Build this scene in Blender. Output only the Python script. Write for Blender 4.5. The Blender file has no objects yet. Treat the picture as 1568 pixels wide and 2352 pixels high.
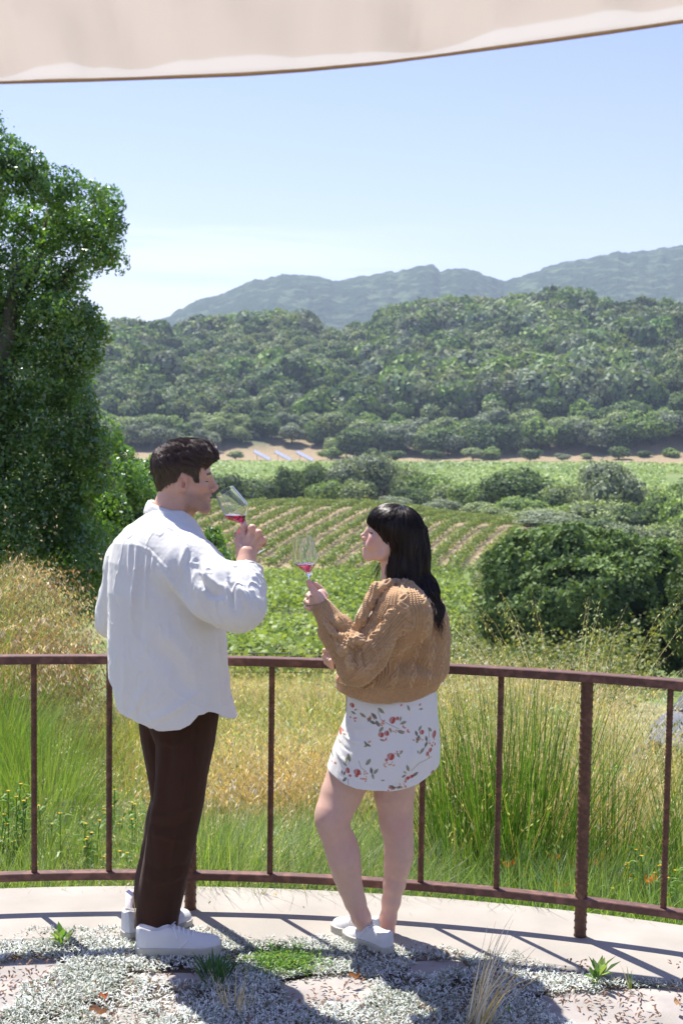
import bpy, math, random
import numpy as np
from mathutils import Vector, Matrix
rng = np.random.default_rng(7)
random.seed(7)
S = bpy.context.scene
COL = S.collection
R = math.radians

# ------------------------------------------------------------------ camera
# every measurement below was read off a 1568 x 2352 copy of the photo
FPX, PCX, PCY = 3266.7, 784.0, 1176.0
PITCH, ROLL = 0.07987, 0.01478
CAM = np.array([0.0, 0.0, 1.93])
_f = np.array([0, math.cos(PITCH), -math.sin(PITCH)])
_r0 = np.array([1.0, 0, 0]); _u0 = np.array([0, math.sin(PITCH), math.cos(PITCH)])
_r = _r0*math.cos(ROLL)+_u0*math.sin(ROLL)
_u = _u0*math.cos(ROLL)-_r0*math.sin(ROLL)
def ray(u, v): return _f*FPX+_r*(u-PCX)+_u*(PCY-v)
def W(u, v, Y):
    d = ray(u, v); return CAM+d*(Y/d[1])
def G(u, v, z=0.0):
    d = ray(u, v); return CAM+d*((z-CAM[2])/d[2])
def PX(P):
    d = np.asarray(P)-CAM; z = d@_f
    return PCX+FPX*(d@_r)/z, PCY-FPX*(d@_u)/z
cam_d = bpy.data.cameras.new('camera'); cam = bpy.data.objects.new('camera', cam_d); COL.objects.link(cam)
cam_d.sensor_fit = 'VERTICAL'; cam_d.sensor_height = 36.0; cam_d.lens = 50.0
cam_d.clip_start = 0.05; cam_d.clip_end = 30000
cam.matrix_world = Matrix(((_r[0], _u[0], -_f[0], CAM[0]), (_r[1], _u[1], -_f[1], CAM[1]), (_r[2], _u[2], -_f[2], CAM[2]), (0, 0, 0, 1)))
cam_d.dof.use_dof = True; cam_d.dof.focus_distance = 4.95; cam_d.dof.aperture_fstop = 8.0
S.camera = cam

# ------------------------------------------------------------------ sky, sun, exposure
SUN_EL = R(62.5); SUN_AZ = math.atan2(-0.29, 0.42)      # azimuth measured from +Y towards +X
w = bpy.data.worlds.new('World'); S.world = w; w.use_nodes = True
nt = w.node_tree; nt.nodes.clear()
sky = nt.nodes.new('ShaderNodeTexSky'); sky.sky_type = 'NISHITA'; sky.sun_disc = False
sky.sun_elevation = SUN_EL; sky.sun_rotation = SUN_AZ
sky.altitude = 900; sky.air_density = 1.0; sky.dust_density = 0.3; sky.ozone_density = 2.4
bg = nt.nodes.new('ShaderNodeBackground'); bg.inputs[1].default_value = 0.115
wo = nt.nodes.new('ShaderNodeOutputWorld')
# thin high cirrus low in the sky, on the left
tcw = nt.nodes.new('ShaderNodeTexCoord'); sep = nt.nodes.new('ShaderNodeSeparateXYZ'); nt.links.new(tcw.outputs['Generated'], sep.inputs[0])
mpw = nt.nodes.new('ShaderNodeMapping'); mpw.inputs['Scale'].default_value = (3.0, 3.0, 40.0); mpw.inputs['Location'].default_value = (.4, 0, .3); nt.links.new(tcw.outputs['Generated'], mpw.inputs[0])
nzw = nt.nodes.new('ShaderNodeTexNoise'); nzw.inputs['Scale'].default_value = 1.6; nzw.inputs['Detail'].default_value = 7; nt.links.new(mpw.outputs[0], nzw.inputs['Vector'])
def rng_(src, a, b, c=0.0, d=1.0):
    m = nt.nodes.new('ShaderNodeMapRange'); m.interpolation_type = 'SMOOTHSTEP'; nt.links.new(src, m.inputs['Value'])
    for k, v in zip(('From Min', 'From Max', 'To Min', 'To Max'), (a, b, c, d)): m.inputs[k].default_value = v
    return m.outputs[0]
def mul_(x, y):
    m = nt.nodes.new('ShaderNodeMath'); m.operation = 'MULTIPLY'; nt.links.new(x, m.inputs[0]); nt.links.new(y, m.inputs[1]); return m.outputs[0]
cl = mul_(mul_(rng_(nzw.outputs[0], .40, .60), rng_(sep.outputs[2], .145, .075)), rng_(sep.outputs[0], .12, -.10, .10, .85))
mxw = nt.nodes.new('ShaderNodeMixRGB'); mxw.inputs[2].default_value = (5.7, 5.9, 6.6, 1); nt.links.new(cl, mxw.inputs[0]); tnt = nt.nodes.new('ShaderNodeMixRGB'); tnt.blend_type = 'MULTIPLY'; tnt.inputs[0].default_value = 1; tnt.inputs[2].default_value = (.90, .735, .93, 1); nt.links.new(sky.outputs[0], tnt.inputs[1]); nt.links.new(tnt.outputs[0], mxw.inputs[1])
nt.links.new(mxw.outputs[0], bg.inputs[0]); nt.links.new(bg.outputs[0], wo.inputs[0])
sd = bpy.data.lights.new('sun', 'SUN'); sd.energy = 4.8; sd.angle = R(0.53); sd.color = (1.0, 0.95, 0.88)
sun = bpy.data.objects.new('sun', sd); COL.objects.link(sun)
SUNV = Vector((math.sin(SUN_AZ)*math.cos(SUN_EL), math.cos(SUN_AZ)*math.cos(SUN_EL), math.sin(SUN_EL)))
sun.rotation_euler = SUNV.to_track_quat('Z', 'Y').to_euler()
S.view_settings.view_transform = 'Standard'; S.view_settings.look = 'None'
S.view_settings.gamma = 1.0; S.view_settings.exposure = 0.98
try:
    S.view_settings.use_curve_mapping = False
except Exception: pass
S.cycles.use_denoising = True
S.cycles.max_bounces = 8; S.cycles.transparent_max_bounces = 16
S.cycles.volume_bounces = 0
S.cycles.sample_clamp_indirect = 6.0

# ------------------------------------------------------------------ helpers
def tag(o, label=None, cat=None, group=None, kind=None):
    if label: o['label'] = label
    if cat: o['category'] = cat
    if group: o['group'] = group
    if kind: o['kind'] = kind
    return o
def empty(name, loc=(0, 0, 0), rz=0.0):
    o = bpy.data.objects.new(name, None); COL.objects.link(o); o.location = loc; o.rotation_euler = (0, 0, rz)
    o.empty_display_size = 0.1
    return o
def mk(name, V, Fc, mat, parent=None, col=None, smooth=True, uv=None):
    """mesh from arrays: V (n,3); Fc (m,k) or list of such arrays; col (n,3) vertex colours"""
    me = bpy.data.meshes.new(name)
    V = np.ascontiguousarray(V, dtype=np.float32)
    Fs = Fc if isinstance(Fc, list) else [Fc]
    Fs = [np.asarray(f, dtype=np.int32) for f in Fs if len(f)]
    nl = sum(f.size for f in Fs); nf = sum(len(f) for f in Fs)
    me.vertices.add(len(V)); me.vertices.foreach_set('co', V.ravel())
    me.loops.add(nl); me.loops.foreach_set('vertex_index', np.concatenate([f.ravel() for f in Fs]))
    me.polygons.add(nf)
    tot = np.concatenate([np.full(len(f), f.shape[1], np.int32) for f in Fs])
    st = np.concatenate([[0], np.cumsum(tot)[:-1]]).astype(np.int32)
    me.polygons.foreach_set('loop_start', st)
    me.update(calc_edges=True)
    me.polygons.foreach_set('use_smooth', np.full(nf, bool(smooth)))
    if col is not None:
        a = me.attributes.new('Col', 'FLOAT_COLOR', 'POINT')
        c = np.ones((len(V), 4), np.float32); c[:, :3] = col
        a.data.foreach_set('color', c.ravel())
    me.validate()
    if mat is not None: me.materials.append(mat)
    o = bpy.data.objects.new(name, me); COL.objects.link(o)
    if parent is not None: o.parent = parent
    return o
def copy_tree(o, parent=None):
    c = o.copy(); COL.objects.link(c)
    if parent is not None: c.parent = parent
    for ch in list(o.children): copy_tree(ch, c)
    return c
class MB:
    """collects geometry pieces for one mesh"""
    def __init__(s): s.V = []; s.F = {}; s.C = []; s.n = 0
    def add(s, V, Fc, col=None):
        V = np.asarray(V, float)
        for f in (Fc if isinstance(Fc, list) else [Fc]):
            f = np.asarray(f, int)
            if len(f): s.F.setdefault(f.shape[1], []).append(f+s.n)
        s.V.append(V); s.n += len(V)
        s.C.append(np.ones((len(V), 3))*(np.array(col) if col is not None else 1.0))
        return s
    def build(s, name, mat, parent=None, smooth=True, usecol=True):
        return mk(name, np.concatenate(s.V), [np.concatenate(f) for f in s.F.values()], mat, parent,
                  np.concatenate(s.C) if usecol else None, smooth)
def box(c, size, rz=0.0):
    c = np.array(c, float); h = np.array(size, float)/2
    V = np.array([[x, y, z] for x in (-1, 1) for y in (-1, 1) for z in (-1, 1)])*h
    cs, sn = math.cos(rz), math.sin(rz)
    V = np.stack([V[:, 0]*cs-V[:, 1]*sn, V[:, 0]*sn+V[:, 1]*cs, V[:, 2]], 1)+c
    Fq = np.array([[0, 1, 3, 2], [4, 6, 7, 5], [0, 4, 5, 1], [2, 3, 7, 6], [0, 2, 6, 4], [1, 5, 7, 3]])
    return V, Fq
def frames(P):
    P = np.asarray(P, float); T = np.gradient(P, axis=0); T /= np.linalg.norm(T, axis=1)[:, None]+1e-12
    ref = np.array([0, 0, 1.0]) if abs(T[0][2]) < 0.9 else np.array([1.0, 0, 0])
    N = np.zeros_like(P); n = np.cross(T[0], ref); n /= np.linalg.norm(n)
    for i in range(len(P)):
        n = n-T[i]*(n@T[i]); n /= np.linalg.norm(n)+1e-12; N[i] = n
    return T, N, np.cross(T, N)
def tube(P, rad, seg=8, cap=True, sq=None):
    """tube along polyline P with radius rad (scalar or per point)"""
    P = np.asarray(P, float); n = len(P); T, N, B = frames(P)
    rad = np.ones(n)*rad if np.isscalar(rad) else np.asarray(rad)
    a = np.linspace(0, 2*np.pi, seg, endpoint=False)
    V = (P[:, None, :]+rad[:, None, None]*(np.cos(a)[None, :, None]*N[:, None, :]+np.sin(a)[None, :, None]*B[:, None, :])).reshape(-1, 3)
    i = np.arange(n-1)[:, None]*seg; j = np.arange(seg)[None, :]; k = (j+1) % seg
    Fq = np.stack([i+j, i+k, i+seg+k, i+seg+j], -1).reshape(-1, 4)
    out = [Fq]
    if cap:
        V = np.concatenate([V, P[:1], P[-1:]]); c0, c1 = n*seg, n*seg+1
        jj = np.arange(seg); kk = (jj+1) % seg
        out.append(np.concatenate([np.stack([kk, jj, np.full(seg, c0)], 1), np.stack([(n-1)*seg+jj, (n-1)*seg+kk, np.full(seg, c1)], 1)]))
    return V, out
def grid_faces(nu, nv):
    i = np.arange(nu-1)[:, None]*nv; j = np.arange(nv-1)[None, :]
    return np.stack([i+j, i+j+1, i+nv+j+1, i+nv+j], -1).reshape(-1, 4)
def lathe(prof, seg=32):
    prof = np.asarray(prof, float); n = len(prof); a = np.linspace(0, 2*np.pi, seg, endpoint=False)
    V = np.stack([prof[:, 0][:, None]*np.cos(a), prof[:, 0][:, None]*np.sin(a), np.repeat(prof[:, 1][:, None], seg, 1)], -1).reshape(-1, 3)
    i = np.arange(n-1)[:, None]*seg; j = np.arange(seg)[None, :]; k = (j+1) % seg
    return V, np.stack([i+j, i+k, i+seg+k, i+seg+j], -1).reshape(-1, 4)
def smoothstep(a, b, x):
    t = np.clip((x-a)/(b-a), 0, 1); return t*t*(3-2*t)
_perm = np.random.default_rng(3).random((64, 64, 64)).astype(np.float32)
def vnoise(P):
    """value noise, P (...,3) -> 0..1"""
    P = np.asarray(P); i = np.floor(P).astype(int); f = P-i; f = f*f*(3-2*f); i &= 63
    x, y, z = i[..., 0], i[..., 1], i[..., 2]; x1, y1, z1 = (x+1) & 63, (y+1) & 63, (z+1) & 63
    fx, fy, fz = f[..., 0], f[..., 1], f[..., 2]
    a = _perm[x, y, z]*(1-fx)+_perm[x1, y, z]*fx; b = _perm[x, y1, z]*(1-fx)+_perm[x1, y1, z]*fx
    c = _perm[x, y, z1]*(1-fx)+_perm[x1, y, z1]*fx; d = _perm[x, y1, z1]*(1-fx)+_perm[x1, y1, z1]*fx
    return (a*(1-fy)+b*fy)*(1-fz)+(c*(1-fy)+d*fy)*fz
def fbm(P, o=3):
    P = np.asarray(P, float); s = 0; a = .5; t = 0
    for k in range(o): s = s+a*vnoise(P*2**k+17.3*k); t += a; a *= .5
    return s/t

# ------------------------------------------------------------------ materials
def newmat(name):
    m = bpy.data.materials.new(name); m.use_nodes = True; n = m.node_tree
    p = n.nodes['Principled BSDF']; return m, n, p
def N(nt, t, **kw):
    n = nt.nodes.new(t)
    for k, v in kw.items():
        if k in n.inputs.keys() if hasattr(n.inputs, 'keys') else False: n.inputs[k].default_value = v
        else: setattr(n, k, v)
    return n
def noisemat(name, c1, c2, scale=5.0, rough=0.8, bump=0.2, bscale=None, detail=6, vcol=False, c3=None, dist=0.02, metal=0.0, spec=0.5):
    """two or three colours mixed by noise, with bump; optionally multiplied by the colour attribute"""
    m, nt, p = newmat(name); L = nt.links
    tc = N(nt, 'ShaderNodeTexCoord')
    n1 = N(nt, 'ShaderNodeTexNoise', Scale=scale, Detail=detail); L.new(tc.outputs['Object'], n1.inputs['Vector'])
    cr = N(nt, 'ShaderNodeValToRGB'); L.new(n1.outputs[0], cr.inputs[0])
    e = cr.color_ramp.elements; e[0].position = .35; e[0].color = (*c1, 1); e[1].position = .65; e[1].color = (*c2, 1)
    if c3: x = cr.color_ramp.elements.new(.5); x.color = (*c3, 1)
    out = cr.outputs[0]
    if vcol:
        at = N(nt, 'ShaderNodeAttribute', attribute_name='Col')
        mx = N(nt, 'ShaderNodeMixRGB', blend_type='MULTIPLY'); mx.inputs[0].default_value = 1
        L.new(out, mx.inputs[1]); L.new(at.outputs[0], mx.inputs[2]); out = mx.outputs[0]
    L.new(out, p.inputs['Base Color'])
    p.inputs['Roughness'].default_value = rough; p.inputs['Metallic'].default_value = metal
    p.inputs['Specular IOR Level'].default_value = spec
    if bump:
        n2 = N(nt, 'ShaderNodeTexNoise', Scale=bscale or scale*6, Detail=8); L.new(tc.outputs['Object'], n2.inputs['Vector'])
        b = N(nt, 'ShaderNodeBump', Strength=bump, Distance=dist); L.new(n2.outputs[0], b.inputs['Height']); L.new(b.outputs[0], p.inputs['Normal'])
    return m
def leafmat(name, rough=0.5, trans=0.35, spec=0.5, tint=(1.0, 1.1, 0.6), gain=1.0):
    """vertex-coloured foliage that lets light through"""
    m, nt, p = newmat(name); L = nt.links
    at = N(nt, 'ShaderNodeAttribute', attribute_name='Col')
    L.new(at.outputs[0], p.inputs['Base Color']); p.inputs['Roughness'].default_value = rough
    p.inputs['Specular IOR Level'].default_value = spec
    tr = N(nt, 'ShaderNodeBsdfTranslucent')
    mx = N(nt, 'ShaderNodeMixRGB', blend_type='MULTIPLY'); mx.inputs[0].default_value = 1; mx.inputs[2].default_value = (tint[0]*gain, tint[1]*gain, tint[2]*gain, 1)
    L.new(at.outputs[0], mx.inputs[1]); L.new(mx.outputs[0], tr.inputs[0])
    ms = N(nt, 'ShaderNodeMixShader'); ms.inputs[0].default_value = trans
    L.new(p.outputs[0], ms.inputs[1]); L.new(tr.outputs[0], ms.inputs[2]); L.new(ms.outputs[0], nt.nodes['Material Output'].inputs[0])
    return m
# ------------------------------------------------------------------ implicit-surface sculpting
f32 = np.float32
class SDF:
    """signed distance volume: shapes are blended into it, then skinned as one continuous surface"""
    def __init__(s, lo, hi, h):
        s.lo = np.array(lo, float); s.h = h
        s.n = np.ceil((np.array(hi)-s.lo)/h).astype(int)+1
        s.ax = [(s.lo[i]+h*np.arange(s.n[i])).astype(f32) for i in range(3)]
        s.f = np.full(s.n, 0.5, f32)
    def sl(s, lo, hi):
        a = np.clip(np.floor((np.array(lo)-s.lo)/s.h).astype(int), 0, s.n); b = np.clip(np.ceil((np.array(hi)-s.lo)/s.h).astype(int)+1, 0, s.n)
        return tuple(slice(a[i], b[i]) for i in range(3))
    def xyz(s, q): return s.ax[0][q[0]][:, None, None], s.ax[1][q[1]][None, :, None], s.ax[2][q[2]][None, None, :]
    def op(s, fn, lo, hi, k=0.0, mode='add'):
        m = max(k, 0)+4*s.h; q = s.sl(np.array(lo)-m, np.array(hi)+m)
        if any(z.stop <= z.start for z in q): return s
        d = fn(*s.xyz(q)).astype(f32); a = s.f[q]
        if mode == 'add':
            r = np.minimum(a, d)
            if k > 0: hh = np.maximum(k-np.abs(a-d), 0)/k; r -= hh*hh*k*.25
        elif mode == 'sub':
            r = np.maximum(a, -d)
            if k > 0: hh = np.maximum(k-np.abs(a+d), 0)/k; r += hh*hh*k*.25
        elif mode == 'and':
            r = np.maximum(a, d)
            if k > 0: hh = np.maximum(k-np.abs(a-d), 0)/k; r += hh*hh*k*.25
        elif mode == 'disp': r = a-d
        s.f[q] = r; return s
    def cone(s, a, b, ra, rb, k=0.0, mode='add', fn=None):
        a = np.array(a, float); b = np.array(b, float); ba = b-a; l2 = max(ba@ba, 1e-12)
        def d(X, Y, Z):
            x, y, z = X-a[0], Y-a[1], Z-a[2]
            t = np.clip((x*ba[0]+y*ba[1]+z*ba[2])/l2, 0, 1)
            r = np.sqrt((x-ba[0]*t)**2+(y-ba[1]*t)**2+(z-ba[2]*t)**2)-(ra+(rb-ra)*t)
            return r if fn is None else r-fn(X, Y, Z, t)
        m = max(ra, rb)+0.01
        return s.op(d, np.minimum(a, b)-m, np.maximum(a, b)+m, k, mode)
    def chain(s, pts, rs, k=0.0, kin=None, mode='add'):
        for i in range(len(pts)-1): s.cone(pts[i], pts[i+1], rs[i], rs[i+1], k if i == 0 or kin is None else kin, mode)
        return s
    def ell(s, c, r, Rm=None, k=0.0, mode='add'):
        c = np.array(c, float); r = np.array(r, float)
        def d(X, Y, Z):
            x, y, z = X-c[0], Y-c[1], Z-c[2]
            if Rm is not None:
                x, y, z = (x*Rm[0][i]+y*Rm[1][i]+z*Rm[2][i] for i in range(3))
            k0 = np.sqrt((x/r[0])**2+(y/r[1])**2+(z/r[2])**2); k1 = np.sqrt((x/r[0]**2)**2+(y/r[1]**2)**2+(z/r[2]**2)**2)+1e-9
            return k0*(k0-1)/k1
        m = r.max()
        return s.op(d, c-m, c+m, k, mode)
    def loft(s, rows, k=0.0, mode='add', p=2.0, fn=None, ext=0.0):
        """rows: (z, cx, cy, a, b, theta) from top or bottom; cross sections are (super)ellipses"""
        A = np.array(sorted(rows), float); zs = A[:, 0]
        def d(X, Y, Z):
            z = Z.ravel(); v = [np.interp(z, zs, A[:, i])[None, None, :].astype(f32) for i in range(1, 6)]
            # smooth the interpolation a little
            cx, cy, a, b, th = v; x, y = X-cx, Y-cy; c, sn = np.cos(th), np.sin(th)
            u = (x*c+y*sn)/a; w_ = (-x*sn+y*c)/b
            if p == 2: kk = np.sqrt(u*u+w_*w_)
            else: kk = (np.abs(u)**p+np.abs(w_)**p)**(1/p)
            r = (kk-1)*np.sqrt(a*b)*0.9
            if fn is not None: r = r-fn(X, Y, Z, np.arctan2(w_, u))
            dz = np.maximum(zs[0]-Z, Z-zs[-1])
            return np.maximum(r, dz)
        m = max(A[:, 3].max(), A[:, 4].max())+0.03
        lo = [(A[:, 1]-m).min(), (A[:, 2]-m).min(), zs[0]-.01]; hi = [(A[:, 1]+m).max(), (A[:, 2]+m).max(), zs[-1]+.01]
        return s.op(d, lo, hi, k, mode)
    def mesh(s, smooth=1):
        f = s.f; ins = f < 0
        c = np.zeros(np.array(f.shape)-1, np.uint8)
        cor = [(i, j, k) for i in (0, 1) for j in (0, 1) for k in (0, 1)]
        nx, ny, nz = c.shape
        for i, j, k in cor: c += ins[i:i+nx, j:j+ny, k:k+nz]
        act = (c > 0) & (c < 8); ii = np.argwhere(act); idx = np.full(c.shape, -1, np.int32); idx[act] = np.arange(len(ii))
        val = np.stack([f[ii[:, 0]+i, ii[:, 1]+j, ii[:, 2]+k] for i, j, k in cor], 1)
        P = np.zeros((len(ii), 3)); cnt = np.zeros(len(ii))
        for a in range(8):
            for b in range(a+1, 8):
                if sum(abs(cor[a][q]-cor[b][q]) for q in range(3)) != 1: continue
                va, vb = val[:, a], val[:, b]; m = (va < 0) != (vb < 0)
                t = np.where(m, va/np.where(m, va-vb, 1), 0)[:, None]
                pt = np.array(cor[a])*(1-t)+np.array(cor[b])*t
                P += np.where(m[:, None], pt, 0); cnt += m
        V = (ii+P/cnt[:, None])*s.h+s.lo
        F = []
        for ax in range(3):
            sl0 = [slice(None)]*3; sl1 = [slice(None)]*3; sl0[ax] = slice(0, -1); sl1[ax] = slice(1, None)
            m = ins[tuple(sl0)] != ins[tuple(sl1)]; e = np.argwhere(m)
            o1, o2 = [(1, 2), (2, 0), (0, 1)][ax]
            lim = np.array(c.shape); ok = (e[:, o1] > 0) & (e[:, o2] > 0) & (e[:, o1] < lim[o1]) & (e[:, o2] < lim[o2])
            e = e[ok]; st = ins[tuple(e.T)]
            def cell(d1, d2):
                q = e.copy(); q[:, o1] -= d1; q[:, o2] -= d2; return idx[tuple(q.T)]
            q4 = np.stack([cell(1, 1), cell(0, 1), cell(0, 0), cell(1, 0)], 1)
            q4[~st] = q4[~st][:, ::-1]; F.append(q4)
        F = np.concatenate(F); F = F[(F >= 0).all(1)]
        for _ in range(smooth):
            acc = np.zeros_like(V); n = np.zeros(len(V))
            for a, b in ((0, 1), (1, 2), (2, 3), (3, 0)):
                for x, y in ((a, b), (b, a)):
                    for d_ in range(3): acc[:, d_] += np.bincount(F[:, x], V[F[:, y], d_], len(V))
                    n += np.bincount(F[:, x], minlength=len(V))
            V = V*.5+acc/np.maximum(n, 1)[:, None]*.5
        return V, F
def sample(s, P):
    q = (P-s.lo)/s.h; q = np.clip(q, 1, s.n-2.001); i = np.floor(q).astype(int); f = q-i; r = 0
    for a in (0, 1):
        for b in (0, 1):
            for c in (0, 1):
                w_ = (f[:, 0] if a else 1-f[:, 0])*(f[:, 1] if b else 1-f[:, 1])*(f[:, 2] if c else 1-f[:, 2])
                r = r+w_*s.f[i[:, 0]+a, i[:, 1]+b, i[:, 2]+c]
    return r
def sgrad(s, P, e=0.003):
    g = np.stack([sample(s, P+d)-sample(s, P-d) for d in np.eye(3)*e], 1)
    return g/(np.linalg.norm(g, axis=1)[:, None]+1e-9)
def advect(s, P, flow, n, step, off):
    """strands that run over the surface of s along flow(P, i)"""
    out = [P]
    for i in range(n):
        g = sgrad(s, P); d = flow(P, i); d = d-g*(d*g).sum(1)[:, None]; d /= np.linalg.norm(d, axis=1)[:, None]+1e-9
        P = P+d*step; g = sgrad(s, P); o = off if np.isscalar(off) else off[:, i] if off.ndim == 2 else off
        P = P-g*(sample(s, P)-o)[:, None]*.7; out.append(P)
    return np.stack(out, 1)
def lap(V, F, it=1, w_=.5):
    for _ in range(it):
        acc = np.zeros_like(V); n = np.zeros(len(V))
        for a, b in ((0, 1), (1, 2), (2, 3), (3, 0)):
            for x, y in ((a, b), (b, a)):
                for d_ in range(3): acc[:, d_] += np.bincount(F[:, x], V[F[:, y], d_], len(V))
                n += np.bincount(F[:, x], minlength=len(V))
        V = V*(1-w_)+acc/np.maximum(n, 1)[:, None]*w_
    return V
def vnormals(V, F):
    n = np.cross(V[F[:, 2]]-V[F[:, 0]], V[F[:, 3]]-V[F[:, 1]]); o = np.zeros_like(V)
    for i in range(4):
        for d in range(3): o[:, d] += np.bincount(F[:, i], n[:, d], len(V))
    return o/(np.linalg.norm(o, axis=1)[:, None]+1e-12)
def polydist(P, L):
    """distance of points P (n,2|3) to polyline L, and the arc parameter 0..1"""
    L = np.asarray(L, float); best = np.full(len(P), 9e9); tt = np.zeros(len(P)); seg = np.linalg.norm(np.diff(L, axis=0), axis=1); cum = np.concatenate([[0], np.cumsum(seg)])/seg.sum()
    for i in range(len(L)-1):
        ba = L[i+1]-L[i]; t = np.clip(((P-L[i])@ba)/(ba@ba+1e-12), 0, 1); d = np.linalg.norm(P-L[i]-ba*t[:, None], axis=1)
        m = d < best; best[m] = d[m]; tt[m] = cum[i]+(cum[i+1]-cum[i])*t[m]
    return best, tt
def toworld(Rw, o, pts): return np.asarray(pts)@Rw.T+o
# ------------------------------------------------------------------ heads (local axes: f forward, l left, u up; metres)
cm = 0.01
def rotm(ax, deg):
    return np.array(Matrix.Rotation(R(deg), 3, ax))
def sculpt_head(fem=False):
    s = SDF([-.12, -.1, -.19], [.135, .1, .155], 0.0019)
    E = lambda c, r, k=0, mode='add', Rm=None: s.ell(np.array(c)*cm, np.array(r)*cm, Rm, k*cm, mode)
    Cn = lambda a, b, ra, rb, k=0, mode='add': s.cone(np.array(a)*cm, np.array(b)*cm, ra*cm, rb*cm, k*cm, mode)
    E((-1.2, 0, 4.3), (9.3, 7.5, 8.3)); E((3.6, 0, 3.9), (5.3, 6.3, 6.3), 2)
    E((2.6, 0, -2.2), (5.6, 6.0, 6.6), 2.5)
    jw = 5.0 if fem else 5.5
    for q in (-1, 1):
        Cn((0.3, q*jw, -2.6), (1.3, q*(jw-.2), -6.0), 1.5, 1.4, 2.2)                # ramus
        Cn((1.3, q*(jw-.2), -6.0), (6.8 if not fem else 6.0, q*1.8, -9.0 if not fem else -8.5), 1.4, 1.35 if not fem else 1.1, 2.0)              # jaw line
        E((5.4, q*4.1, -0.7), (2.3, 1.9, 1.6), 1.6)                                  # cheekbone
        if fem: E((5.6, q*3.7, -3.0), (2.5, 2.1, 2.2), 1.8)                          # smiling cheek
        else: E((5.2, q*3.9, -4.6), (1.6, 1.0, 1.8), 1.2, 'sub') if False else None
    E((6.9 if fem else 7.3, 0, -8.5 if fem else -8.9), (1.6 if fem else 2.0, 1.9 if fem else 2.6, 1.35 if fem else 1.8), 1.6)      # chin
    E((6.5, 0, -5.2), (2.75, 3.0, 3.4), 1.8)                                          # muzzle
    if not fem:
        for q in (-1, 1): Cn((8.0, q*.8, 2.9), (6.9, q*4.4, 3.1), .85, .9, 1.3)      # brow ridge
    for q in (-1, 1):
        E((8.9, q*3.2, 1.25), (1.1 if not fem else .8, 1.5, 1.05), .8, 'sub')
        E((6.75, q*3.25, 1.15), (1.5, 1.6, 1.25), .35)                                 # lids over the eyeball
        Cn((8.05, q*2.2, 1.62), (7.2, q*4.6, 1.45), .22, .16, .25)                    # upper lid fold
    if fem:
        Cn((8.3, 0, 1.9), (10.1, 0, -1.0), .7, .8, 1.3); E((10.2, 0, -1.5), (1.0, .9, .85), .7); E((9.0, 0, -2.5), (1.3, .9, .8), .6)
        for q in (-1, 1): E((9.55, q*1.05, -2.0), (.95, .6, .65), .4)
    else:
        Cn((8.5, 0, 2.6), (10.7, 0, -1.0), .75, .85, 1.3); E((10.8, 0, -1.5), (1.05, .95, .9), .7); E((9.5, 0, -2.6), (1.4, .9, .8), .6)
        for q in (-1, 1): E((9.8, q*1.2, -2.2), (1.1, .65, .75), .4)
    E((8.1, 0, .2), (1.7, 1.25, 3.4), 1.0)
    for q in (-1, 1): E((10.0, q*.75, -2.85), (.6, .33, .35), .15, 'sub')            # nostrils
    if fem:   # open smile with teeth
        Cn((9.0, 0, -3.9), (7.3, q and 2.4, -3.6), .45, .35, .4); Cn((9.0, 0, -3.9), (7.3, -2.4, -3.6), .45, .35, .4)
        Cn((8.6, 0, -6.1), (7.2, 2.4, -4.5), .5, .35, .4); Cn((8.6, 0, -6.1), (7.2, -2.4, -4.5), .5, .35, .4)
        E((8.8, 0, -4.95), (1.6, 2.5, .75), .12, 'sub')
    else:
        for q in (-1, 1):
            Cn((9.15, 0, -4.35), (7.5, q*2.3, -4.8), .48, .25, .4); Cn((8.75, 0, -6.0), (7.4, q*2.2, -5.2), .58, .28, .4)
        E((9.3, 0, -5.15), (1.5, 1.8, .36), .15, 'sub')
    # ears
    for q in (() if fem else (-1, 1)):
        Rm = rotm('Y', 14)@rotm('Z', q*18)
        c = np.array((-.9, q*7.35, .3))
        E(c, (1.85, .62, 3.15), .5, 'add', Rm)
        E(c+np.array((.1, q*.62, .35)), (1.25, .5, 2.2), .25, 'sub', Rm)
        E(c+np.array((.55, q*.3, -.5)), (.75, .8, .95), .2, 'sub', Rm)
        Cn(c+np.array((1.35, q*.15, .3)), c+np.array((1.3, q*.2, -1.0)), .32, .42, .3)
        Cn(c+np.array((-.6, q*.35, 1.5)), c+np.array((-.35, q*.4, -1.2)), .3, .28, .3)
        E(c+np.array((.7, 0, -2.5)), (.75, .5, .8), .5)
    if fem: s.chain(np.array([(-2.2, 0, -3), (-4.2, 0, -9), (-6.5, 0, -17)])*cm, np.array([5.2, 4.9, 6.4])*cm, 2.2*cm)
    else: s.chain(np.array([(-2.4, 0, -2.5), (-3.8, 0, -9), (-5.6, 0, -17)])*cm, np.array([6.0, 6.0, 7.4])*cm, 2.4*cm)
    if not fem: Cn((3.0, 0, -9.2), (-.4, 0, -14.5), 1.3, 1.4, 1.6)
    V, F = s.mesh(1)
    # skin colours; mouth opening and lid fold painted darker
    f, l, u = V.T/cm; al = np.abs(l)
    skin = np.array((.64, .375, .27)) if not fem else np.array((.65, .42, .325))
    C = np.tile(skin, (len(V), 1))
    n = fbm(V*60, 3)[:, None]; C *= .93+.14*n
    def mix(m, c): nonlocal C; m = m[:, None]; C = C*(1-m)+np.array(c)*m
    red = np.exp(-((f-7)**2+(al-4.6)**2+(u+1.8)**2)/6); mix(red*.35, (.60, .25, .2))
    mix(np.exp(-((f-11)**2/3+l**2/2+(u+2)**2/1.5))*.35, (.6, .26, .2))
    mix(np.clip((al-7.4)/.8, 0, 1)*.45*(np.abs(u) < 4), (.62, .22, .17))
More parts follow.
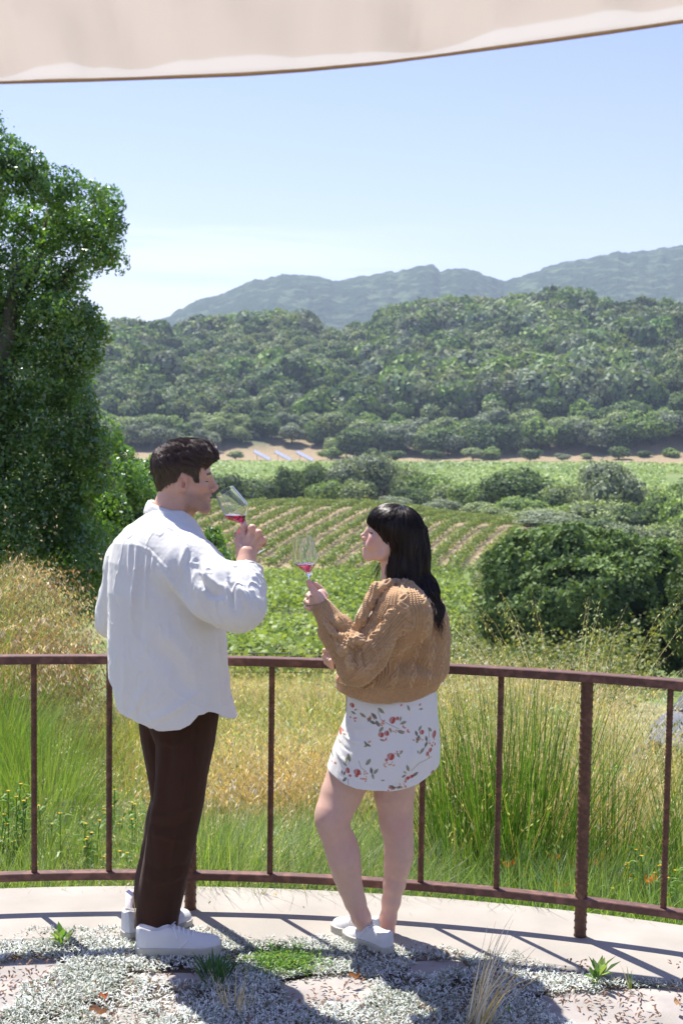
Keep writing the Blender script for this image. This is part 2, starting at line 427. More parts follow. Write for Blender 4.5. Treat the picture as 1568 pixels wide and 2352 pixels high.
    if not fem:
        st = smoothstep(-1.6, -4.2, u+(f-2)*.18)*smoothstep(-1.8, 1.2, f)*smoothstep(-10.8, -9.2, u)*(1-np.exp(-((u+5.2)**2/1.6+(f-9)**2/3)))
        mix(np.clip(st, 0, 1)*.42*(.7+.6*fbm(V*300, 2)), (.17, .12, .1))
        ms = np.exp(-((u+3.6)**2/.35+(f-8.7)**2/3)); mix(ms*.4, (.15, .1, .09))
        brow = (f > 5.0) & (np.abs(u-3.35+.10*(al-3.2)**1.0*.5) < .52-.06*np.abs(al-2.5)) & (al > .9) & (al < 5.3)
        mix(brow*.92, (.03, .02, .015))
        lip = (((u+4.45-.12*al)**2 < .20) | ((u+5.95+.0*al)**2 < .32)) & (f > 7.6) & (al < 2.2)
        mix(lip*.75, (.50, .19, .16))
        mix(((f > 7.4) & (np.abs(u+5.15) < .30) & (al < 1.7))*.9, (.10, .03, .03))
        lash = (np.abs(u-1.0+.06*al) < .2) & (f > 6.6) & (al > 1.9) & (al < 5.0); mix(lash*.95, (.02, .012, .01))
        mix(((np.abs(u-1.5) < .25) & (f > 6.9) & (al > 2) & (al < 4.8))*.35, (.3, .15, .11))
    else:
        brow = (f > 4.6) & (np.abs(u-3.0+.12*np.abs(al-3)) < .33) & (al > 1.2) & (al < 5.2); mix(brow*.85, (.03, .02, .02))
        lip = ((np.abs(u+3.95) < .42) | (np.abs(u+6.0-.35*al) < .55)) & (f > 7.0) & (al < 2.5); mix(lip*.8, (.58, .17, .17))
        mix(((f > 6.4) & (f < 8.75) & (u < -4.3) & (u > -5.7) & (al < 2.2)).astype(float), (.12, .03, .03))
        lash = (np.abs(u-.85-.0*al) < .26) & (f > 6.3) & (al > 1.8) & (al < 5.1); mix(lash*.95, (.015, .01, .01))
        mix((np.exp(-((f-6.5)**2+(al-4.4)**2+(u+1.6)**2)/3.5))*.35, (.66, .22, .2))
    if fem:  # a row of upper teeth
        a = np.linspace(-1, 1, 15); P = np.stack([8.55-1.2*a*a, 2.1*a, -4.62+.0*a], 1)*cm
        tv, tf = tube(P, .34*cm, 8); tf3 = np.concatenate([tf[1]]); k = len(V)
        V = np.concatenate([V, tv]); C = np.concatenate([C, np.tile((.85, .82, .76), (len(tv), 1))])
        return V, [np.asarray(F), tf[0]+k, tf[1]+k], C
    return V, [F], C

m_skin, nt, p = newmat('skin')
at = N(nt, 'ShaderNodeAttribute', attribute_name='Col'); nt.links.new(at.outputs[0], p.inputs['Base Color'])
p.inputs['Roughness'].default_value = .48; p.inputs['Subsurface Weight'].default_value = .25
p.inputs['Subsurface Radius'].default_value = (.012, .005, .003); p.inputs['Subsurface Scale'].default_value = 1.0
p.inputs['Specular IOR Level'].default_value = .4
tc = N(nt, 'ShaderNodeTexCoord'); n2 = N(nt, 'ShaderNodeTexNoise', Scale=260.0, Detail=4); nt.links.new(tc.outputs['Object'], n2.inputs['Vector'])
b = N(nt, 'ShaderNodeBump', Strength=.12, Distance=.001); nt.links.new(n2.outputs[0], b.inputs['Height']); nt.links.new(b.outputs[0], p.inputs['Normal'])

def hairmat(name, c1, c2, rough=.35, spec=.6):
    m, nt, p = newmat(name); L = nt.links
    at = N(nt, 'ShaderNodeAttribute', attribute_name='Col')
    mx = N(nt, 'ShaderNodeMixRGB', blend_type='MIX'); mx.inputs[1].default_value = (*c1, 1); mx.inputs[2].default_value = (*c2, 1)
    sp = N(nt, 'ShaderNodeSeparateColor'); L.new(at.outputs[0], sp.inputs[0]); L.new(sp.outputs[0], mx.inputs[0])
    L.new(mx.outputs[0], p.inputs['Base Color']); p.inputs['Roughness'].default_value = rough; p.inputs['Specular IOR Level'].default_value = spec
    return m
def ribbons(P, width, col=None, nrm=None, taper=True):
    """P (n,m,3) strand points -> thin 3-sided tubes"""
    n, m, _ = P.shape; T = np.gradient(P, axis=1); T /= np.linalg.norm(T, axis=2)[..., None]+1e-9
    A = np.cross(T, np.array([.31, .52, .79])); A /= np.linalg.norm(A, axis=2)[..., None]+1e-9; B = np.cross(T, A)
    t = np.linspace(0, 1, m); w_ = (np.ones(m) if not taper else np.clip(1.15-t**2.5, .12, 1))[None, :, None]*(width if np.isscalar(width) else np.asarray(width)[:, None, None])
    V = np.stack([P+A*w_*math.cos(a)+B*w_*math.sin(a) for a in (0, 2.094, 4.189)], 2)   # n,m,3,3
    base = (np.arange(n)*m*3)[:, None, None]; i = (np.arange(m-1)*3)[None, :, None]; j = np.arange(3)[None, None, :]; k = (j+1) % 3
    F = np.stack([base+i+j, base+i+k, base+i+3+k, base+i+3+j], -1).reshape(-1, 4)
    C = np.repeat((np.ones(n) if col is None else col), m*3)[:, None]*np.ones((1, 3))
    return V.reshape(-1, 3), F, C

def man_hair(head):
    """hair mass and strands in the head's local axes"""
    s = SDF([-.14, -.11, -.08], [.15, .11, .19], 0.0025)
    E = lambda c, r, k=0, mode='add': s.ell(np.array(c)*cm, np.array(r)*cm, None, k*cm, mode)
    E((-1.3, 0, 4.5), (9.1, 7.75, 8.6)); E((-1.6, 0, 7.0), (8.5, 7.3, 7.0), 2); E((3.3, 0, 8.8), (6.9, 6.7, 5.4), 2.5); E((6.4, 0.5, 9.2), (4.3, 5.4, 4.0), 2)
    s.chain(np.array([(-4.2, 0, 1), (-3.5, 0, -5.0)])*cm, np.array([5.7, 4.3])*cm, 1.5*cm)
    s.cone(np.array((3.2, -6.1, 5))*cm, np.array((4.0, -6.0, .9))*cm, 1.5*cm, .9*cm, 1.2*cm)
    s.cone(np.array((3.2, 6.1, 5))*cm, np.array((4.0, 6.0, .9))*cm, 1.5*cm, .9*cm, 1.2*cm)
    ff = [-14, -8, -5, -4.2, -3.0, -2.2, -1, 1.2, 2.6, 3.4, 5.2, 5.8, 7.5, 10.5, 14]
    uu = [-4.0, -4.4, -4.6, -3.0, -0.5, 2.4, 3.9, 3.2, 1.8, .6, .4, 3.9, 6.2, 8.0, 8.6]
    def low(X, Y, Z):
        h = np.interp(X/cm, ff, uu)*cm; h = h+(np.abs(Y) < .045)*(X > .05)*.004
        return (h-Z)*.8
    s.op(low, s.lo, s.lo+s.h*s.n, .004, 'and')
    def lumps(X, Y, Z):
        P = np.stack(np.broadcast_arrays(X*70, Y*110, Z*70), -1); m = smoothstep(.05, .09, Z)*smoothstep(-.12, -.03, X)
        return (fbm(P, 2)-.5)*.010*m
    s.op(lumps, s.lo, s.lo+s.h*s.n, 0, 'disp')
    V, F = s.mesh(1)
    r = np.random.default_rng(5)
    Nn = vnormals(V, F)
    def batch(sel, n, flow, steps, ds, off, w_, wav=0.0, sh=None):
        idx = np.flatnonzero(sel); P = V[r.choice(idx, n)]+r.normal(size=(n, 3))*.001
        o = (off*(.4+r.random(n)))[:, None]*np.sin(np.linspace(.5, 2.8, steps))[None]
        S_ = advect(s, P, flow, steps, ds*(.7+.6*r.random(n))[:, None], o)
        if wav:
            ph = vnoise(P*45)*9+r.random(n)*.8; t = np.arange(steps+1)[None]*.75
            S_ += wav*np.sin(t+ph[:, None])[..., None]*np.cross(np.gradient(S_, axis=1)/ds, sgrad(s, P)[:, None, :])
        return ribbons(S_, w_, r.random(n))
    cr = np.array((-.065, .01, .13))
    def flow_top(P, i):
        d = P-cr; d /= np.linalg.norm(d, axis=1)[:, None]+1e-6
        sw = np.cross(d, [0, 0, 1.0]); d = d+sw*.5+np.array((.5, -.25, 0)); n = (vnoise(P*34+3)-.5)[:, None]*np.array((.6, 1.5, .7)); return d+n
    def flow_side(P, i): return np.tile((.25, 0, -1.0), (len(P), 1))+(vnoise(P*60)[:, None]-.5)*np.array((.8, .3, 0))
    top = (V[:, 2] > .075)
    out = MB()
    for a in (batch(top & (Nn[:, 2] > -.1), 5200, flow_top, 13, .0042, .009, .00062, .0016), batch((V[:, 2] < .11) & (V[:, 2] > -.035), 2200, flow_side, 7, .0035, .0018, .0006),
              batch((V[:, 0] > .06) & (V[:, 2] > .07), 900, lambda P, i: np.tile((.5, -.4, -.5-.1*i), (len(P), 1)), 9, .004, .006, .0008, .002)):
        out.add(a[0], a[1], None); out.C[-1] = a[2]
    return (V, F), out
# ------------------------------------------------------------------ cloth and figure helpers
def clothmat(name, col, rough=.85, weave=900.0, wb=.15, big=.25, bigs=14.0, vcol=False, sheen=.3, tr=0.0, stretch=(1, 1, 1)):
    m, nt, p = newmat(name); L = nt.links; tc = N(nt, 'ShaderNodeTexCoord')
    mp = N(nt, 'ShaderNodeMapping'); mp.inputs['Scale'].default_value = stretch; L.new(tc.outputs['Object'], mp.inputs[0])
    if vcol: at = N(nt, 'ShaderNodeAttribute', attribute_name='Col'); src = at.outputs[0]
    else:
        n0 = N(nt, 'ShaderNodeTexNoise', Scale=9.0, Detail=5); L.new(tc.outputs['Object'], n0.inputs['Vector'])
        mx = N(nt, 'ShaderNodeMixRGB'); mx.inputs[1].default_value = (*[c*.93 for c in col], 1); mx.inputs[2].default_value = (*[min(c*1.06, .95) for c in col], 1)
        L.new(n0.outputs[0], mx.inputs[0]); src = mx.outputs[0]
    L.new(src, p.inputs['Base Color']); p.inputs['Roughness'].default_value = rough
    p.inputs['Sheen Weight'].default_value = sheen; p.inputs['Specular IOR Level'].default_value = .25
    n1 = N(nt, 'ShaderNodeTexNoise', Scale=bigs, Detail=6); n1.inputs['Distortion'].default_value = .6; L.new(mp.outputs[0], n1.inputs['Vector'])
    n2 = N(nt, 'ShaderNodeTexNoise', Scale=weave, Detail=2); L.new(tc.outputs['Object'], n2.inputs['Vector'])
    b1 = N(nt, 'ShaderNodeBump', Strength=big, Distance=.02); L.new(n1.outputs[0], b1.inputs['Height'])
    b2 = N(nt, 'ShaderNodeBump', Strength=wb, Distance=.001); L.new(n2.outputs[0], b2.inputs['Height']); L.new(b1.outputs[0], b2.inputs['Normal'])
    L.new(b2.outputs[0], p.inputs['Normal'])
    if tr:
        t = N(nt, 'ShaderNodeBsdfTranslucent'); L.new(src, t.inputs[0]); ms = N(nt, 'ShaderNodeMixShader'); ms.inputs[0].default_value = tr
        L.new(p.outputs[0], ms.inputs[1]); L.new(t.outputs[0], ms.inputs[2]); L.new(ms.outputs[0], nt.nodes['Material Output'].inputs[0])
    return m
m_shirt = clothmat('white cotton', (.745, .735, .69), .9, 700, .12, .22, 10, sheen=.15, stretch=(1, 1, .45))
m_pants = clothmat('brown wool', (.050, .022, .012), .95, 500, .25, .2, 8, sheen=.04, stretch=(1.3, 1.3, .35))
m_shoe = clothmat('white leather', (.66, .65, .64), .55, 300, .06, .08, 20, sheen=0)
m_sole = clothmat('rubber sole', (.46, .44, .37), .6, 200, .1, .1, 40, sheen=0)
m_sock = clothmat('ribbed sock', (.74, .66, .64), .9, 600, .3, .1, 20)
m_mhair = hairmat('brown hair', (.020, .011, .007), (.15, .088, .056), .34, .8)
m_lace = clothmat('lace', (.78, .77, .80), .9, 900, .2, 0, 10)
def pw(u, v, Y): return W(u, v, Y)
def rowsW(data, p=None):
    """silhouette rows (v, uL, uR, Y, b, theta) -> loft rows; b is the depth radius"""
    out = []
    for v, uL, uR, Y, b, th in data:
        a = W((uL+uR)/2, v, Y); hw = (W(uR, v, Y)[0]-W(uL, v, Y)[0])/2
        if th:   # widen so that the rotated ellipse still shows the same half width
            a2 = math.sqrt(max(hw*hw-(b*math.sin(th))**2, (hw*.5)**2))/abs(math.cos(th))
        else: a2 = hw
        out.append((a[2], a[0], a[1], a2, b, th))
    return out
def folds(V, Nn, lines, Y0=None, facing=None):
    """raise or press soft creases into cloth; each line: (3-D points, width, height, noise)"""
    D = np.zeros(len(V)); q3 = np.array([1, .16, 1])   # creases run through the cloth from front to back of the lit side
    for L_, wd, hgt in lines:
        d, t = polydist(V*q3, np.array(L_)*q3); env = np.sin(np.clip(t, .02, .98)*np.pi)**.5
        D += hgt*np.exp(-(d/wd)**2)*env
    return V+Nn*D[:, None]
def shoe(name, heel, toe, par, length=None, lift=0.0, wd=.048, high=.075, laces=True, low=False, bow=False, up=(0, 0, 1)):
    """sneaker between two ground points; local x from heel to toe"""
    heel = np.array(heel, float); toe = np.array(toe, float); ax = toe-heel; Ln = np.linalg.norm(ax); ax /= Ln
    z = np.array(up, float); z -= ax*(z@ax); z /= np.linalg.norm(z); y = np.cross(z, ax); Rw = np.stack([ax, y, z], 1)
    def foot(x):    # half width along the foot
        t = x/Ln; return np.interp(t, [0, .04, .12, .3, .5, .68, .82, .93, .985, 1], np.array([.3, .64, .74, .72, .80, .97, .98, .82, .55, .28]))*wd
    def mid(x): return np.interp(x/Ln, [0, .4, .7, 1], [0, -.002, .002, .0])
    s = SDF([-.02, -.08, -.01], [Ln+.02, .08, high+.06], .0022)
    def sole(X, Y, Z):
        r = np.abs(Y-mid(X))-foot(np.clip(X, 0, Ln))-.003; r = np.maximum(r, np.maximum(-X-.002, X-Ln-.002)*.9)*.8
        return np.maximum(r, np.maximum(-Z, Z-.028-.004*smoothstep(.7, 1, X/Ln)))
    s.op(sole, s.lo, s.lo+s.h*s.n, 0); Vs, Fs = s.mesh(2)
    t = SDF([-.02, -.08, .015], [Ln+.02, .08, high+.07], .0022)
    top = lambda X: np.interp(X/Ln, [0, .05, .2, .38, .5, .62, .78, .9, 1.0], np.array([.92, 1.0, .97, .97, .88, .76, .64, .60, .50])*(high if not low else high*.93))
    def upper(X, Y, Z):
        h_ = top(X); w_ = foot(np.clip(X, 0, Ln))-.002; zz = np.clip(Z/np.maximum(h_, .01), 0, 1.5)
        ww = w_*np.sqrt(np.clip(1.02-zz**(3.2)*np.interp(X/Ln, [0, .35, .6, 1], [.62, .75, .95, 1.0]), .02, 1.2))
        r = np.maximum(np.abs(Y-mid(X))-ww, Z-h_)*.7
        return np.maximum(r, np.maximum(-X+.001-.0*Z, X-Ln+.002+.22*np.maximum(Z-.028, 0))*.8)
    t.op(upper, t.lo, t.lo+t.h*t.n, 0)
    t.ell((Ln*.22, 0, high*1.12), (Ln*.19, wd*.52, high*.42), rotm('Y', -6), .004, 'sub')    # opening for the ankle
    for q in (-1, 1):  # stitched panel edge
        t.op(lambda X, Y, Z: .0016*np.exp(-((X-Ln*(.52+.10*np.sin((Z-.03)*40)))/.0022)**2)*(Z < high*.62)*(np.abs(Y) > .012), t.lo, t.lo+t.h*t.n, 0, 'disp') if q > 0 else None
    Vu, Fu = t.mesh(2)
    o = np.array(heel); root = mk(name, toworld(Rw, o, Vu), Fu, m_shoe, par)
    mk('sole', toworld(Rw, o, Vs), Fs, m_sole, root)
    lb = MB()
    for i in range(5):
        x = Ln*(.44+.055*i); h_ = float(top(np.array(x)))+.0035; a = np.linspace(-1, 1, 7)
        P = np.stack([x+.004*np.abs(a), a*wd*.42, h_-.012*a*a], 1); lb.add(*tube(P, .0026, 6))
    if bow or laces:
        x0 = Ln*.42; h0 = float(top(np.array(x0)))+.006
        for q in (-1, 1):
            a = np.linspace(0, 1, 9); sz = .030 if bow else .02
            P = np.stack([x0+np.sin(a*np.pi)*.012+(.03*a*(1-a)*4 if bow else 0), q*(.012*np.sin(a*np.pi)+.002), h0+sz*np.sin(a*np.pi)*(1.0 if bow else .3)-.0*a], 1)
            lb.add(*tube(P, .002, 6))
            P = np.stack([x0+.02*a, q*(.01+.032*a), h0-.03*a*a*1.2-.002], 1); lb.add(*tube(P, .002, 6))
    V = np.concatenate(lb.V); lb.V = [toworld(Rw, o, V)]
    lb.C = [np.concatenate(lb.C)]; lb.build('laces', m_lace, root, usecol=False)
    return root

# ------------------------------------------------------------------ the man
def build_man():
    YB = 4.83
    foot0 = G(410, 2196); root = empty('person', (float(foot0[0]), float(foot0[1]), 0))
    tag(root, 'tall dark haired person in loose white shirt and brown trousers sipping wine at the railing', 'person')
    inv = np.array(root.location)
    def part(name, V, F, mat, col=None, par=root): return mk(name, np.asarray(V)-inv, F, mat, par, col)
    # --- head
    V, F, C = sculpt_head(False)
    fd = np.array([math.cos(R(9)), math.sin(R(9)), 0]); up = np.array([0, 0, 1.]); ld = np.cross(up, fd)
    Rw = np.stack([fd, ld, up], 1)@rotm('Y', 0); ho = W(425, 1112, 4.80)+ld*.075
    bodyV, bodyF, bodyC = [toworld(Rw, ho, V)], [F[0]], [C]; nb = len(V)
    def addbody(V, F, C=None):
        nonlocal nb
        bodyV.append(V); bodyF.append(F+nb); bodyC.append(np.tile((.64, .375, .27), (len(V), 1))*(.93+.14*fbm(V*60, 3)[:, None]) if C is None else C); nb += len(V)
    # --- right forearm and hand (gripping the stem)
    elb = W(552, 1400, 4.60); wr = W(566, 1272, 4.70)
    s = SDF(W(500, 1430, 4.60)-np.array([0, .12, 0]), W(640, 1180, 4.66)+np.array([0, .22, 0]), .0021)
    s.chain([elb, elb+(wr-elb)*.45, wr], [.052, .044, .0285], .01)
    s.ell(wr+(elb-wr)*.02, (.032, .022, .03), None, .012)
    kn = [W(560, 1211, 4.745), W(579, 1213, 4.715), W(594, 1224, 4.705), W(604, 1240, 4.71)]
    kr = [.0128, .0128, .0122, .0108]
    mc = [wr+np.array([-.014, .01, 0]), wr+np.array([-.004, 0, 0]), wr+np.array([.006, 0, 0]), wr+np.array([.015, .006, -.002])]
    for i in range(4): s.cone(mc[i]+np.array([0, .008, 0]), kn[i]+np.array([0, .008, 0]), .0165, kr[i]*.95, .012)
    for i in range(4): s.ell(kn[i], (kr[i]*1.02,)*3, None, .007)
    for i in range(4): s.cone(wr+(kn[i]-wr)*.25+np.array([0, -.004, 0]), kn[i]+np.array([0, -.004, 0]), .0035, .0045, .006)   # tendons
    for i in range(4):   # fingers curl round the stem, away from the lens
        k0 = kn[i]; p1 = k0+np.array([.004, .042-.003*i, -.006-.002*i]); p2 = p1+np.array([-.022, .012, -.016]); p3 = p2+np.array([-.012, -.016, -.006])
        s.chain([k0, p1, p2, p3], [kr[i]*.92, .0098-.0005*i, .0088-.0004*i, .0074], .003)
    th = [wr+np.array([-.020, .008, .012]), W(549, 1240, 4.735), W(552, 1222, 4.77), W(562, 1207, 4.79)]
    s.chain(th, [.0165, .0135, .0108, .0092], .008)
    hV, hF = s.mesh(1); hC = np.tile((.64, .375, .27), (len(hV), 1))*(.93+.14*fbm(hV*90, 3)[:, None])
    for k in kn: m = np.exp(-(np.linalg.norm(hV-k, axis=1)/.012)**2)[:, None]*.4; hC = hC*(1-m)+np.array((.60, .27, .21))*m
    for a_, b_ in ((0, 1), (1, 2), (2, 3)):   # veins
        d, t = polydist(hV, [wr+(kn[a_]-wr)*.1, (kn[a_]+kn[b_])/2+(wr-kn[a_])*.3]); hC *= 1-.10*np.exp(-(d/.008)**2)[:, None]
    addbody(hV, hF, hC)
    # --- left forearm and hand on the rail (mostly behind the shirt)
    le = W(258, 1425, 5.03); lw = W(318, 1478, 5.10); lh = W(340, 1500, 5.12)
    s = SDF(np.minimum(le, lh)-.1, np.maximum(le, lh)+.12, .004)
    s.chain([le, lw], [.032, .026]); s.ell((lw+lh)/2+[0.02, 0, 0], (.045, .03, .018), None, .015)
    for i in range(4): b0 = lh+np.array([.025, .03-.022*i, .0]); s.chain([lw, b0, b0+np.array([.035, 0, -.006]), b0+np.array([.045, 0, -.03])], [.013, .011, .009, .008], .006)
    s.chain([lw, lh+np.array([.0, -.045, .0]), lh+np.array([.03, -.05, -.012])], [.014, .011, .009], .006)
    addbody(*s.mesh(1))
    # --- torso and legs inside the clothes
    s = SDF(W(230, 2200, 4.8)-.2, W(560, 1180, 4.8)+np.array([.1, .5, .05]), .011)
    s.loft(rowsW([(1215, 350, 440, 4.84, .07, -.6), (1290, 300, 470, 4.83, .10, -.6), (1450, 295, 470, 4.82, .10, -.6), (1560, 300, 475, 4.83, .10, -.6), (1680, 345, 480, 4.85, .10, -.6)]))
    s.chain([W(425, 1680, 4.82), W(405, 1880, 4.82), W(365, 2120, 4.88)], [.08, .055, .04], .02)
    s.chain([W(385, 1690, 4.95), W(385, 1880, 5.0), W(352, 2080, 5.03)], [.06, .045, .035], .02)
    s.cone(W(440, 1300, 4.70), elb, .05, .045, .02); s.cone(W(300, 1290, 4.97), le, .045, .03, .02)
    addbody(*s.mesh(1))
    part('body', np.concatenate(bodyV), np.concatenate(bodyF), m_skin, np.concatenate(bodyC))
    # --- hair
    (hv, hf), st = man_hair(None)
    n0 = len(hv); V = np.concatenate([hv]+st.V); F = np.concatenate([hf]+[f+n0 for f in st.F[4]]); C = np.concatenate([np.ones((n0, 3))*.05]+st.C)
    part('hair', toworld(Rw, ho, V), F, m_mhair, C)
    # --- shirt
    h = .0031
    s = SDF(W(190, 1700, 4.75)-np.array([0, .30, 0]), W(640, 1130, 4.8)+np.array([.02, .52, 0]), h)
    TH = -.60
    body = rowsW([(1172, 352, 425, 4.83, .06, TH), (1190, 325, 442, 4.825, .085, TH), (1215, 290, 462, 4.82, .115, TH), (1245, 263, 476, 4.82, .14, TH), (1290, 251, 490, 4.82, .155, TH), (1360, 249, 500, 4.81, .160, TH),
        (1443, 248, 517, 4.81, .160, TH), (1520, 249, 523, 4.81, .160, TH), (1590, 251, 533, 4.82, .165, TH), (1650, 258, 548, 4.83, .17, TH), (1690, 262, 558, 4.83, .17, TH)])
    s.loft(body, p=2.3)
    # sleeves
    sh = W(430, 1300, 4.70); el = W(548, 1392, 4.585); cu = W(566, 1322, 4.665)
    s.chain([W(395, 1262, 4.74), sh, el], [.085, .098, .082], .05)
    s.chain([W(500, 1360, 4.62), el], [.095, .075], .04)
    s.chain([el, cu+(el-cu)*.35, cu], [.074, .066, .050], .03)
    lsh = W(296, 1290, 4.97); lel = W(251, 1425, 5.02)
    s.chain([W(330, 1262, 4.93), lsh, lel], [.075, .072, .056], .05); s.chain([lel, W(300, 1465, 5.09)], [.052, .045], .02)
    # yoke, seams and pleat as small raised or pressed lines
    yoke = [W(u, v, Y) for u, v, Y in ((262, 1236, 4.86), (300, 1243, 4.75), (345, 1262, 4.68), (385, 1303, 4.62), (410, 1330, 4.60))]
    sheam = [W(u, v, Y) for u, v, Y in ((402, 1350, 4.60), (420, 1316, 4.60), (445, 1282, 4.62), (468, 1268, 4.68), (488, 1290, 4.74))]
    side = [W(u, v, Y) for u, v, Y in ((450, 1440, 4.66), (458, 1500, 4.655), (468, 1580, 4.66), (474, 1625, 4.66))]
    # hollow and hem: cut a curved hem line that dips behind and lifts at the side seams
    hu = [225, 250, 256, 262, 272, 300, 340, 380, 420, 445, 462, 475, 488, 502, 515, 530, 547, 560]
    hv_ = [1560, 1590, 1615, 1638, 1648, 1655, 1666, 1673, 1667, 1652, 1632, 1620, 1617, 1622, 1632, 1642, 1647, 1640]
    hx = np.array([W(u, v, 4.70 if u < 470 else 4.78)[0] for u, v in zip(hu, hv_)]); hz = np.array([W(u, v, 4.70 if u < 470 else 4.78)[2] for u, v in zip(hu, hv_)])
    hemf = lambda X: np.interp(X, hx, hz)
    inner = [(r[0], r[1], r[2], r[3]-.010, r[4]-.010, r[5]) for r in body if r[0] < W(0, 1560, 4.8)[2]]
    s.loft(inner, p=2.3, mode='sub')
    s.op(lambda X, Y, Z: (hemf(X)-Z)+0*Y, s.lo, s.lo+s.h*s.n, 0, 'and')
    # neck opening
    s.chain([ho+np.array([-.035, .0, -.13]), ho+np.array([-.02, -.0, -.02])], [.068, .075], .004, mode='sub')
    V, F = s.mesh(2); Nn = vnormals(V, F)
    L3 = lambda *pts: [W(u, v, Y) for u, v, Y in pts]
    fl = [(yoke, .0045, .0035), (np.array(yoke)+[0, 0, -.011], .004, -.003), (np.array(yoke)+[0, 0, .009], .003, -.002), (sheam, .0045, .004), (np.array(sheam)+[-.01, 0, .002], .004, -.003), (side, .004, -.0025),
          (L3((318, 1250, 4.72), (316, 1300, 4.69), (307, 1370, 4.68), (303, 1425, 4.68)), .008, .011), (L3((330, 1256, 4.70), (325, 1330, 4.67), (322, 1420, 4.66), (320, 1480, 4.66)), .014, -.007),
          (L3((342, 1262, 4.69), (338, 1330, 4.66), (336, 1400, 4.66)), .007, .008), (L3((300, 1245, 4.73), (298, 1290, 4.70), (300, 1330, 4.69)), .006, .006), (L3((355, 1272, 4.66), (352, 1330, 4.64)), .007, .006), (L3((309, 1248, 4.73), (308, 1300, 4.7)), .005, -.006), (L3((349, 1266, 4.68), (346, 1320, 4.66)), .005, -.006),
          (L3((372, 1300, 4.62), (400, 1345, 4.60), (450, 1400, 4.58), (500, 1432, 4.57)), .016, .012), (L3((385, 1340, 4.62), (430, 1400, 4.60), (480, 1440, 4.62)), .018, -.012),
          (L3((455, 1290, 4.6), (462, 1330, 4.56), (485, 1365, 4.53), (515, 1370, 4.52)), .009, -.012), (L3((466, 1285, 4.6), (475, 1320, 4.56), (500, 1345, 4.53), (523, 1350, 4.53)), .010, .010),
          (L3((527, 1322, 4.56), (530, 1345, 4.51), (534, 1375, 4.50), (540, 1403, 4.51)), .009, -.014), (L3((530, 1330, 4.56), (548, 1350, 4.51), (560, 1375, 4.51), (570, 1395, 4.53)), .008, .012), (L3((520, 1335, 4.55), (524, 1370, 4.50), (528, 1400, 4.50)), .007, .009),
          (L3((535, 1330, 4.58), (555, 1338, 4.58), (575, 1342, 4.60)), .006, .009), (L3((533, 1338, 4.56), (552, 1346, 4.56), (572, 1352, 4.58)), .006, -.008), (L3((540, 1349, 4.54), (560, 1358, 4.56), (580, 1375, 4.58)), .009, .010), (L3((428, 1252, 4.64), (420, 1285, 4.60), (415, 1310, 4.6)), .009, .008), (L3((438, 1262, 4.64), (432, 1300, 4.60)), .008, -.008),
          (L3((300, 1650, 4.69), (330, 1590, 4.66), (345, 1560, 4.66)), .010, .006), (L3((278, 1640, 4.71), (285, 1560, 4.69), (283, 1480, 4.69)), .010, .005), (L3((340, 1660, 4.67), (400, 1630, 4.65), (455, 1590, 4.66)), .014, .007), (L3((360, 1480, 4.66), (400, 1530, 4.64), (440, 1600, 4.65)), .03, -.012), (L3((380, 1440, 4.65), (430, 1500, 4.64), (455, 1560, 4.65)), .025, .010), (L3((490, 1450, 4.70), (500, 1540, 4.72), (515, 1620, 4.75)), .012, .008), (L3((502, 1450, 4.72), (516, 1540, 4.74), (535, 1635, 4.78)), .010, -.007)]
    V = folds(V, Nn, [(a_, b_, c_*(1.15 if i_ > 5 else .8)) for i_, (a_, b_, c_) in enumerate(fl)])
    q = V*np.array([9, 9, 3.2]); V = V+Nn*((fbm(q, 3)-.5)*.012)[:, None]
    q = V*np.array([30, 30, 14]); V = V+Nn*((fbm(q, 3)-.5)*.003)[:, None]
    q = V*np.array([17, 17, 9])+31; rg = 1-np.abs(fbm(q, 3)-.5)*14; el_ = W(545, 1360, 4.6); V = V+Nn*(np.clip(rg, 0, 1)**2*(.0022+.004*np.exp(-(np.linalg.norm(V-el_, axis=1)/.13)**2)))[:, None]; q = V*np.array([80, 80, 50]); V = V+Nn*((np.abs(fbm(q, 2)-.5))*.0015)[:, None]
    sh_o = part('shirt', V, F, m_shirt)
    # collar: a folded band around the neck
    c0 = ho+np.array([-.040, .0, -.118]); a = np.linspace(0, 2*np.pi, 72, endpoint=True); rowsC = []
    fwd = np.array([.62, .78]); 
    for k, (rr, zz) in enumerate(((.070, .004), (.0715, .020), (.075, .029), (.080, .029), (.087, .018), (.093, -.004), (.094, -.013), (.0905, -.013), (.085, -.002))):
        x, y = np.cos(a), np.sin(a); fr = np.clip(x*fwd[0]+y*fwd[1], 0, 1)
        z = zz-.045*fr**1.3 if k < 4 else zz-.045*fr**1.3-.035*fr**2*(k-3)/4
        z = z+.006*np.clip(-(x*.8-y*.2), -1, 1)+.003*np.sin(a*5+k*.3)*(k > 3)
        r_ = rr*(1+.10*fr); rowsC.append(np.stack([c0[0]+x*r_*1.02, c0[1]+y*r_, c0[2]+z], 1))
    Vc = np.array(rowsC).reshape(-1, 3); Vc[:, 2] += -.25*(Vc[:, 0]-c0[0])
    part('collar', Vc, grid_faces(9, 72), m_shirt, par=root).modifiers.new('s', 'SOLIDIFY').thickness = .002
    # rolled cuff
    ax = (wr-el); ax /= np.linalg.norm(ax); cc = cu+ax*.012
    s = SDF(cc-.1, cc+.1, .003)
    s.cone(cc-ax*.040, cc+ax*.008, .064, .052, 0)
    s.op(lambda X, Y, Z: .0026*np.sin(((X-cc[0])*ax[0]+(Y-cc[1])*ax[1]+(Z-cc[2])*ax[2])*300+3*fbm(np.stack(np.broadcast_arrays(X*40, Y*40, Z*40), -1), 2)*2), s.lo, s.lo+s.h*s.n, 0, 'disp')
    s.cone(cc-ax*.0, cc+ax*.12, .043, .046, 0, 'sub')
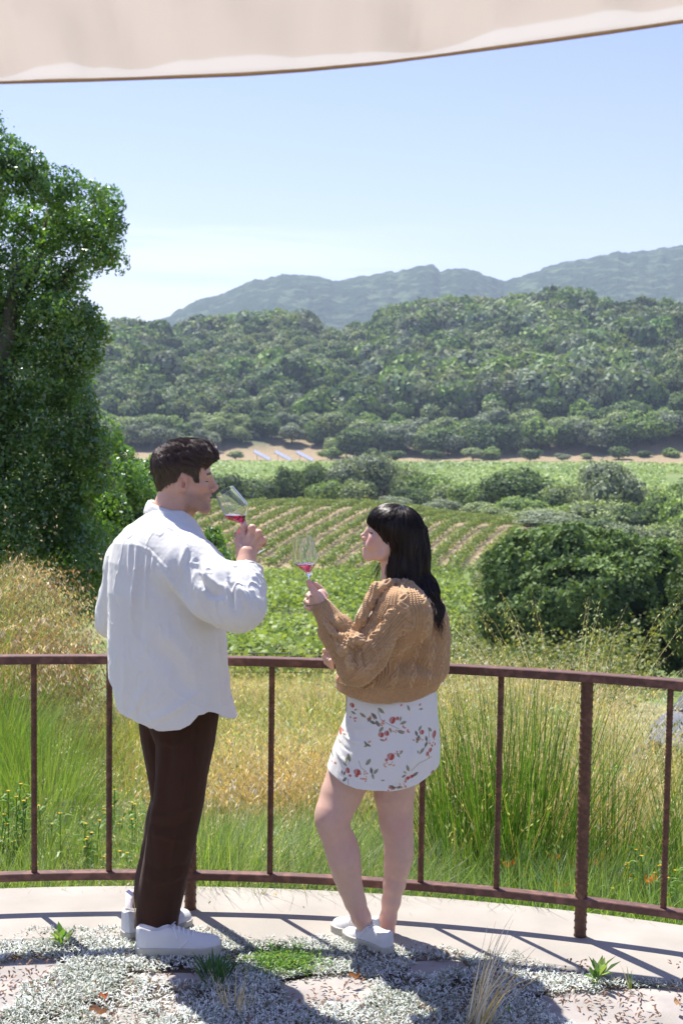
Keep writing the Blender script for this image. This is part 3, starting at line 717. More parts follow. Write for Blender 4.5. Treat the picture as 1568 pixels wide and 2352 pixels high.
    s.op(lambda X, Y, Z: ((X-cc[0])*ax[0]+(Y-cc[1])*ax[1]+(Z-cc[2])*ax[2])-.018, s.lo, s.lo+s.h*s.n, .004, 'and')
    V, F = s.mesh(2); Nn = vnormals(V, F); V = V+Nn*((fbm(V*45, 3)-.5)*.016)[:, None]
    mkc = part('cuff', V, F, m_shirt)
    # --- trousers
    s = SDF(W(280, 2150, 4.75)-np.array([0, .16, .02]), W(540, 1560, 4.8)+np.array([0, .45, 0]), .0042)
    near = rowsW([(1560, 318, 492, 4.84, .125, -.5), (1640, 322, 499, 4.84, .13, -.5), (1667, 345, 497, 4.82, .115, -.3), (1711, 360, 492, 4.80, .10, -.2), (1785, 358, 477, 4.79, .092, 0), (1839, 353, 469, 4.80, .09, 0), (1892, 343, 459, 4.81, .086, 0), (1934, 336, 451, 4.82, .084, 0), (1977, 327, 440, 4.83, .082, 0), (2030, 319, 427, 4.84, .08, 0), (2085, 314, 415, 4.85, .078, 0), (2128, 310, 408, 4.86, .078, 0)])
    far = rowsW([(1620, 318, 440, 4.92, .11, 0), (1666, 319, 430, 4.93, .105, 0), (1727, 330, 430, 4.95, .10, 0), (1791, 344, 432, 4.97, .095, 0), (1833, 351, 430, 4.98, .09, 0), (1881, 338, 425, 4.99, .085, 0), (1966, 324, 410, 5.0, .08, 0), (2003, 316, 400, 5.0, .08, 0), (2078, 306, 385, 5.01, .078, 0)])
    s.loft(near, p=2.2); s.loft([(r[0], r[1], r[2], r[3]-.007, r[4]-.007, r[5]) for r in near if r[0] < W(0, 2000, 4.85)[2]], p=2.2, mode='sub'); s.loft(far, k=.006, p=2.2)
    hz2 = W(0, 2131, 4.85)[2]
    V, F = s.mesh(2); Nn = vnormals(V, F)
    fl = [(L3((392, 1690, 4.74), (388, 1760, 4.72), (372, 1850, 4.73)), .016, -.010), (L3((432, 1640, 4.71), (438, 1750, 4.70), (420, 1850, 4.72), (398, 1950, 4.74), (385, 2060, 4.76)), .006, .006), (L3((365, 1700, 4.74), (400, 1712, 4.71), (440, 1690, 4.70)), .010, .008), (L3((352, 1870, 4.76), (390, 1878, 4.72), (440, 1850, 4.73)), .013, .010), (L3((346, 1890, 4.76), (385, 1900, 4.73), (430, 1885, 4.74)), .011, -.009), (L3((350, 1910, 4.76), (385, 1925, 4.73), (432, 1925, 4.75)), .012, .008),
          (L3((330, 1980, 4.78), (370, 2000, 4.75), (428, 1985, 4.77)), .013, -.008), (L3((326, 2010, 4.78), (370, 2030, 4.75), (420, 2010, 4.77)), .012, .008), (L3((450, 1625, 4.71), (447, 1700, 4.70), (442, 1780, 4.7)), .007, -.006), (L3((335, 1960, 4.77), (345, 1900, 4.75), (372, 1820, 4.73)), .012, .008), (L3((318, 2080, 4.79), (360, 2060, 4.77), (405, 2070, 4.79)), .012, .006)]
    V = folds(V, Nn, [(a_, b_, c_*.7) for a_, b_, c_ in fl]); V = V+Nn*((fbm(V*np.array([12, 12, 4]), 3)-.5)*.02)[:, None]+Nn*((fbm(V*np.array([45, 45, 12]), 2)-.5)*.003)[:, None]
    part('trousers', V, F, m_pants)
    # --- socks and shoes
    for (a_, b_) in (((W(352, 2175, 4.87), W(352, 2105, 4.86))), ((W(312, 2140, 5.02), W(315, 2050, 5.02)))):
        c_, d_ = np.array(a_), np.array(b_); k = MB(); k.add(*tube([c_-np.array([0, 0, .02]), c_, (c_+d_)/2, d_], [.045, .043, .040, .041], 24)); V = np.concatenate(k.V)-inv; k.V = [V]; k.build('sock', m_sock, root, usecol=False)
    a_ = G(312, 2200, 0.0); b_ = G(508, 2196, 0.0); a_[2] = b_[2] = .018; shoe('shoe', a_-inv, b_-inv, root, wd=.050, high=.096)
    a_ = G(282, 2166, 0.0); b_ = G(436, 2132, 0.0); a_[2] = b_[2] = .016; shoe('shoe', a_-inv, b_-inv, root, wd=.052, high=.104)
    return root
build_man()
# ------------------------------------------------------------------ the woman
m_knit = clothmat('camel wool knit', (.36, .195, .085), .95, 520, .55, .12, 12, sheen=.35, vcol=True)
m_skirt = clothmat('printed cotton', (.8, .78, .74), .85, 800, .12, .18, 12, vcol=True, sheen=.1, stretch=(1, 1, .6))
m_canvas = clothmat('white canvas', (.64, .63, .64), .9, 900, .2, .1, 20, sheen=.1)
m_whair = hairmat('black hair', (.010, .006, .005), (.045, .026, .019), .36, .45)
m_gold = noisemat('gold', (.7, .5, .25), (.8, .6, .3), rough=.25, bump=0, metal=1)
def cable(u, v, per=.070, P=.044):
    """cable-knit relief, 0..1, u across the columns, v along them"""
    c = np.mod(u, per)/per-.5; x = c*per; A = .0088
    a = A*np.sin(2*np.pi*v/P); b = A*np.sin(2*np.pi*v/P+2.1)
    k = np.exp(-((x-a)/.0052)**2)+np.exp(-((x-b)/.0052)**2)
    rib = np.exp(-((np.abs(x)-.0215)/.0028)**2)*.75+np.exp(-((np.abs(x)-.0305)/.0028)**2)*.75
    purl = .18*np.sin(v*2*np.pi/.006)*(np.abs(x) > .012)
    return np.clip(k, 0, 1.1)*(np.abs(x) < .0175)+rib+purl
def limbfn(a, b, f):
    a = np.array(a); b = np.array(b); ax = (b-a); L_ = np.linalg.norm(ax); ax /= L_
    n = np.cross(ax, [0, 1.0, 0]); n /= np.linalg.norm(n); m = np.cross(ax, n)
    def g(X, Y, Z, t):
        x, y, z = X-a[0], Y-a[1], Z-a[2]
        return f(np.arctan2(x*m[0]+y*m[1]+z*m[2], x*n[0]+y*n[1]+z*n[2]), t*L_)
    return g
def build_woman():
    f0 = G(880, 2190); root = empty('person', (float(f0[0]), float(f0[1]), 0))
    tag(root, 'smiling person with long dark hair, camel cable knit cardigan and floral skirt raising a glass', 'person')
    inv = np.array(root.location)
    def part(name, V, F, mat, col=None, par=root): return mk(name, np.asarray(V)-inv, F, mat, par, col)
    up = np.array([0, 0, 1.]); fd = np.array([-math.cos(R(3)), math.sin(R(3)), 0]); ld = np.cross(up, fd)
    Rw = np.stack([fd, ld, up], 1)@rotm('Y', -13); K = .88; ho = W(897, 1239, 4.84)-ld*.068; hf_ = W(895.5, 1242.5, 4.84)-ld*.068; KF = .93
    V, F, C = sculpt_head(True); SK = np.array((.65, .42, .325))
    bodyV, bodyF4, bodyF3, bodyC = [toworld(Rw, hf_, V*KF)], [F[0], F[1]], [F[2]], [C]; nb = len(V)
    def skin(V): return np.tile(SK, (len(V), 1))*(.93+.14*fbm(V*60, 3)[:, None])
    def addbody(V, F, C=None):
        nonlocal nb
        bodyV.append(V); bodyF4.append(F+nb); bodyC.append(skin(V) if C is None else C); nb += len(V)
    def fingers(s, chains): 
        for c, r in chains: s.chain(c, r, .0045, .002)
    # left hand round the stem
    wr = W(746, 1398, 4.73)
    s = SDF(W(740, 1370, 4.75)-.09, W(740, 1370, 4.75)+.09, .0017)
    s.chain([W(768, 1440, 4.70), wr, W(734, 1380, 4.745)], [.030, .0235, .024], .01)
    s.ell(W(724, 1383, 4.75), (.025, .021, .030), None, .012); s.ell(W(736, 1368, 4.765), (.020, .018, .022), None, .012)
    s.chain([W(735, 1385, 4.73), W(724, 1364, 4.725), W(715, 1350, 4.735), W(709, 1337, 4.75)], [.0165, .0125, .0105, .0085], .008, .002)
    s.chain([W(746, 1368, 4.78), W(736, 1352, 4.785), W(725, 1343, 4.775), W(718, 1340, 4.768)], [.0125, .0105, .0088, .0075], .008, .002)
    for i, (du, dv) in enumerate(((0, 0), (-5, 13), (-4, 26))):
        s.chain([W(740+du, 1368+dv, 4.79), W(712+du, 1364+dv, 4.80), W(707+du, 1368+dv, 4.768), W(716+du, 1373+dv, 4.742)], [.0105, .0095-.0004*i, .0088-.0004*i, .0078], .005, .002)
    hV, hF = s.mesh(1); addbody(hV, hF)
    for (u, v, Y) in ((708.5, 1334, 4.745), (702, 1380, 4.75), (702, 1393, 4.755)): pass
    # right hand resting on the rail
    s = SDF(W(765, 1510, 5.07)-.1, W(765, 1510, 5.07)+.1, .0019)
    w2 = W(790, 1520, 5.06); s.chain([W(820, 1530, 5.05), w2, W(768, 1506, 5.08)], [.03, .024, .025], .01)
    s.ell(W(762, 1503, 5.085), (.03, .028, .017), None, .012)
    for i in range(4):
        k = W(752+4*i, 1496+3*i, 5.10-.013*i); s.chain([W(764, 1503, 5.09-.012*i), k, W(745+5*i, 1506+4*i, 5.075-.012*i), W(748+5*i, 1522+4*i, 5.082-.012*i)], [.0115, .0105, .0092, .0078], .005, .002)
    s.chain([W(772, 1502, 5.06), W(757, 1492, 5.06), W(745, 1494, 5.07)], [.013, .0105, .009], .006)
    addbody(*s.mesh(1))
    # legs
    s = SDF(W(700, 2200, 4.85)-np.array([0, .18, .02]), W(980, 1640, 4.85)+np.array([0, .35, 0]), .0034)
    c1 = [(835, 1690, 4.90, .085), (800, 1785, 4.885, .076), (783, 1825, 4.87, .0715), (768, 1862, 4.85, .064), (764, 1885, 4.84, .0585), (768, 1908, 4.84, .0545), (779, 1943, 4.845, .0545), (788, 1975, 4.84, .0545), (795, 2005, 4.85, .0505), (805, 2040, 4.86, .0435), (815, 2070, 4.865, .0385), (828, 2105, 4.87, .0345), (842, 2135, 4.88, .034)]
    c2 = [(905, 1690, 4.92, .09), (905, 1780, 4.92, .077), (905, 1825, 4.92, .071), (908, 1860, 4.93, .0625), (911, 1892, 4.93, .056), (914, 1925, 4.93, .0525), (915, 1957, 4.935, .0525), (911, 1990, 4.94, .048), (905, 2030, 4.94, .0405), (898, 2070, 4.945, .0335), (891, 2110, 4.95, .030), (887, 2140, 4.95, .0285), (886, 2165, 4.95, .031)]
    for c in (c1, c2): s.chain([W(u, v, Y) for u, v, Y, r in c], [r*np.interp(v, [1800, 1900, 2110], [.97, .92, .90]) for u, v, Y, r in c], .02)
    s.ell(W(760, 1878, 4.835), (.046, .048, .05), None, .03); s.ell(W(906, 1888, 4.91), (.047, .045, .06), None, .03)          # knees
    s.ell(W(800, 1975, 4.86), (.036, .038, .10), None, .03); s.ell(W(922, 1950, 4.90), (.034, .038, .10), None, .03)           # calves
    s.ell(W(822, 2106, 4.84), (.010, .010, .013), None, .012); s.ell(W(889, 2141, 4.925), (.009, .009, .012), None, .012)
    V, F = s.mesh(2); C = skin(V)
    def blush(p, r, a, c=(.62, .25, .22)):
        nonlocal C; m = (np.exp(-(np.linalg.norm(V-p, axis=1)/r)**2)*a)[:, None]; C = C*(1-m)+np.array(c)*m
    blush(W(757, 1868, 4.73), .05, .3); blush(W(795, 1890, 4.74), .035, .5, (.55, .22, .22)); blush(W(920, 1893, 4.88), .04, .4, (.55, .24, .22)); blush(W(822, 2108, 4.83), .03, .35); blush(W(886, 2125, 4.92), .05, .45); blush(W(790, 1950, 4.8), .05, .15)
    addbody(V, F, C)
    # torso core
    s = SDF(W(760, 1760, 4.85)-.15, W(1040, 1330, 4.85)+.25, .011)
    s.loft(rowsW([(1335, 890, 945, 4.88, .04, .3), (1380, 870, 975, 4.87, .06, .3), (1450, 860, 985, 4.88, .07, .3), (1600, 840, 970, 4.88, .07, .3), (1720, 830, 970, 4.89, .08, .3)]))
    addbody(*s.mesh(1))
    F4 = np.concatenate(bodyF4); part('body', np.concatenate(bodyV), [F4]+bodyF3, m_skin, np.concatenate(bodyC))
    a = np.linspace(0, 2*np.pi, 20); cR = W(700.5, 1381, 4.765)
    part('ring', *tube(np.stack([cR[0]+.0*a, cR[1]+.0088*np.cos(a), cR[2]+.0088*np.sin(a)], 1), .0012, 6), m_gold)
    # --- white top under the cardigan
    s = SDF(W(760, 1560, 4.8)-.12, W(960, 1320, 4.8)+.2, .005)
    s.ell(W(859, 1450, 4.80), (.070, .09, .115), None, .03); s.ell(W(900, 1405, 4.84), (.07, .09, .05), None, .03)
    part('top', *s.mesh(2), m_shirt)
    # --- cardigan
    h = .0024; s = SDF(W(690, 1640, 4.8)-np.array([0, .26, 0]), W(1045, 1325, 4.85)+np.array([0, .38, 0]), h)
    TH = .45
    body = rowsW([(1338, 892, 958, 4.88, .05, TH), (1350, 866, 985, 4.88, .075, TH), (1368, 846, 1002, 4.875, .10, TH), (1390, 846, 1014, 4.87, .12, TH), (1420, 834, 1024, 4.87, .13, TH), (1470, 812, 1029, 4.87, .135, TH), (1510, 794, 1028, 4.87, .14, TH), (1545, 782, 1022, 4.87, .145, TH), (1562, 776, 1013, 4.87, .145, TH), (1580, 773, 1004, 4.87, .138, TH), (1625, 770, 999, 4.87, .135, TH)])
    zr = W(0, 1566, 4.74)[2]
    def tx(X, Y, Z, an):
        c = cable(an*.165+.02, Z)*.0064*(Z > zr); rb = .0016*np.sin(an*230)*(Z <= zr)
        return c+rb
    s.loft(body, p=2.2)
    sh, el, cu = W(925, 1412, 4.745), W(822, 1528, 4.68), W(741, 1398, 4.735)
    sl = lambda an, v: cable(an*.075+.01, v+.01)*.0062
    s.cone(W(915, 1392, 4.80), sh, .080, .082, .06); s.cone(sh, el, .080, .060, .045)
    fo = el+(cu-el)*.62; s.cone(el, fo, .062, .054, .02); s.cone(fo, cu, .050, .036, .012)
    s.ell(W(765, 1432, 4.70), (.034, .035, .026), None, .012); s.ell(W(783, 1461, 4.68), (.044, .040, .025), None, .012); s.ell(W(805, 1478, 4.655), (.045, .045, .026), rotm('Y', -25), .012)
    s.chain([W(960, 1430, 4.99), W(905, 1500, 5.06), W(800, 1526, 5.06)], [.07, .055, .036], .03)
    # collar edge and open front
    s.chain([W(u, v, Y) for u, v, Y in ((930, 1345, 4.80), (890, 1344, 4.775), (866, 1354, 4.745), (848, 1385, 4.72), (829, 1422, 4.70), (815, 1448, 4.69))], [.014, .016, .017, .016, .015, .012], .012)
    ce = [W(u, v, Y) for u, v, Y in ((862, 1362, 4.80), (835, 1390, 4.77), (812, 1425, 4.75), (800, 1452, 4.75))]
    s.chain([ho+toworld(Rw, 0, [(-.02, 0, -.06)])[0], ho+toworld(Rw, 0, [(-.045, 0, -.15)])[0]], [.056, .056], .004, mode='sub')
    hx = np.array([W(u, 1600, 4.72)[0] for u in (765, 790, 840, 893, 950, 1001, 1015)]); hz = np.array([W(u, v, 4.73)[2] for u, v in ((765, 1593), (790, 1600), (840, 1611), (893, 1617), (950, 1614), (1001, 1605), (1015, 1600))])
    s.op(lambda X, Y, Z: (np.interp(X, hx, hz)-Z)+0*Y, s.lo, s.lo+s.h*s.n, 0, 'and')
    s.loft([(r[0], r[1], r[2], r[3]-.012, r[4]-.012, r[5]) for r in body if r[0] < W(0, 1575, 4.8)[2]], p=2.2, mode='sub')
    V, F = s.mesh(3); Nn = vnormals(V, F); V0 = V.copy(); L3 = lambda *pts: [W(u, v, Y) for u, v, Y in pts]
    fl = [(L3((795, 1440, 4.63), (820, 1452, 4.60), (850, 1445, 4.61), (885, 1425, 4.64)), .012, -.015), (L3((800, 1462, 4.62), (830, 1478, 4.60), (848, 1500, 4.62)), .010, .016), (L3((790, 1475, 4.62), (812, 1500, 4.60), (820, 1535, 4.61)), .011, -.016), (L3((806, 1470, 4.61), (832, 1500, 4.60), (838, 1535, 4.62)), .009, -.014), (L3((778, 1485, 4.63), (800, 1515, 4.61), (805, 1545, 4.62)), .009, .012),
          (L3((815, 1455, 4.62), (842, 1472, 4.60), (866, 1500, 4.63)), .008, .012), (L3((752, 1425, 4.68), (770, 1445, 4.66), (800, 1450, 4.65)), .008, -.018), (L3((745, 1455, 4.67), (770, 1470, 4.64), (792, 1482, 4.64)), .009, -.012), (L3((840, 1568, 4.70), (890, 1530, 4.69), (915, 1470, 4.68), (930, 1440, 4.69)), .014, -.016), (L3((900, 1460, 4.65), (880, 1520, 4.64), (850, 1560, 4.66)), .02, .008),
          (L3((900, 1530, 4.71), (950, 1520, 4.72), (990, 1545, 4.76)), .02, -.014), (L3((890, 1560, 4.72), (950, 1555, 4.72), (1005, 1560, 4.78)), .018, .012), (L3((915, 1360, 4.76), (905, 1400, 4.69), (890, 1460, 4.655)), .005, -.006), (L3((975, 1440, 4.74), (985, 1500, 4.74), (980, 1560, 4.75)), .02, .010)]
    V = lap(folds(V, Nn, fl), F, 3); V = V+Nn*((fbm(V*16, 2)-.5)*.010)[:, None]; Nn = vnormals(V, F)
    # knit relief follows the sleeve where the sleeve is, the body elsewhere
    Vb = np.array(sorted(body)); th_ = np.interp(V0[:, 2], Vb[:, 0], Vb[:, 5]); cx = np.interp(V0[:, 2], Vb[:, 0], Vb[:, 1]); cy = np.interp(V0[:, 2], Vb[:, 0], Vb[:, 2])
    an = np.arctan2(V0[:, 1]-cy, V0[:, 0]-cx); rel = cable(an*.165+.02, V0[:, 2]); rel = np.where(V0[:, 2] > zr, rel*.0085, .0020*np.sin(an*130)); best = np.full(len(V0), .012)
    for a_, b_, ra, rb, kind in ((sh, el, .080, .060, 0), (el, fo, .062, .054, 1), (fo, cu, .050, .036, 2)):
        ax = b_-a_; L_ = np.linalg.norm(ax); ax = ax/L_; t_ = np.clip((V0-a_)@ax/L_, 0, 1); q_ = V0-a_-ax*(t_*L_)[:, None]; dd_ = np.linalg.norm(q_, axis=1)-(ra+(rb-ra)*t_)
        n_ = np.cross(ax, [0, 1.0, 0]); n_ /= np.linalg.norm(n_); m_ = np.cross(ax, n_); an2 = np.arctan2(q_@m_, q_@n_)
        rl = cable(an2*(.078 if kind == 0 else .067)+.01, t_*L_+.01*kind)*.0078 if kind < 2 else .0020*np.sin(an2*36)
        m2 = (np.abs(dd_) < best) & ((V0-a_)@ax > -.01); rel = np.where(m2, rl, rel); best = np.where(m2, np.abs(dd_), best)
    V = V+Nn*(rel+(fbm(V*260, 2)-.5)*.0016)[:, None]
    C = np.tile((.50, .315, .16), (len(V), 1))*(.80+.4*fbm(V*150, 3)[:, None])
    part('cardigan', V, F, m_knit, C)
    # --- skirt with its printed berries, blossoms and leaves
    s = SDF(W(725, 1840, 4.8)-np.array([0, .22, 0]), W(1025, 1575, 4.85)+np.array([0, .36, 0]), .0024)
    body = rowsW([(1575, 800, 1000, 4.87, .115, .2), (1603, 797, 1003, 4.87, .12, .2), (1638, 795, 1004, 4.87, .13, .2), (1657, 788, 1006, 4.87, .135, .2), (1718, 764, 1009, 4.87, .15, .1), (1780, 743, 1008, 4.87, .155, .1), (1830, 738, 1000, 4.87, .155, .1)])
    s.loft(body, p=2.25)
    hx = np.array([W(u, 1800, 4.73)[0] for u in (735, 742, 790, 820, 854, 899, 930, 960, 1004, 1015)]); hz = np.array([W(u, v, 4.73)[2] for u, v in ((735, 1776), (742, 1780), (790, 1803), (820, 1811), (854, 1814), (899, 1817), (930, 1812), (960, 1804), (1004, 1781), (1015, 1775))])
    s.op(lambda X, Y, Z: (np.interp(X, hx, hz)-Z)+0*Y, s.lo, s.lo+s.h*s.n, 0, 'and')
    s.loft([(r[0], r[1], r[2], r[3]-.006, r[4]-.006, r[5]) for r in body if r[0] < W(0, 1690, 4.8)[2]], p=2.25, mode='sub')
    V, F = s.mesh(2); Nn = vnormals(V, F)
    hemL = L3(*[(u, v-14, 4.73) for u, v in ((742, 1780), (790, 1803), (854, 1814), (899, 1817), (960, 1804), (1004, 1781))])
    fl = [(L3((795, 1660, 4.78), (785, 1690, 4.76), (775, 1730, 4.75)), .007, .009), (L3((790, 1672, 4.76), (815, 1680, 4.73), (845, 1676, 4.72)), .006, .006), (L3((783, 1690, 4.76), (805, 1706, 4.73), (830, 1708, 4.72)), .007, .007), (L3((775, 1705, 4.76), (790, 1722, 4.74), (805, 1730, 4.73)), .005, -.006), (L3((768, 1722, 4.76), (782, 1745, 4.74), (800, 1760, 4.73)), .008, .008), (hemL, .003, -.0025), (L3((812, 1610, 4.75), (805, 1700, 4.73), (800, 1790, 4.72)), .003, -.002), (L3((870, 1620, 4.73), (920, 1630, 4.73), (985, 1620, 4.76)), .016, .004), (L3((960, 1700, 4.73), (940, 1760, 4.72), (900, 1800, 4.72)), .014, .005)]
    V = folds(V, Nn, fl); V = V+Nn*((fbm(V*np.array([14, 14, 8]), 3)-.5)*.007)[:, None]
    C = np.tile((.76, .745, .70), (len(V), 1))
    # pattern coordinates: millimetres on the cloth, seen from behind; the same motifs repeat on the front
    a0 = G(0, 0, 0) if False else None
    px = W(870, 1700, 4.73); qx = (V[:, 0]-px[0])*693+870; qz = 1700-(V[:, 2]-px[2])*693; qx = qx-(V[:, 0]*0)
    back = Nn[:, 1] < .3; qx = np.where(back, qx, 1740-qx+31)
    rr_ = np.random.default_rng(11)
    RED, PIN, GRN, DGR, PEA, BRN = (.42, .045, .02), (.60, .20, .12), (.22, .22, .10), (.10, .10, .05), (.66, .38, .20), (.14, .08, .05)
    def mot(cx, cz, a, b, ang, c):
        nonlocal C
        a, b = a*1.1, b*1.1; t = math.radians(ang); x, z = qx-cx, qz-cz; u_ = (x*math.cos(t)+z*math.sin(t))/a; v_ = (-x*math.sin(t)+z*math.cos(t))/b
        r_ = np.sqrt(u_*u_+v_*v_); m = (smoothstep(1.12, .9, r_)*(.82+.18*np.sin(u_*4)))[:, None]; C = C*(1-m)+np.array(c)*m
    def leaf(cx, cz, L_, ang, c=GRN):
        nonlocal C
        L_ = L_*1.18
        t = math.radians(ang); x, z = qx-cx, qz-cz; u_ = (x*math.cos(t)+z*math.sin(t))/L_; v_ = (-x*math.sin(t)+z*math.cos(t))
        wd = np.clip(1-u_*u_, 0, 1)*L_*.42; m = ((np.abs(u_) < 1)*smoothstep(0, -1.0, np.abs(v_)-wd)*(.75+.2*(np.abs(v_) > .7)))[:, None]; C = C*(1-m)+np.array(c)*m
    def line(pts, c=GRN, w_=.7):
        nonlocal C
        d, t = polydist(np.stack([qx, qz], 1), pts); m = (smoothstep(w_+.5, w_-.4, d)*.75)[:, None]; C = C*(1-m)+np.array(c)*m
    def clus(cx, cz, n, sp, c=PEA):
        for _ in range(n):
            x, z = cx+rr_.normal()*sp, cz+rr_.normal()*sp*.8; mot(x, z, 2.1, 1.8, 0, c); mot(x, z, .8, .8, 0, RED)
    # from the zoomed skirt: (src-based crop) u = 735+x*.1875, v = 1617+y*.1875
    Q = lambda x, y: (735+x*.1875, 1617+y*.1875)
    def at(fn, x, y, *a): fn(*Q(x, y), *a)
    line([Q(470, 710), Q(500, 790), Q(560, 830)]); line([Q(700, 80), Q(740, 190), Q(830, 240), Q(960, 300)]); line([Q(1240, 630), Q(1300, 560), Q(1370, 470)]); line([Q(1130, 830), Q(1230, 740), Q(1390, 690)]); line([Q(330, 660), Q(350, 760)]); line([Q(340, 950), Q(345, 1020)]); line([Q(1350, 330), Q(1355, 440)])
    for x, y, L_, g, c in ((740, 80, 9, 40, GRN), (515, 155, 8, 30, GRN), (655, 150, 9, 45, DGR), (600, 190, 8, -60, DGR), (640, 230, 8, 20, DGR), (700, 240, 8, 60, DGR), (1020, 230, 8, -20, GRN), (985, 180, 6, -80, GRN), (990, 340, 9, 20, GRN), (745, 310, 8, -50, GRN), (865, 320, 6, 70, GRN), (555, 490, 6, 60, DGR), (560, 520, 6, -30, GRN), (590, 510, 6, 30, DGR), (1190, 370, 7, 70, DGR), (1210, 440, 9, -70, DGR), (1235, 310, 7, -60, GRN), (1365, 345, 7, 50, GRN), (1320, 450, 7, 80, DGR), (1315, 520, 7, -70, DGR), (1265, 590, 8, -50, GRN), (1215, 600, 5, 60, GRN), (960, 620, 7, 60, GRN), (1000, 590, 6, -50, GRN), (350, 690, 9, 75, GRN), (320, 720, 7, -80, GRN), (300, 775, 6, 40, GRN), (590, 715, 9, -55, GRN), (630, 820, 8, 80, DGR), (685, 830, 8, -50, GRN), (650, 890, 7, 75, GRN), (1085, 790, 8, 70, GRN), (1050, 840, 5, 40, GRN), (1035, 890, 6, -30, DGR), (1180, 880, 8, -30, DGR), (300, 960, 7, -50, DGR), (265, 880, 5, 80, DGR), (295, 890, 5, -70, DGR), (890, 1020, 7, 20, DGR), (910, 1040, 7, -30, DGR), (980, 1030, 7, -10, DGR), (775, 940, 5, 0, GRN), (1085, 50, 7, 70, GRN), (1245, 75, 5, 0, DGR), (400, 150, 6, 20, DGR), (425, 105, 4, -30, BRN), (290, 430, 5, 0, GRN), (130, 720, 6, 50, DGR), (230, 530, 5, 30, GRN), (760, 440, 6, 20, GRN)): at(leaf, x, y, L_, g, c)
    for x, y, a_, b_, g in ((885, 195, 6.5, 7.5, 20), (745, 375, 6, 5.5, 10), (815, 355, 5.5, 5.5, 0), (945, 175, 4, 4, 0), (1258, 362, 5, 5, 0), (1423, 420, 4.5, 8, 10), (1335, 640, 3.5, 5, 0), (1372, 600, 4, 5, 20), (870, 640, 8, 7.5, 20), (815, 682, 3.5, 3.5, 0), (335, 845, 4.5, 6, -10), (455, 850, 7.5, 6.5, 10), (445, 895, 4, 3.5, 0), (365, 905, 3.5, 2.5, 0), (295, 880, 2, 2.5, 0), (1080, 925, 5.5, 4, -40), (1130, 905, 6, 3.5, -20), (380, 60, 5, 5, 0), (230, 425, 4.5, 7, 0), (1408, 895, 3.5, 5, 30), (178, 797, 3, 2, 0), (265, 395, 2.5, 2.5, 0), (1435, 545, 1.5, 3, 0)): at(mot, x, y, a_, b_, g, RED)
    for x, y, n, sp in ((620, 160, 5, 5), (740, 235, 4, 4), (800, 250, 4, 6), (915, 325, 4, 4), (1040, 280, 3, 3), (1065, 335, 4, 4), (800, 435, 3, 2.5), (850, 310, 2, 3), (600, 462, 3, 3), (1180, 430, 4, 4), (1260, 440, 3, 3), (1380, 510, 4, 4), (1395, 555, 3, 3), (1360, 685, 2, 2), (945, 585, 4, 3), (800, 740, 5, 6), (890, 725, 5, 5), (560, 870, 6, 6), (520, 920, 5, 4), (575, 925, 3, 3), (1055, 965, 4, 3), (880, 1050, 6, 5), (990, 1025, 5, 5), (1045, 1030, 4, 4), (410, 215, 5, 4), (215, 520, 3, 3), (115, 800, 2, 3), (1230, 20, 2, 2), (990, 20, 2, 2)): at(clus, x, y, n, sp, PEA if rr_.random() < .6 else PIN)
    C = C*(.97+.06*fbm(V*400, 2)[:, None])
    part('skirt', V, F, m_skirt, C)
    # --- shoes
    a_, b_ = W(868, 2161, 4.87), G(768, 2176, 0.018); b_ = b_.copy(); L_ = .20; d_ = (b_-a_); 
    d_[1] = math.sqrt(max(L_**2-d_[0]**2-d_[2]**2, .001)); shoe('shoe', a_-inv, a_+d_-inv, root, wd=.042, high=.088, low=True, bow=True)
    a_ = G(896, 2192, 0.016); b_ = a_+np.array([-.15, .16, 0]); shoe('shoe', a_-inv, b_-inv, root, wd=.042, high=.082, low=True)
    # --- hair
    HM = lambda c: toworld(Rw, ho, [np.array(c)*cm*K])[0]
    s = SDF(W(820, 1470, 4.9)-np.array([0, .14, 0]), W(1035, 1140, 4.9)+np.array([0, .16, 0]), .0034)
    s.ell(HM((-1.3, 0, 4.3)), np.array((10.4, 8.9, 9.0))*cm*K, Rw, 0); s.ell(HM((3.6, 0, 4.6)), np.array((6.6, 7.4, 6.9))*cm*K, Rw, .02)
    YH = ho[1]
    s.loft([(W(0, v, yy)[2], *W((a+b)/2, v, yy)[:2], (b-a)/2/675, d, 0) for v, a, b, d, yy in ((1200, 880, 978, .07, YH), (1230, 882, 984, .078, YH), (1263, 884, 987, .08, YH), (1301, 884, 985, .078, YH-.01), (1325, 884, 1000, .075, YH-.025), (1345, 888, 1009, .07, YH-.045), (1371, 905, 1014, .06, YH-.075), (1388, 932, 1013, .05, YH-.09), (1404, 957, 1010, .040, YH-.105), (1420, 978, 1002, .02, YH-.12))], .02)
    xs = [(1150, 830), (1195, 838), (1203, 848), (1213, 862), (1222, 872), (1232, 880), (1263, 886), (1290, 890), (1310, 887), (1330, 884), (1345, 896), (1360, 925), (1380, 948), (1420, 965), (1447, 985)]
    zz = np.array([W(u, v, YH)[2] for v, u in xs])[::-1]; xx = np.array([W(u, v, YH-.06)[0] for v, u in xs])[::-1]
    s.op(lambda X, Y, Z: (np.interp(Z, zz, xx)-X)*.8+0*Y, s.lo, s.lo+s.h*s.n, .006, 'and')
    s.op(lambda X, Y, Z: (Y-YH-.02)-.5*np.maximum(Z-W(0, 1330, YH)[2], 0)*9, s.lo, s.lo+s.h*s.n, .01, 'and')   # the fall lies on the back only
    # let the fall follow the back of the cardigan
    s.op(lambda X, Y, Z: (fbm(np.stack(np.broadcast_arrays(X*90, Y*90, Z*9), -1), 2)-.5)*.010*smoothstep(W(0, 1180, YH)[2], W(0, 1290, YH)[2], Z), s.lo, s.lo+s.h*s.n, 0, 'disp')
    V, F = s.mesh(1); Nn = vnormals(V, F); r = np.random.default_rng(9)
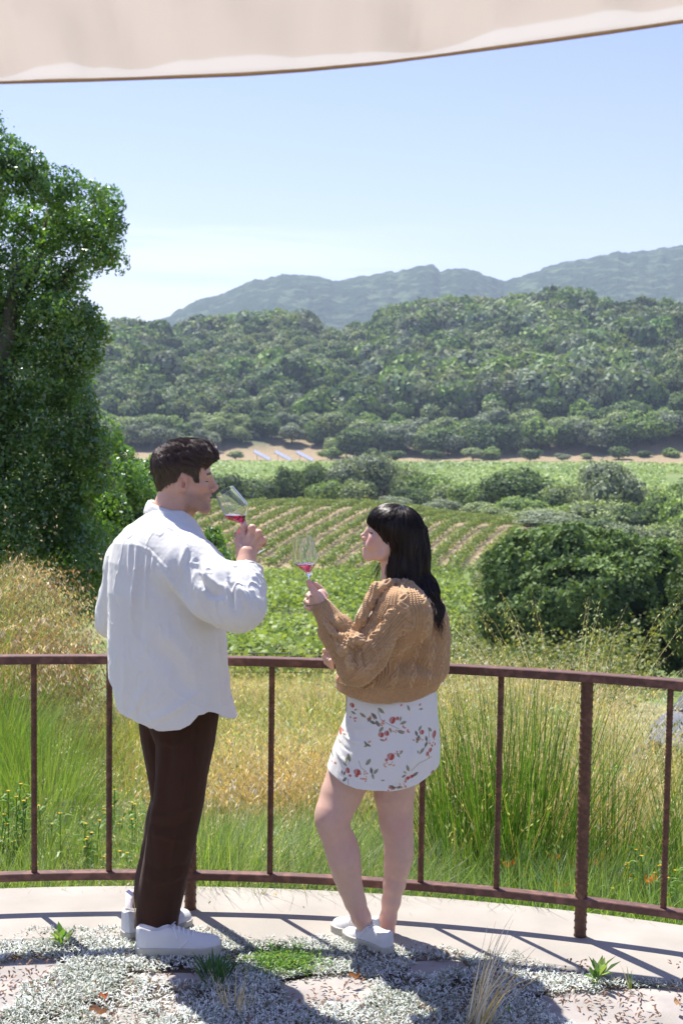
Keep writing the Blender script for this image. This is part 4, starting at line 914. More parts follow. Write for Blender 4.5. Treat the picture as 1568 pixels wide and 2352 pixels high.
    crown = HM((-1.5, .3, 13.2))
    vz = np.array([W(0, v, YH)[2] for v in (1447, 1400, 1371, 1345, 1320, 1290, 1200)]); dxs = np.array([.30, .45, .62, .55, .38, .05, .0])
    def flow(P, i):
        d = P-crown; d /= np.linalg.norm(d, axis=1)[:, None]+1e-6; up_ = smoothstep(.02, -.03, crown[2]-.05-P[:, 2])[:, None]
        g = np.stack([np.interp(P[:, 2], vz, dxs), 0*P[:, 0], -np.ones(len(P))], 1); g = g+(vnoise(P*np.array([26, 26, 16]))-.5)[:, None]*np.array([.9, .6, 0])*(1-up_)
        return d*up_+g*(1-up_)*1.0+np.array([0, 0, -.15])
    idx = r.choice(len(V), 5200); P0 = V[idx]; off = .0015+.004*r.random(5200)
    St = advect(s, P0, flow, 13, (.0095*(.6+.8*r.random(5200)))[:, None], off)
    rv, rf, rc = ribbons(St, .00075, r.random(5200)*.8)
    # loose locks
    LL = []
    for q in range(520):
        t = r.random(); u0 = 912+88*t+r.normal()*4; v0 = 1350+54*t+r.normal()*9; L_ = 18+26*r.random()*(.4+t); pts = []
        k1, k2 = r.normal()*7, r.random()*6.3
        for j in range(9):
            w_ = j/8; pts.append(W(u0+L_*w_*(.25+.12*t)+k1*math.sin(w_*4+k2)*w_, v0+L_*w_*1.2, YH-.135+.015*math.sin(q)-.012*w_))
        LL.append(pts)
    for q in range(26):      # wisps under the chin
        u0 = 872+14*r.random(); v0 = 1286+18*r.random(); L_ = 30+30*r.random(); k1 = -6-22*r.random(); pts = []
        for j in range(9): w_ = j/8; pts.append(W(u0+k1*math.sin(w_*2.2), v0+L_*w_, YH+.02))
        LL.append(pts)
    for q in range(0):      # flyaways along the crown and back
        a1 = r.random()*2.6+.2; c_ = HM((-1.3, 0, 4.3)); b0 = np.array([math.cos(a1), 0, math.sin(a1)])*.088; pts = []
        for j in range(9): w_ = j/8; pts.append(c_+b0*(1+.12*w_*(1-w_)*4*r.random())+np.array([math.sin(a1), 0, -math.cos(a1)])*.05*w_*1.0)
        LL.append(pts)
    lv, lf, lc = ribbons(np.array(LL), .0007, r.random(len(LL)))
    def wave(P):
        m = smoothstep(W(0, 1250, YH)[2], W(0, 1400, YH)[2], P[:, 2]); ph = 7*vnoise(P*np.array([16, 16, 2.5])+5); return P+np.stack([np.sin(P[:, 2]*62+ph)*.0085*m, np.cos(P[:, 2]*55+ph)*.007*m, 0*m], 1)
    V, rv, lv = wave(V), wave(rv), wave(lv)
    n0 = len(V); n1 = n0+len(rv)
    part('hair', np.concatenate([V, rv, lv]), np.concatenate([F, rf+n0, lf+n1]), m_whair, np.concatenate([np.ones((n0, 3))*.03, rc, lc]))
    return root
build_woman()
# ------------------------------------------------------------------ ground: hills, slope, valley
HOR = 914.5
def zt(v, d): return CAM[2]-(v-HOR)/FPX*d
_prof = {   # noqa
 -0.165: [(0, -.5), (5.3, -.35), (7, -.7), (9, -1.0), (11, -1.35), (14, -1.9), (20, -2.9), (40, -6.3), (80, -11.5), (150, -18.5), (235, -17.2), (262, -18.2), (300, -23), (640, -25), (760, 6), (1000, 36), (1500, 20)],
 0.20: [(0, -.5), (5.3, -.35), (8, -.95), (12, -1.5), (20, -3.3), (24, -4.2), (28, -4.95), (36, -5.9), (45, -7.4), (70, -11), (120, -15.5), (165, -19), (240, -22), (300, -23.5), (640, -23), (740, 10), (1000, 63), (1500, 20)],
   # ground profile (distance, height) along three bearings x/y
 -0.24: [(0, -.5), (5.3, -.35), (7, -.55), (9, -.35), (11, -.15), (14, -.6), (20, -2.2), (40, -6.5), (80, -12), (150, -18.5), (235, -17.2), (262, -18.2), (300, -23), (640, -25), (760, 6), (1000, 34), (1500, 20)],
 0.0: [(0, -.5), (5.3, -.35), (8, -.75), (14, -1.9), (25, -3.9), (40, -6.0), (70, -9.8), (120, -14.8), (160, -18.3), (200, -17.6), (235, -16.4), (258, -17.6), (300, -23.5), (640, -25), (740, 2), (1000, 46), (1500, 20)],
 0.13: [(0, -.5), (5.3, -.35), (8, -.95), (12, -1.35), (20, -2.9), (32, -4.9), (45, -6.9), (70, -10.6), (120, -14.9), (150, -17.5), (185, -16.9), (210, -16.6), (240, -19), (300, -23.5), (640, -24), (740, 8), (1000, 60), (1500, 20)],
 0.26: [(0, -.5), (5.3, -.35), (8, -.95), (12, -1.45), (20, -3.3), (24, -4.2), (28, -4.95), (36, -5.9), (45, -7.5), (70, -11), (120, -15.5), (165, -19.5), (240, -22.5), (300, -23.5), (640, -23), (740, 12), (1000, 66), (1500, 20)]}
_ks = sorted(_prof)
def ground(x, y):
    x = np.asarray(x, float); y = np.asarray(y, float)
    d = np.sqrt(x*x+y*y); b = np.clip(np.where(y > .5, x/np.maximum(y, .5), np.sign(x)*.26), _ks[0], _ks[-1])
    zs = [np.interp(d, *zip(*_prof[k])) for k in _ks]; z = np.zeros_like(d)
    for i in range(len(_ks)-1):
        t = (b-_ks[i])/(_ks[i+1]-_ks[i]); m = (t >= 0) & (t <= 1); t2 = t*t*(3-2*t); z = np.where(m, zs[i]*(1-t2)+zs[i+1]*t2, z)
    P = np.stack([x, y, 0*x], -1)
    z = z+(fbm(P*.55, 3)-.5)*.22*smoothstep(5.5, 8, d)*(d < 60)+(fbm(P*.02+5, 3)-.5)*26*smoothstep(700, 850, d)*smoothstep(1500, 1000, d)+(fbm(P*.006+2, 3)-.5)*10*smoothstep(640, 800, d)
    return z
th = np.concatenate([np.linspace(-180, -24, 60)[:-1], np.linspace(-24, 24, 220), np.linspace(24, 180, 60)[1:]])*np.pi/180
dd = np.concatenate([[0.3], np.geomspace(3, 1600, 230)])
TH, DD = np.meshgrid(th, dd, indexing='ij'); X, Y = np.sin(TH)*DD, np.cos(TH)*DD; Z = ground(X, Y)
m_dirt, ntd, pd = newmat('hillside soil and dry grass'); L = ntd.links
tc = N(ntd, 'ShaderNodeTexCoord'); at = N(ntd, 'ShaderNodeAttribute', attribute_name='Col')
nn = N(ntd, 'ShaderNodeTexNoise', Scale=1.3, Detail=10); L.new(tc.outputs['Object'], nn.inputs['Vector'])
cr = N(ntd, 'ShaderNodeValToRGB'); L.new(nn.outputs[0], cr.inputs[0]); cr.color_ramp.elements[0].position = .3; cr.color_ramp.elements[0].color = (.62, .62, .62, 1); cr.color_ramp.elements[1].position = .7; cr.color_ramp.elements[1].color = (1.2, 1.2, 1.2, 1)
mx = N(ntd, 'ShaderNodeMixRGB', blend_type='MULTIPLY'); mx.inputs[0].default_value = 1; L.new(at.outputs[0], mx.inputs[1]); L.new(cr.outputs[0], mx.inputs[2]); L.new(mx.outputs[0], pd.inputs['Base Color'])
pd.inputs['Roughness'].default_value = .95; bb = N(ntd, 'ShaderNodeBump', Strength=.5, Distance=.1); L.new(nn.outputs[0], bb.inputs['Height']); L.new(bb.outputs[0], pd.inputs['Normal'])
D1 = DD.ravel(); x1, y1 = X.ravel(), Y.ravel(); bear = np.where(y1 > 0, x1/np.maximum(y1, .1), 9)
nz = fbm(np.stack([x1*.05, y1*.05, 0*x1], 1), 3)
green, dry, tan, wood = np.array((.12, .18, .04)), np.array((.36, .29, .14)), np.array((.34, .25, .145)), np.array((.07, .10, .045))
def lerp(a, b, t): return a+(b-a)*t[:, None]
C = lerp(np.tile(green, (len(D1), 1)), dry, smoothstep(.42, .62, nz)*.8)
C = lerp(C, tan, smoothstep(160, 175, D1)*(D1 < 300)*.85)             # bare soil between the hill rows
C = lerp(C, green*1.1, ((D1 > 28) & (D1 < 160)).astype(float)*.5)
C = lerp(C, np.array((.15, .22, .05)), smoothstep(310, 330, D1)*.8)
C = lerp(C, tan*.95, smoothstep(585, 600, D1+18*(nz-.5))*.95)
C = lerp(C, wood, smoothstep(655, 672, D1+60*(nz-.5)))
C = lerp(C, dry*1.1, ((D1 > 6) & (D1 < 45) & (bear > .06)).astype(float)*smoothstep(.3, .6, nz)*.8)
mk('hillside', np.stack([X, Y, Z], -1).reshape(-1, 3), grid_faces(len(th), len(dd))[:, ::-1], m_dirt, None, C)['kind'] = 'structure'
def atP(u, v, d):
    """ground point on the bearing of photo column u at distance d"""
    r_ = W(u, v, d); return r_[0], r_[1]
def gz(x, y): return float(ground(np.array([x]), np.array([y]))[0])

# far ridge
m_ridge = noisemat('wooded ridge', (.045, .075, .04), (.11, .15, .08), scale=.03, rough=1, bump=1.0, bscale=.06, dist=14, c3=(.04, .058, .028), spec=0)
ru = [-2600, -1600, -900, -300, 100, 300, 385, 400, 450, 500, 560, 620, 680, 715, 770, 800, 840, 900, 950, 985, 1000, 1040, 1080, 1130, 1150, 1180, 1250, 1330, 1400, 1470, 1530, 1568, 1750, 2300, 3000, 4000]
rv = [880, 840, 800, 790, 775, 757, 735, 722, 700, 688, 663, 648, 640, 646, 657, 651, 645, 632, 622, 621, 630, 621, 632, 648, 651, 645, 622, 606, 590, 585, 577, 574, 585, 640, 700, 860]
us = np.linspace(-2600, 4000, 1400); top = np.interp(us, ru, rv); top = top+(fbm(np.stack([us*.05, 0*us, 0*us], 1), 4)-.5)*9+(fbm(np.stack([us*.35, 0*us, 0*us], 1), 2)-.5)*4
prof = np.linspace(0, 1, 44); RV = []
for i, u in enumerate(us):
    b_ = (u-PCX)/FPX
    for t in prof:
        d = 2300+t*1300 if t < .85 else 2300+.85*1300+(t-.85)*3000
        zt_ = zt(top[i]+ROLL*(u-PCX)*-1.0, 3400)
        h_ = math.sin(min(t/.85, 1)*math.pi/2)**1.0 if t < .85 else 1-((t-.85)/.15)*.5
        RV.append((b_*d, d, -30+(zt_+30)*h_))
RV = np.array(RV); nzv = fbm(RV*np.array([.004, .003, 0])+9, 4)-.5; RV[:, 2] += nzv*110*np.clip(1-np.tile(prof, 1400)/.82, 0, 1)*np.clip(np.tile(prof, 1400)*5, 0, 1)+(fbm(RV*np.array([.03, .03, 0]), 3)-.5)*13
ridge = mk('far_ridge', RV, grid_faces(1400, 44), m_ridge); ridge['kind'] = 'structure'

# ------------------------------------------------------------------ terrace
ACX, ACY, AR = -0.55, 0.37, 4.80
def arc(deg, r=AR, z=0.0): a = R(deg); return np.array([ACX+r*math.sin(a), ACY+r*math.cos(a), z])
m_conc = noisemat('troweled concrete', (.31, .285, .245), (.37, .34, .295), scale=3.5, rough=.85, bump=.12, bscale=90, c3=(.34, .31, .265), dist=.004)
m_stone = noisemat('flagstone', (.27, .25, .22), (.40, .37, .325), scale=4.5, rough=.9, bump=.35, bscale=28, c3=(.33, .30, .275), dist=.01)
angs = np.linspace(-80, 80, 241)
def ring(name, prof_, mat, kind=None):
    V = np.array([[arc(a, r, z) for r, z in prof_] for a in angs]).reshape(-1, 3); o = mk(name, V, grid_faces(len(angs), len(prof_)), mat, smooth=False); 
    return o
curb = ring('curb', [(4.50, -.25), (4.505, .012), (4.52, .022), (4.70, .024), (4.95, .020), (5.075, .012), (5.10, -.002), (5.11, -.04), (5.11, -.8)], m_conc); curb['kind'] = 'structure'
a = np.linspace(0, 2*np.pi, 121)[:-1]
V = np.concatenate([[[ACX, ACY, -.012]], np.stack([ACX+4.6*np.sin(a), ACY+4.6*np.cos(a), np.full(120, -.012)], 1)])
tfl = mk('terrace_ground', V, np.array([[0, 1+(i+1) % 120, 1+i] for i in range(120)]), noisemat('earth between stones', (.10, .075, .055), (.17, .13, .10), scale=14, bump=.5, rough=1)); tfl['kind'] = 'structure'
# flagstones: irregular slabs, seen where the cover plants leave gaps
def slab(name, pts, z=.004, t=.03):
    """pts photo pixels on the ground"""
    P = np.array([G(u, v, 0.0)[:2] for u, v in pts]); c = P.mean(0); n = len(P); k = 6; Q = []
    for i in range(n):
        for j in range(k):
            t_ = j/k; q = P[i]*(1-t_)+P[(i+1) % n]*t_; q = q+(fbm(np.array([[q[0]*25, q[1]*25, 1.0], [q[0]*25, q[1]*25, 7.0]]), 2)-.5)*.02; Q.append(q)
    Q = np.array(Q); m = len(Q); V = []
    for s_, z_ in ((1.0, z-t), (1.0, z-.003), (.985, z), (.5, z+.001)): V.append(np.column_stack([c+(Q-c)*s_, np.full(m, z_)]))
    V = np.concatenate(V+[[[*c, z]]]); i = np.arange(m); j = (i+1) % m
    F4 = np.concatenate([np.stack([i+r_*m, j+r_*m, j+(r_+1)*m, i+(r_+1)*m], 1) for r_ in range(3)]); F3 = np.stack([i+3*m, j+3*m, np.full(m, 4*m)], 1)
    return tag(mk(name, V, [F4, F3], m_stone, smooth=False))
slabs = [([(640, 2262), (700, 2248), (790, 2240), (880, 2258), (850, 2300), (800, 2322), (700, 2322), (650, 2300)], 'cracked grey flagstone showing between the two people\'s shadows'),
 ([(-60, 2215), (110, 2200), (170, 2222), (60, 2262), (30, 2330), (-60, 2345)], 'flagstone at the left edge of the terrace'),
 ([(300, 2240), (500, 2236), (520, 2262), (400, 2268), (310, 2256)], 'thin strip of flagstone half covered by silver leaves below the large white shoe'),
 ([(935, 2210), (1060, 2205), (1080, 2235), (1010, 2252), (930, 2240)], 'flagstone in the shadow behind the white canvas shoes'),
 ([(1240, 2290), (1345, 2275), (1700, 2265), (1750, 2320), (1600, 2400), (1330, 2390), (1235, 2340)], 'large pale flagstone at the lower right corner'),
 ([(520, 2345), (760, 2330), (900, 2360), (850, 2440), (560, 2440)], 'flagstone mostly under silver leaves at the bottom edge'),
 ([(1060, 2335), (1220, 2300), (1250, 2360), (1200, 2420), (1050, 2420)], 'flagstone beside the tuft of dry grass'),
 ([(60, 2360), (420, 2290), (500, 2330), (450, 2440), (50, 2450)], 'flagstone buried in silver leaves at the lower left')]
for pts, lb in slabs: tag(slab('flagstone', pts), lb, 'flagstone', 'flagstones of the terrace')

# silver ground cover
m_silver = leafmat('silver leaf', rough=.6, trans=.15, spec=.35, tint=(1, 1.05, .8))
m_grass = leafmat('grass blade', rough=.45, trans=.45, spec=.45, tint=(1.12, 1.08, .55), gain=1.2)
m_dry = leafmat('dry grass', rough=.5, trans=.35, spec=.4, tint=(1.2, 1.0, .6), gain=1.1)
def inpoly(P, poly):
    poly = np.asarray(poly); x, y = P[:, 0], P[:, 1]; c = np.zeros(len(P), bool); j = len(poly)-1
    for i in range(len(poly)):
        xi, yi = poly[i]; xj, yj = poly[j]; c ^= ((yi > y) != (yj > y)) & (x < (xj-xi)*(y-yi)/(yj-yi+1e-12)+xi); j = i
    return c
def leaves(P, d, L_, w_, up=.35, col=None, curl=.3, n3=False):
    """small lance-shaped leaves: base P, horizontal angle d, length L_, width w_, rise up"""
    n = len(P); L_ = np.ones(n)*L_; w_ = np.ones(n)*w_; up = np.ones(n)*up
    D_ = np.stack([np.cos(d)*np.cos(up), np.sin(d)*np.cos(up), np.sin(up)], 1); S_ = np.stack([-np.sin(d), np.cos(d), 0*d], 1)
    mid = P+D_*(L_*.5)[:, None]; tip = P+D_*L_[:, None]-np.array([0, 0, 1])*(L_*curl)[:, None]; mid[:, 2] += L_*.04
    V = np.stack([P, mid+S_*(w_/2)[:, None], tip, mid-S_*(w_/2)[:, None]], 1).reshape(-1, 3); F = np.arange(4*n).reshape(n, 4)
    return V, F, np.repeat(col, 4, 0) if col is not None else None
n = 640000
a_ = rng.random(n)*110-55; r_ = np.sqrt(rng.random(n)*(4.62**2-2.4**2)+2.4**2); P = np.stack([ACX+r_*np.sin(np.radians(a_)), ACY+r_*np.cos(np.radians(a_)), np.full(n, .0)], 1)
uv = np.array([PX(p) for p in P]); keep = (uv[:, 0] > -330) & (uv[:, 0] < 1900) & (uv[:, 1] < 2460); P, uv = P[keep], uv[keep]
edge = np.interp(uv[:, 0], [-60, 0, 60, 120, 200, 260, 330, 360, 420, 445, 500, 560, 640, 700, 760, 840, 920, 960, 1010, 1060, 1110, 1170, 1215, 1270, 1340, 1420, 1500, 1568, 1640], [2165, 2160, 2150, 2138, 2150, 2140, 2152, 2150, 2118, 2105, 2135, 2162, 2172, 2168, 2166, 2170, 2185, 2172, 2190, 2200, 2206, 2200, 2215, 2235, 2252, 2262, 2268, 2276, 2280])
ok = uv[:, 1] > edge+(fbm(P*30, 2)-.5)*22
for pts, _ in slabs[:5]:
    q = np.array(pts, float); c = q.mean(0); jit = (fbm(P*22, 3)-.5)[:, None]*np.array([70, 26]); ok &= ~inpoly(uv+jit, c+(q-c)*.93)
dens = fbm(P*9+3, 3); ok &= (dens > .36) | (rng.random(len(P)) < .25)
P = P[ok]; n = len(P); hz_ = fbm(P*7, 2); P[:, 2] = .002+.013*hz_+rng.random(n)*.011
tone = rng.random(n)[:, None]; base = np.where(tone < .80, np.array((.70, .73, .70)), np.where(tone < .93, np.array((.25, .30, .20)), np.array((.20, .12, .08))))
patch = smoothstep(.45, .62, fbm(P*5+40, 2))[:, None]; base = base*(1-patch*.35)+np.array((.30, .34, .26))*patch*.35
V, F, C = leaves(P, rng.random(n)*6.28, .0155+.012*rng.random(n), .0042+.0018*rng.random(n), rng.normal(.45, .35, n), base*(.8+.35*rng.random((n, 1))), .15)
o = mk('silver_ground_cover', V, F, m_silver, None, C); tag(o, 'low mat of narrow silver leaves growing between the flagstones', 'ground cover', kind='stuff')
# brown litter and dead leaves on the mat
n = 1000; pts = []
while len(pts) < n:
    u, v = rng.random()*1600-20, 2190+rng.random()*200; p = G(u, v, .012)
    if fbm(np.array([p*6+11]), 2)[0] > .52: pts.append(p+np.array([0, 0, rng.random()*.015]))
V, F, C = leaves(np.array(pts), rng.random(n)*6.28, .018+.015*rng.random(n), .008, rng.normal(.3, .5, n), np.array((.16, .085, .05))*(.5+rng.random((n, 1))), .3)
tag(mk('leaf_litter', V, F, m_dry, None, C), 'brown curled leaf litter scattered over the silver mat', 'leaf litter', kind='stuff')
def deadleaf(u, v, L_, ang, label, c=(.22, .11, .06)):
    p = G(u, v, .03); t = np.linspace(0, 1, 9); s_ = np.linspace(-1, 1, 5); V = []
    for q in t:
        for w_ in s_: V.append((q*L_, w_*.28*L_*math.sin(math.pi*min(q*.96+.03, 1)), .01+abs(w_)*.012+.006*math.sin(q*7)))
    V = np.array(V); c_, s__ = math.cos(R(ang)), math.sin(R(ang)); V = np.stack([V[:, 0]*c_-V[:, 1]*s__, V[:, 0]*s__+V[:, 1]*c_, V[:, 2]], 1)
    o = mk('dead_leaf', V+p, grid_faces(9, 5), m_dry, None, np.tile(c, (45, 1))*(.8+.4*rng.random((45, 1)))); tag(o, label, 'leaf', 'fallen leaves')
deadleaf(800, 2252, .038, 10, 'orange brown dry leaf on the mat just above the cracked flagstone', (.26, .12, .05)); deadleaf(205, 2330, .055, -12, 'long rusty curled leaf near the lower left corner'); deadleaf(228, 2300, .03, 30, 'small red brown leaf above the long rusty one', (.40, .15, .08)); deadleaf(1560, 2320, .04, 100, 'pale dry leaf on the flagstone at the right edge', (.45, .33, .22))

# ------------------------------------------------------------------ railing
m_rust = noisemat('rusted steel', (.125, .052, .035), (.19, .085, .060), scale=22, rough=.62, bump=.3, bscale=160, c3=(.095, .040, .028), dist=.002, spec=.55)
m_rebar = noisemat('rusted rebar', (.10, .042, .024), (.18, .08, .045), scale=30, rough=.6, bump=.35, bscale=200, c3=(.10, .042, .02), dist=.002)
rail = empty('railing', tuple(arc(0))); tag(rail, 'curved railing of rusty flat bars and ribbed steel rods along the terrace edge', 'railing'); ri = np.array(rail.location)
def bar(name, z0, z1, wd, a0=-48, a1=48):
    an = np.linspace(a0, a1, 161); V = np.array([[arc(x, AR+s*wd/2, z)-ri for s, z in ((-.94, z0), (-1, z0+.002), (-1, z1-.003), (-.9, z1), (.9, z1), (1, z1-.003), (1, z0+.002), (.94, z0))] for x in an])
    V = V.reshape(-1, 3); F = []
    for i in range(160):
        for j in range(8): F.append((i*8+j, i*8+(j+1) % 8, (i+1)*8+(j+1) % 8, (i+1)*8+j))
    return mk(name, V, np.array(F), m_rust, rail, smooth=False)
bar('top_rail', .947, .978, .047); bar('bottom_rail', .138, .166, .043)
def rebar(r0, z0, z1, pitch, seg=20, rows=None):
    n = int((z1-z0)/pitch*6); zz = np.linspace(z0, z1, n); a = np.linspace(0, 2*np.pi, seg, endpoint=False)
    ph = zz[:, None]/pitch*2*np.pi+.9*np.sin(a)[None]*2; rr = r0*(1+.17*np.maximum(0, np.cos(ph))**3)
    rr = rr+r0*.09*np.exp(-((np.abs(np.abs(a)-0) % np.pi)/.25)**2)[None]
    V = np.stack([rr*np.cos(a), rr*np.sin(a), np.repeat(zz[:, None], seg, 1)], -1).reshape(-1, 3); i = np.arange(n-1)[:, None]*seg; j = np.arange(seg)[None]; k = (j+1) % seg
    return V, np.stack([i+j, i+k, i+seg+k, i+seg+j], -1).reshape(-1, 4)
tv, tf = rebar(.0098, .166, .947, .014); pv, pf = rebar(.0195, .02, .947, .026)
b0 = None; p0 = None
def deg_of(u, v, z): p_ = G(u, v, z); return math.degrees(math.atan2(p_[0]-ACX, p_[1]-ACY))
balu = [deg_of(u, v, .166) for u, v in ((78, 2008), (251, 2000), (619, 2008), (793, 2020), (961, 2036), (1136, 2047), (1522, 2085))]; posts = [deg_of(434, 2100, 0.02), deg_of(1323, 2173, 0.02)]
stp = (posts[1]-posts[0])/5
balu += [balu[0]-stp*2, balu[0]-stp*3, balu[-1]+stp, balu[-1]+2*stp, balu[-1]+3*stp]; posts += [posts[0]-5*stp, posts[1]+5*stp]
for q in balu:
    if b0 is None: b0 = mk('baluster', tv, tf, m_rebar, rail); o = b0
    else: o = b0.copy(); COL.objects.link(o)
    o.location = Vector(arc(q)-ri); o.rotation_euler = (0, 0, -R(q))
for q in posts:
    if p0 is None: p0 = mk('post', pv, pf, m_rebar, rail); o = p0
    else: o = p0.copy(); COL.objects.link(o)
    o.location = Vector(arc(q)-ri); o.rotation_euler = (0, 0, -R(q))

# ------------------------------------------------------------------ shade sail overhead
m_sail = clothmat('cream canvas', (.86, .76, .70), .9, 300, .1, .25, 3, sheen=.1, tr=.62, vcol=True)
eu = [-1600, -500, -200, 0, 200, 400, 560, 700, 870, 960, 1100, 1250, 1400, 1568, 1800, 2100, 2900]; ev = [217, 197, 200, 187, 182, 175, 169, 159, 143, 131, 113, 93, 72, 47, 20, -40, -240]
SU = np.linspace(-1600, 2900, 181); SVv = np.interp(SU, eu, ev); E0 = np.array([W(u, v, 2.35) for u, v in zip(SU, SVv)])
rows_ = []; tt = np.concatenate([[0, .01, .035, .04, .10, .15, .20, .25, .265, .3, .35], np.linspace(.4, 3.4, 31)])
for t in tt:
    r_ = E0+np.array([0, -t, 0]); r_[:, 2] += .20*t+.02*math.sin(t*3)+.045*(fbm(np.stack([SU*.006+t*1.5, np.full(len(SU), t*2.5), 0*SU], 1), 3)-.5)*min(t*10, 1)*3; rows_.append(r_)
V = np.array(rows_).reshape(-1, 3); band = np.repeat((tt > .26) | (tt < .037), 181)[:, None]; so = mk('shade_sail', V, grid_faces(len(tt), 181), m_sail, None, np.where(band, np.array((.77, .755, .74)), np.array((.72, .68, .645)))); md = so.modifiers.new('t', 'SOLIDIFY'); md.thickness = .004
tag(so, 'cream canvas shade sail stretched overhead at the top of the picture', 'shade sail')
hemv, hemf = tube(E0+np.array([0, 0, -.001]), .0035, 8); hh = mk('hem', hemv, hemf, noisemat('tan hem tape', (.42, .27, .16), (.5, .33, .2), rough=.9), so)
# ------------------------------------------------------------------ trees
m_leaf_far = leafmat('distant foliage', rough=.7, trans=.22, spec=.25, tint=(1.1, 1.15, .5))
m_leaf_oak = leafmat('oak leaf', rough=.26, trans=.30, spec=1.0, tint=(1.2, 1.3, .35), gain=1.5)
m_bark = noisemat('bark', (.06, .05, .04), (.13, .11, .09), scale=6, bump=.8, bscale=25, rough=1, dist=.03)
m_core = noisemat('crown core shade', (.018, .026, .012), (.03, .045, .02), scale=2, rough=1, bump=1, dist=.2, spec=0)  # near-black green standing in for shade deep in a crown
def sphere_pts(n, r): v = r.normal(size=(n, 3)); return v/np.linalg.norm(v, axis=1)[:, None]
def cards(P, Nn, size, r, col, asp=.6, jit=.7):
    n = len(P); Nj = Nn+r.normal(size=(n, 3))*jit; Nj /= np.linalg.norm(Nj, axis=1)[:, None]+1e-9
    T = np.cross(Nj, r.normal(size=(n, 3))); T /= np.linalg.norm(T, axis=1)[:, None]+1e-9; B = np.cross(Nj, T)
    s_ = (np.ones(n)*size)[:, None]*(.6+.8*r.random((n, 1)))
    V = np.stack([P+T*s_, P+B*s_*asp, P-T*s_, P-B*s_*asp], 1).reshape(-1, 3)
    return V, np.arange(4*n).reshape(n, 4), np.repeat(col, 4, 0)
def crown(blobs, n, size, r, c1, c2, asp=.6, jit=.7, fill=.25, gap=0):
    """leaf cards over and inside ellipsoids: blobs (cx,cy,cz,rx,ry,rz)"""
    B = np.array(blobs, float); w_ = (B[:, 3]*B[:, 4]*B[:, 5])**(2/3); k = r.choice(len(B), n, p=w_/w_.sum())
    d = sphere_pts(n, r); rad = np.where(r.random(n) < fill, r.random(n)**.5, .86+.2*r.random(n)); rad = rad*(1+.22*(fbm(d*2.3+k[:, None]*3.1, 2)-.5)*2)
    P = B[k, :3]+d*B[k, 3:]*rad[:, None]
    # drop what is deep inside other blobs
    deep = np.zeros(n, bool)
    for b in (B if fill < .6 else []):
        q = np.linalg.norm((P-b[:3])/b[3:], axis=1); deep |= q < .55
    if fill > .6 or gap: deep |= fbm(P*(1.9 if not gap else gap), 3) < .37
    P, d, k = P[~deep], d[~deep], k[~deep]
    Nn = d/B[k, 3:]; Nn /= np.linalg.norm(Nn, axis=1)[:, None]
    t = (fbm(P/size*.12, 3)[:, None]-.5)*1.6+.5+(r.random((len(P), 1))-.5)*.5; col = np.array(c1)*(1-np.clip(t, 0, 1))+np.array(c2)*np.clip(t, 0, 1)
    return cards(P, Nn, size, r, col, asp, jit)
def ico(c, rad, seg=10):
    a = np.linspace(0, np.pi, seg); b = np.linspace(0, 2*np.pi, seg*2, endpoint=False)
    V = np.array([[math.sin(x)*math.cos(y), math.sin(x)*math.sin(y), math.cos(x)] for x in a for y in b]); V = V*(1+.25*(fbm(V*2+np.array(c), 2)[:, None]-.5)*2)*np.array(rad)+np.array(c)
    i = np.arange(seg-1)[:, None]*seg*2; j = np.arange(seg*2)[None]; k = (j+1) % (seg*2)
    return V, np.stack([i+j, i+seg*2+j, i+seg*2+k, i+k], -1).reshape(-1, 4)
def tree_proto(name, r, n, size, c1, c2, H=1.0, nb=9, wide=.62, trunk=.12):
    """round-headed oak about H tall: crown + trunk"""
    bl = []
    for i in range(nb):
        a = r.random()*6.28; q = wide*.62*math.sqrt(r.random()); z = H*(.42+.40*r.random()*(1-q/wide*.6)); s_ = H*(.17+.13*r.random()); bl.append((q*math.cos(a), q*math.sin(a), z, s_*1.15, s_*1.15, s_*.85))
    bl.append((0, 0, H*.55, wide*.62, wide*.62, H*.34))
    root = empty(name)
    V, F, C = crown(bl, n, size, r, c1, c2)
    b = MB(); b.add(V, F); b.C[-1] = C
    for q in bl: v_, f_ = ico(q[:3], np.array(q[3:])*.74, 7); b.add(v_, f_, np.array(c1)*.6)  # solid cores, leaf colour darkened to imitate shade inside the crown
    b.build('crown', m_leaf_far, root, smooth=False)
    t = MB(); t.add(*tube([(0, 0, -.15*H), (.01, 0, .12*H), (.03*H, .02*H, .35*H), (0, .02*H, .6*H)], np.array([.055, .042, .03, .012])*H*trunk/.12*.8, 7))
    for i in range(4): a = i*1.6+r.random(); t.add(*tube([(0, 0, .2*H), (math.cos(a)*.13*H, math.sin(a)*.13*H, .38*H), (math.cos(a)*.3*H, math.sin(a)*.3*H, .55*H)], np.array([.028, .018, .006])*H, 6))
    t.build('trunk', m_bark, root, usecol=False)
    return root
def mesh_of(root): return [c for c in root.children]
GREYG = ((.15, .21, .085), (.42, .50, .22)); DARKG = ((.055, .10, .036), (.19, .28, .085)); MIDG = ((.13, .21, .055), (.36, .50, .13)); SAGE = ((.17, .22, .13), (.36, .41, .26))

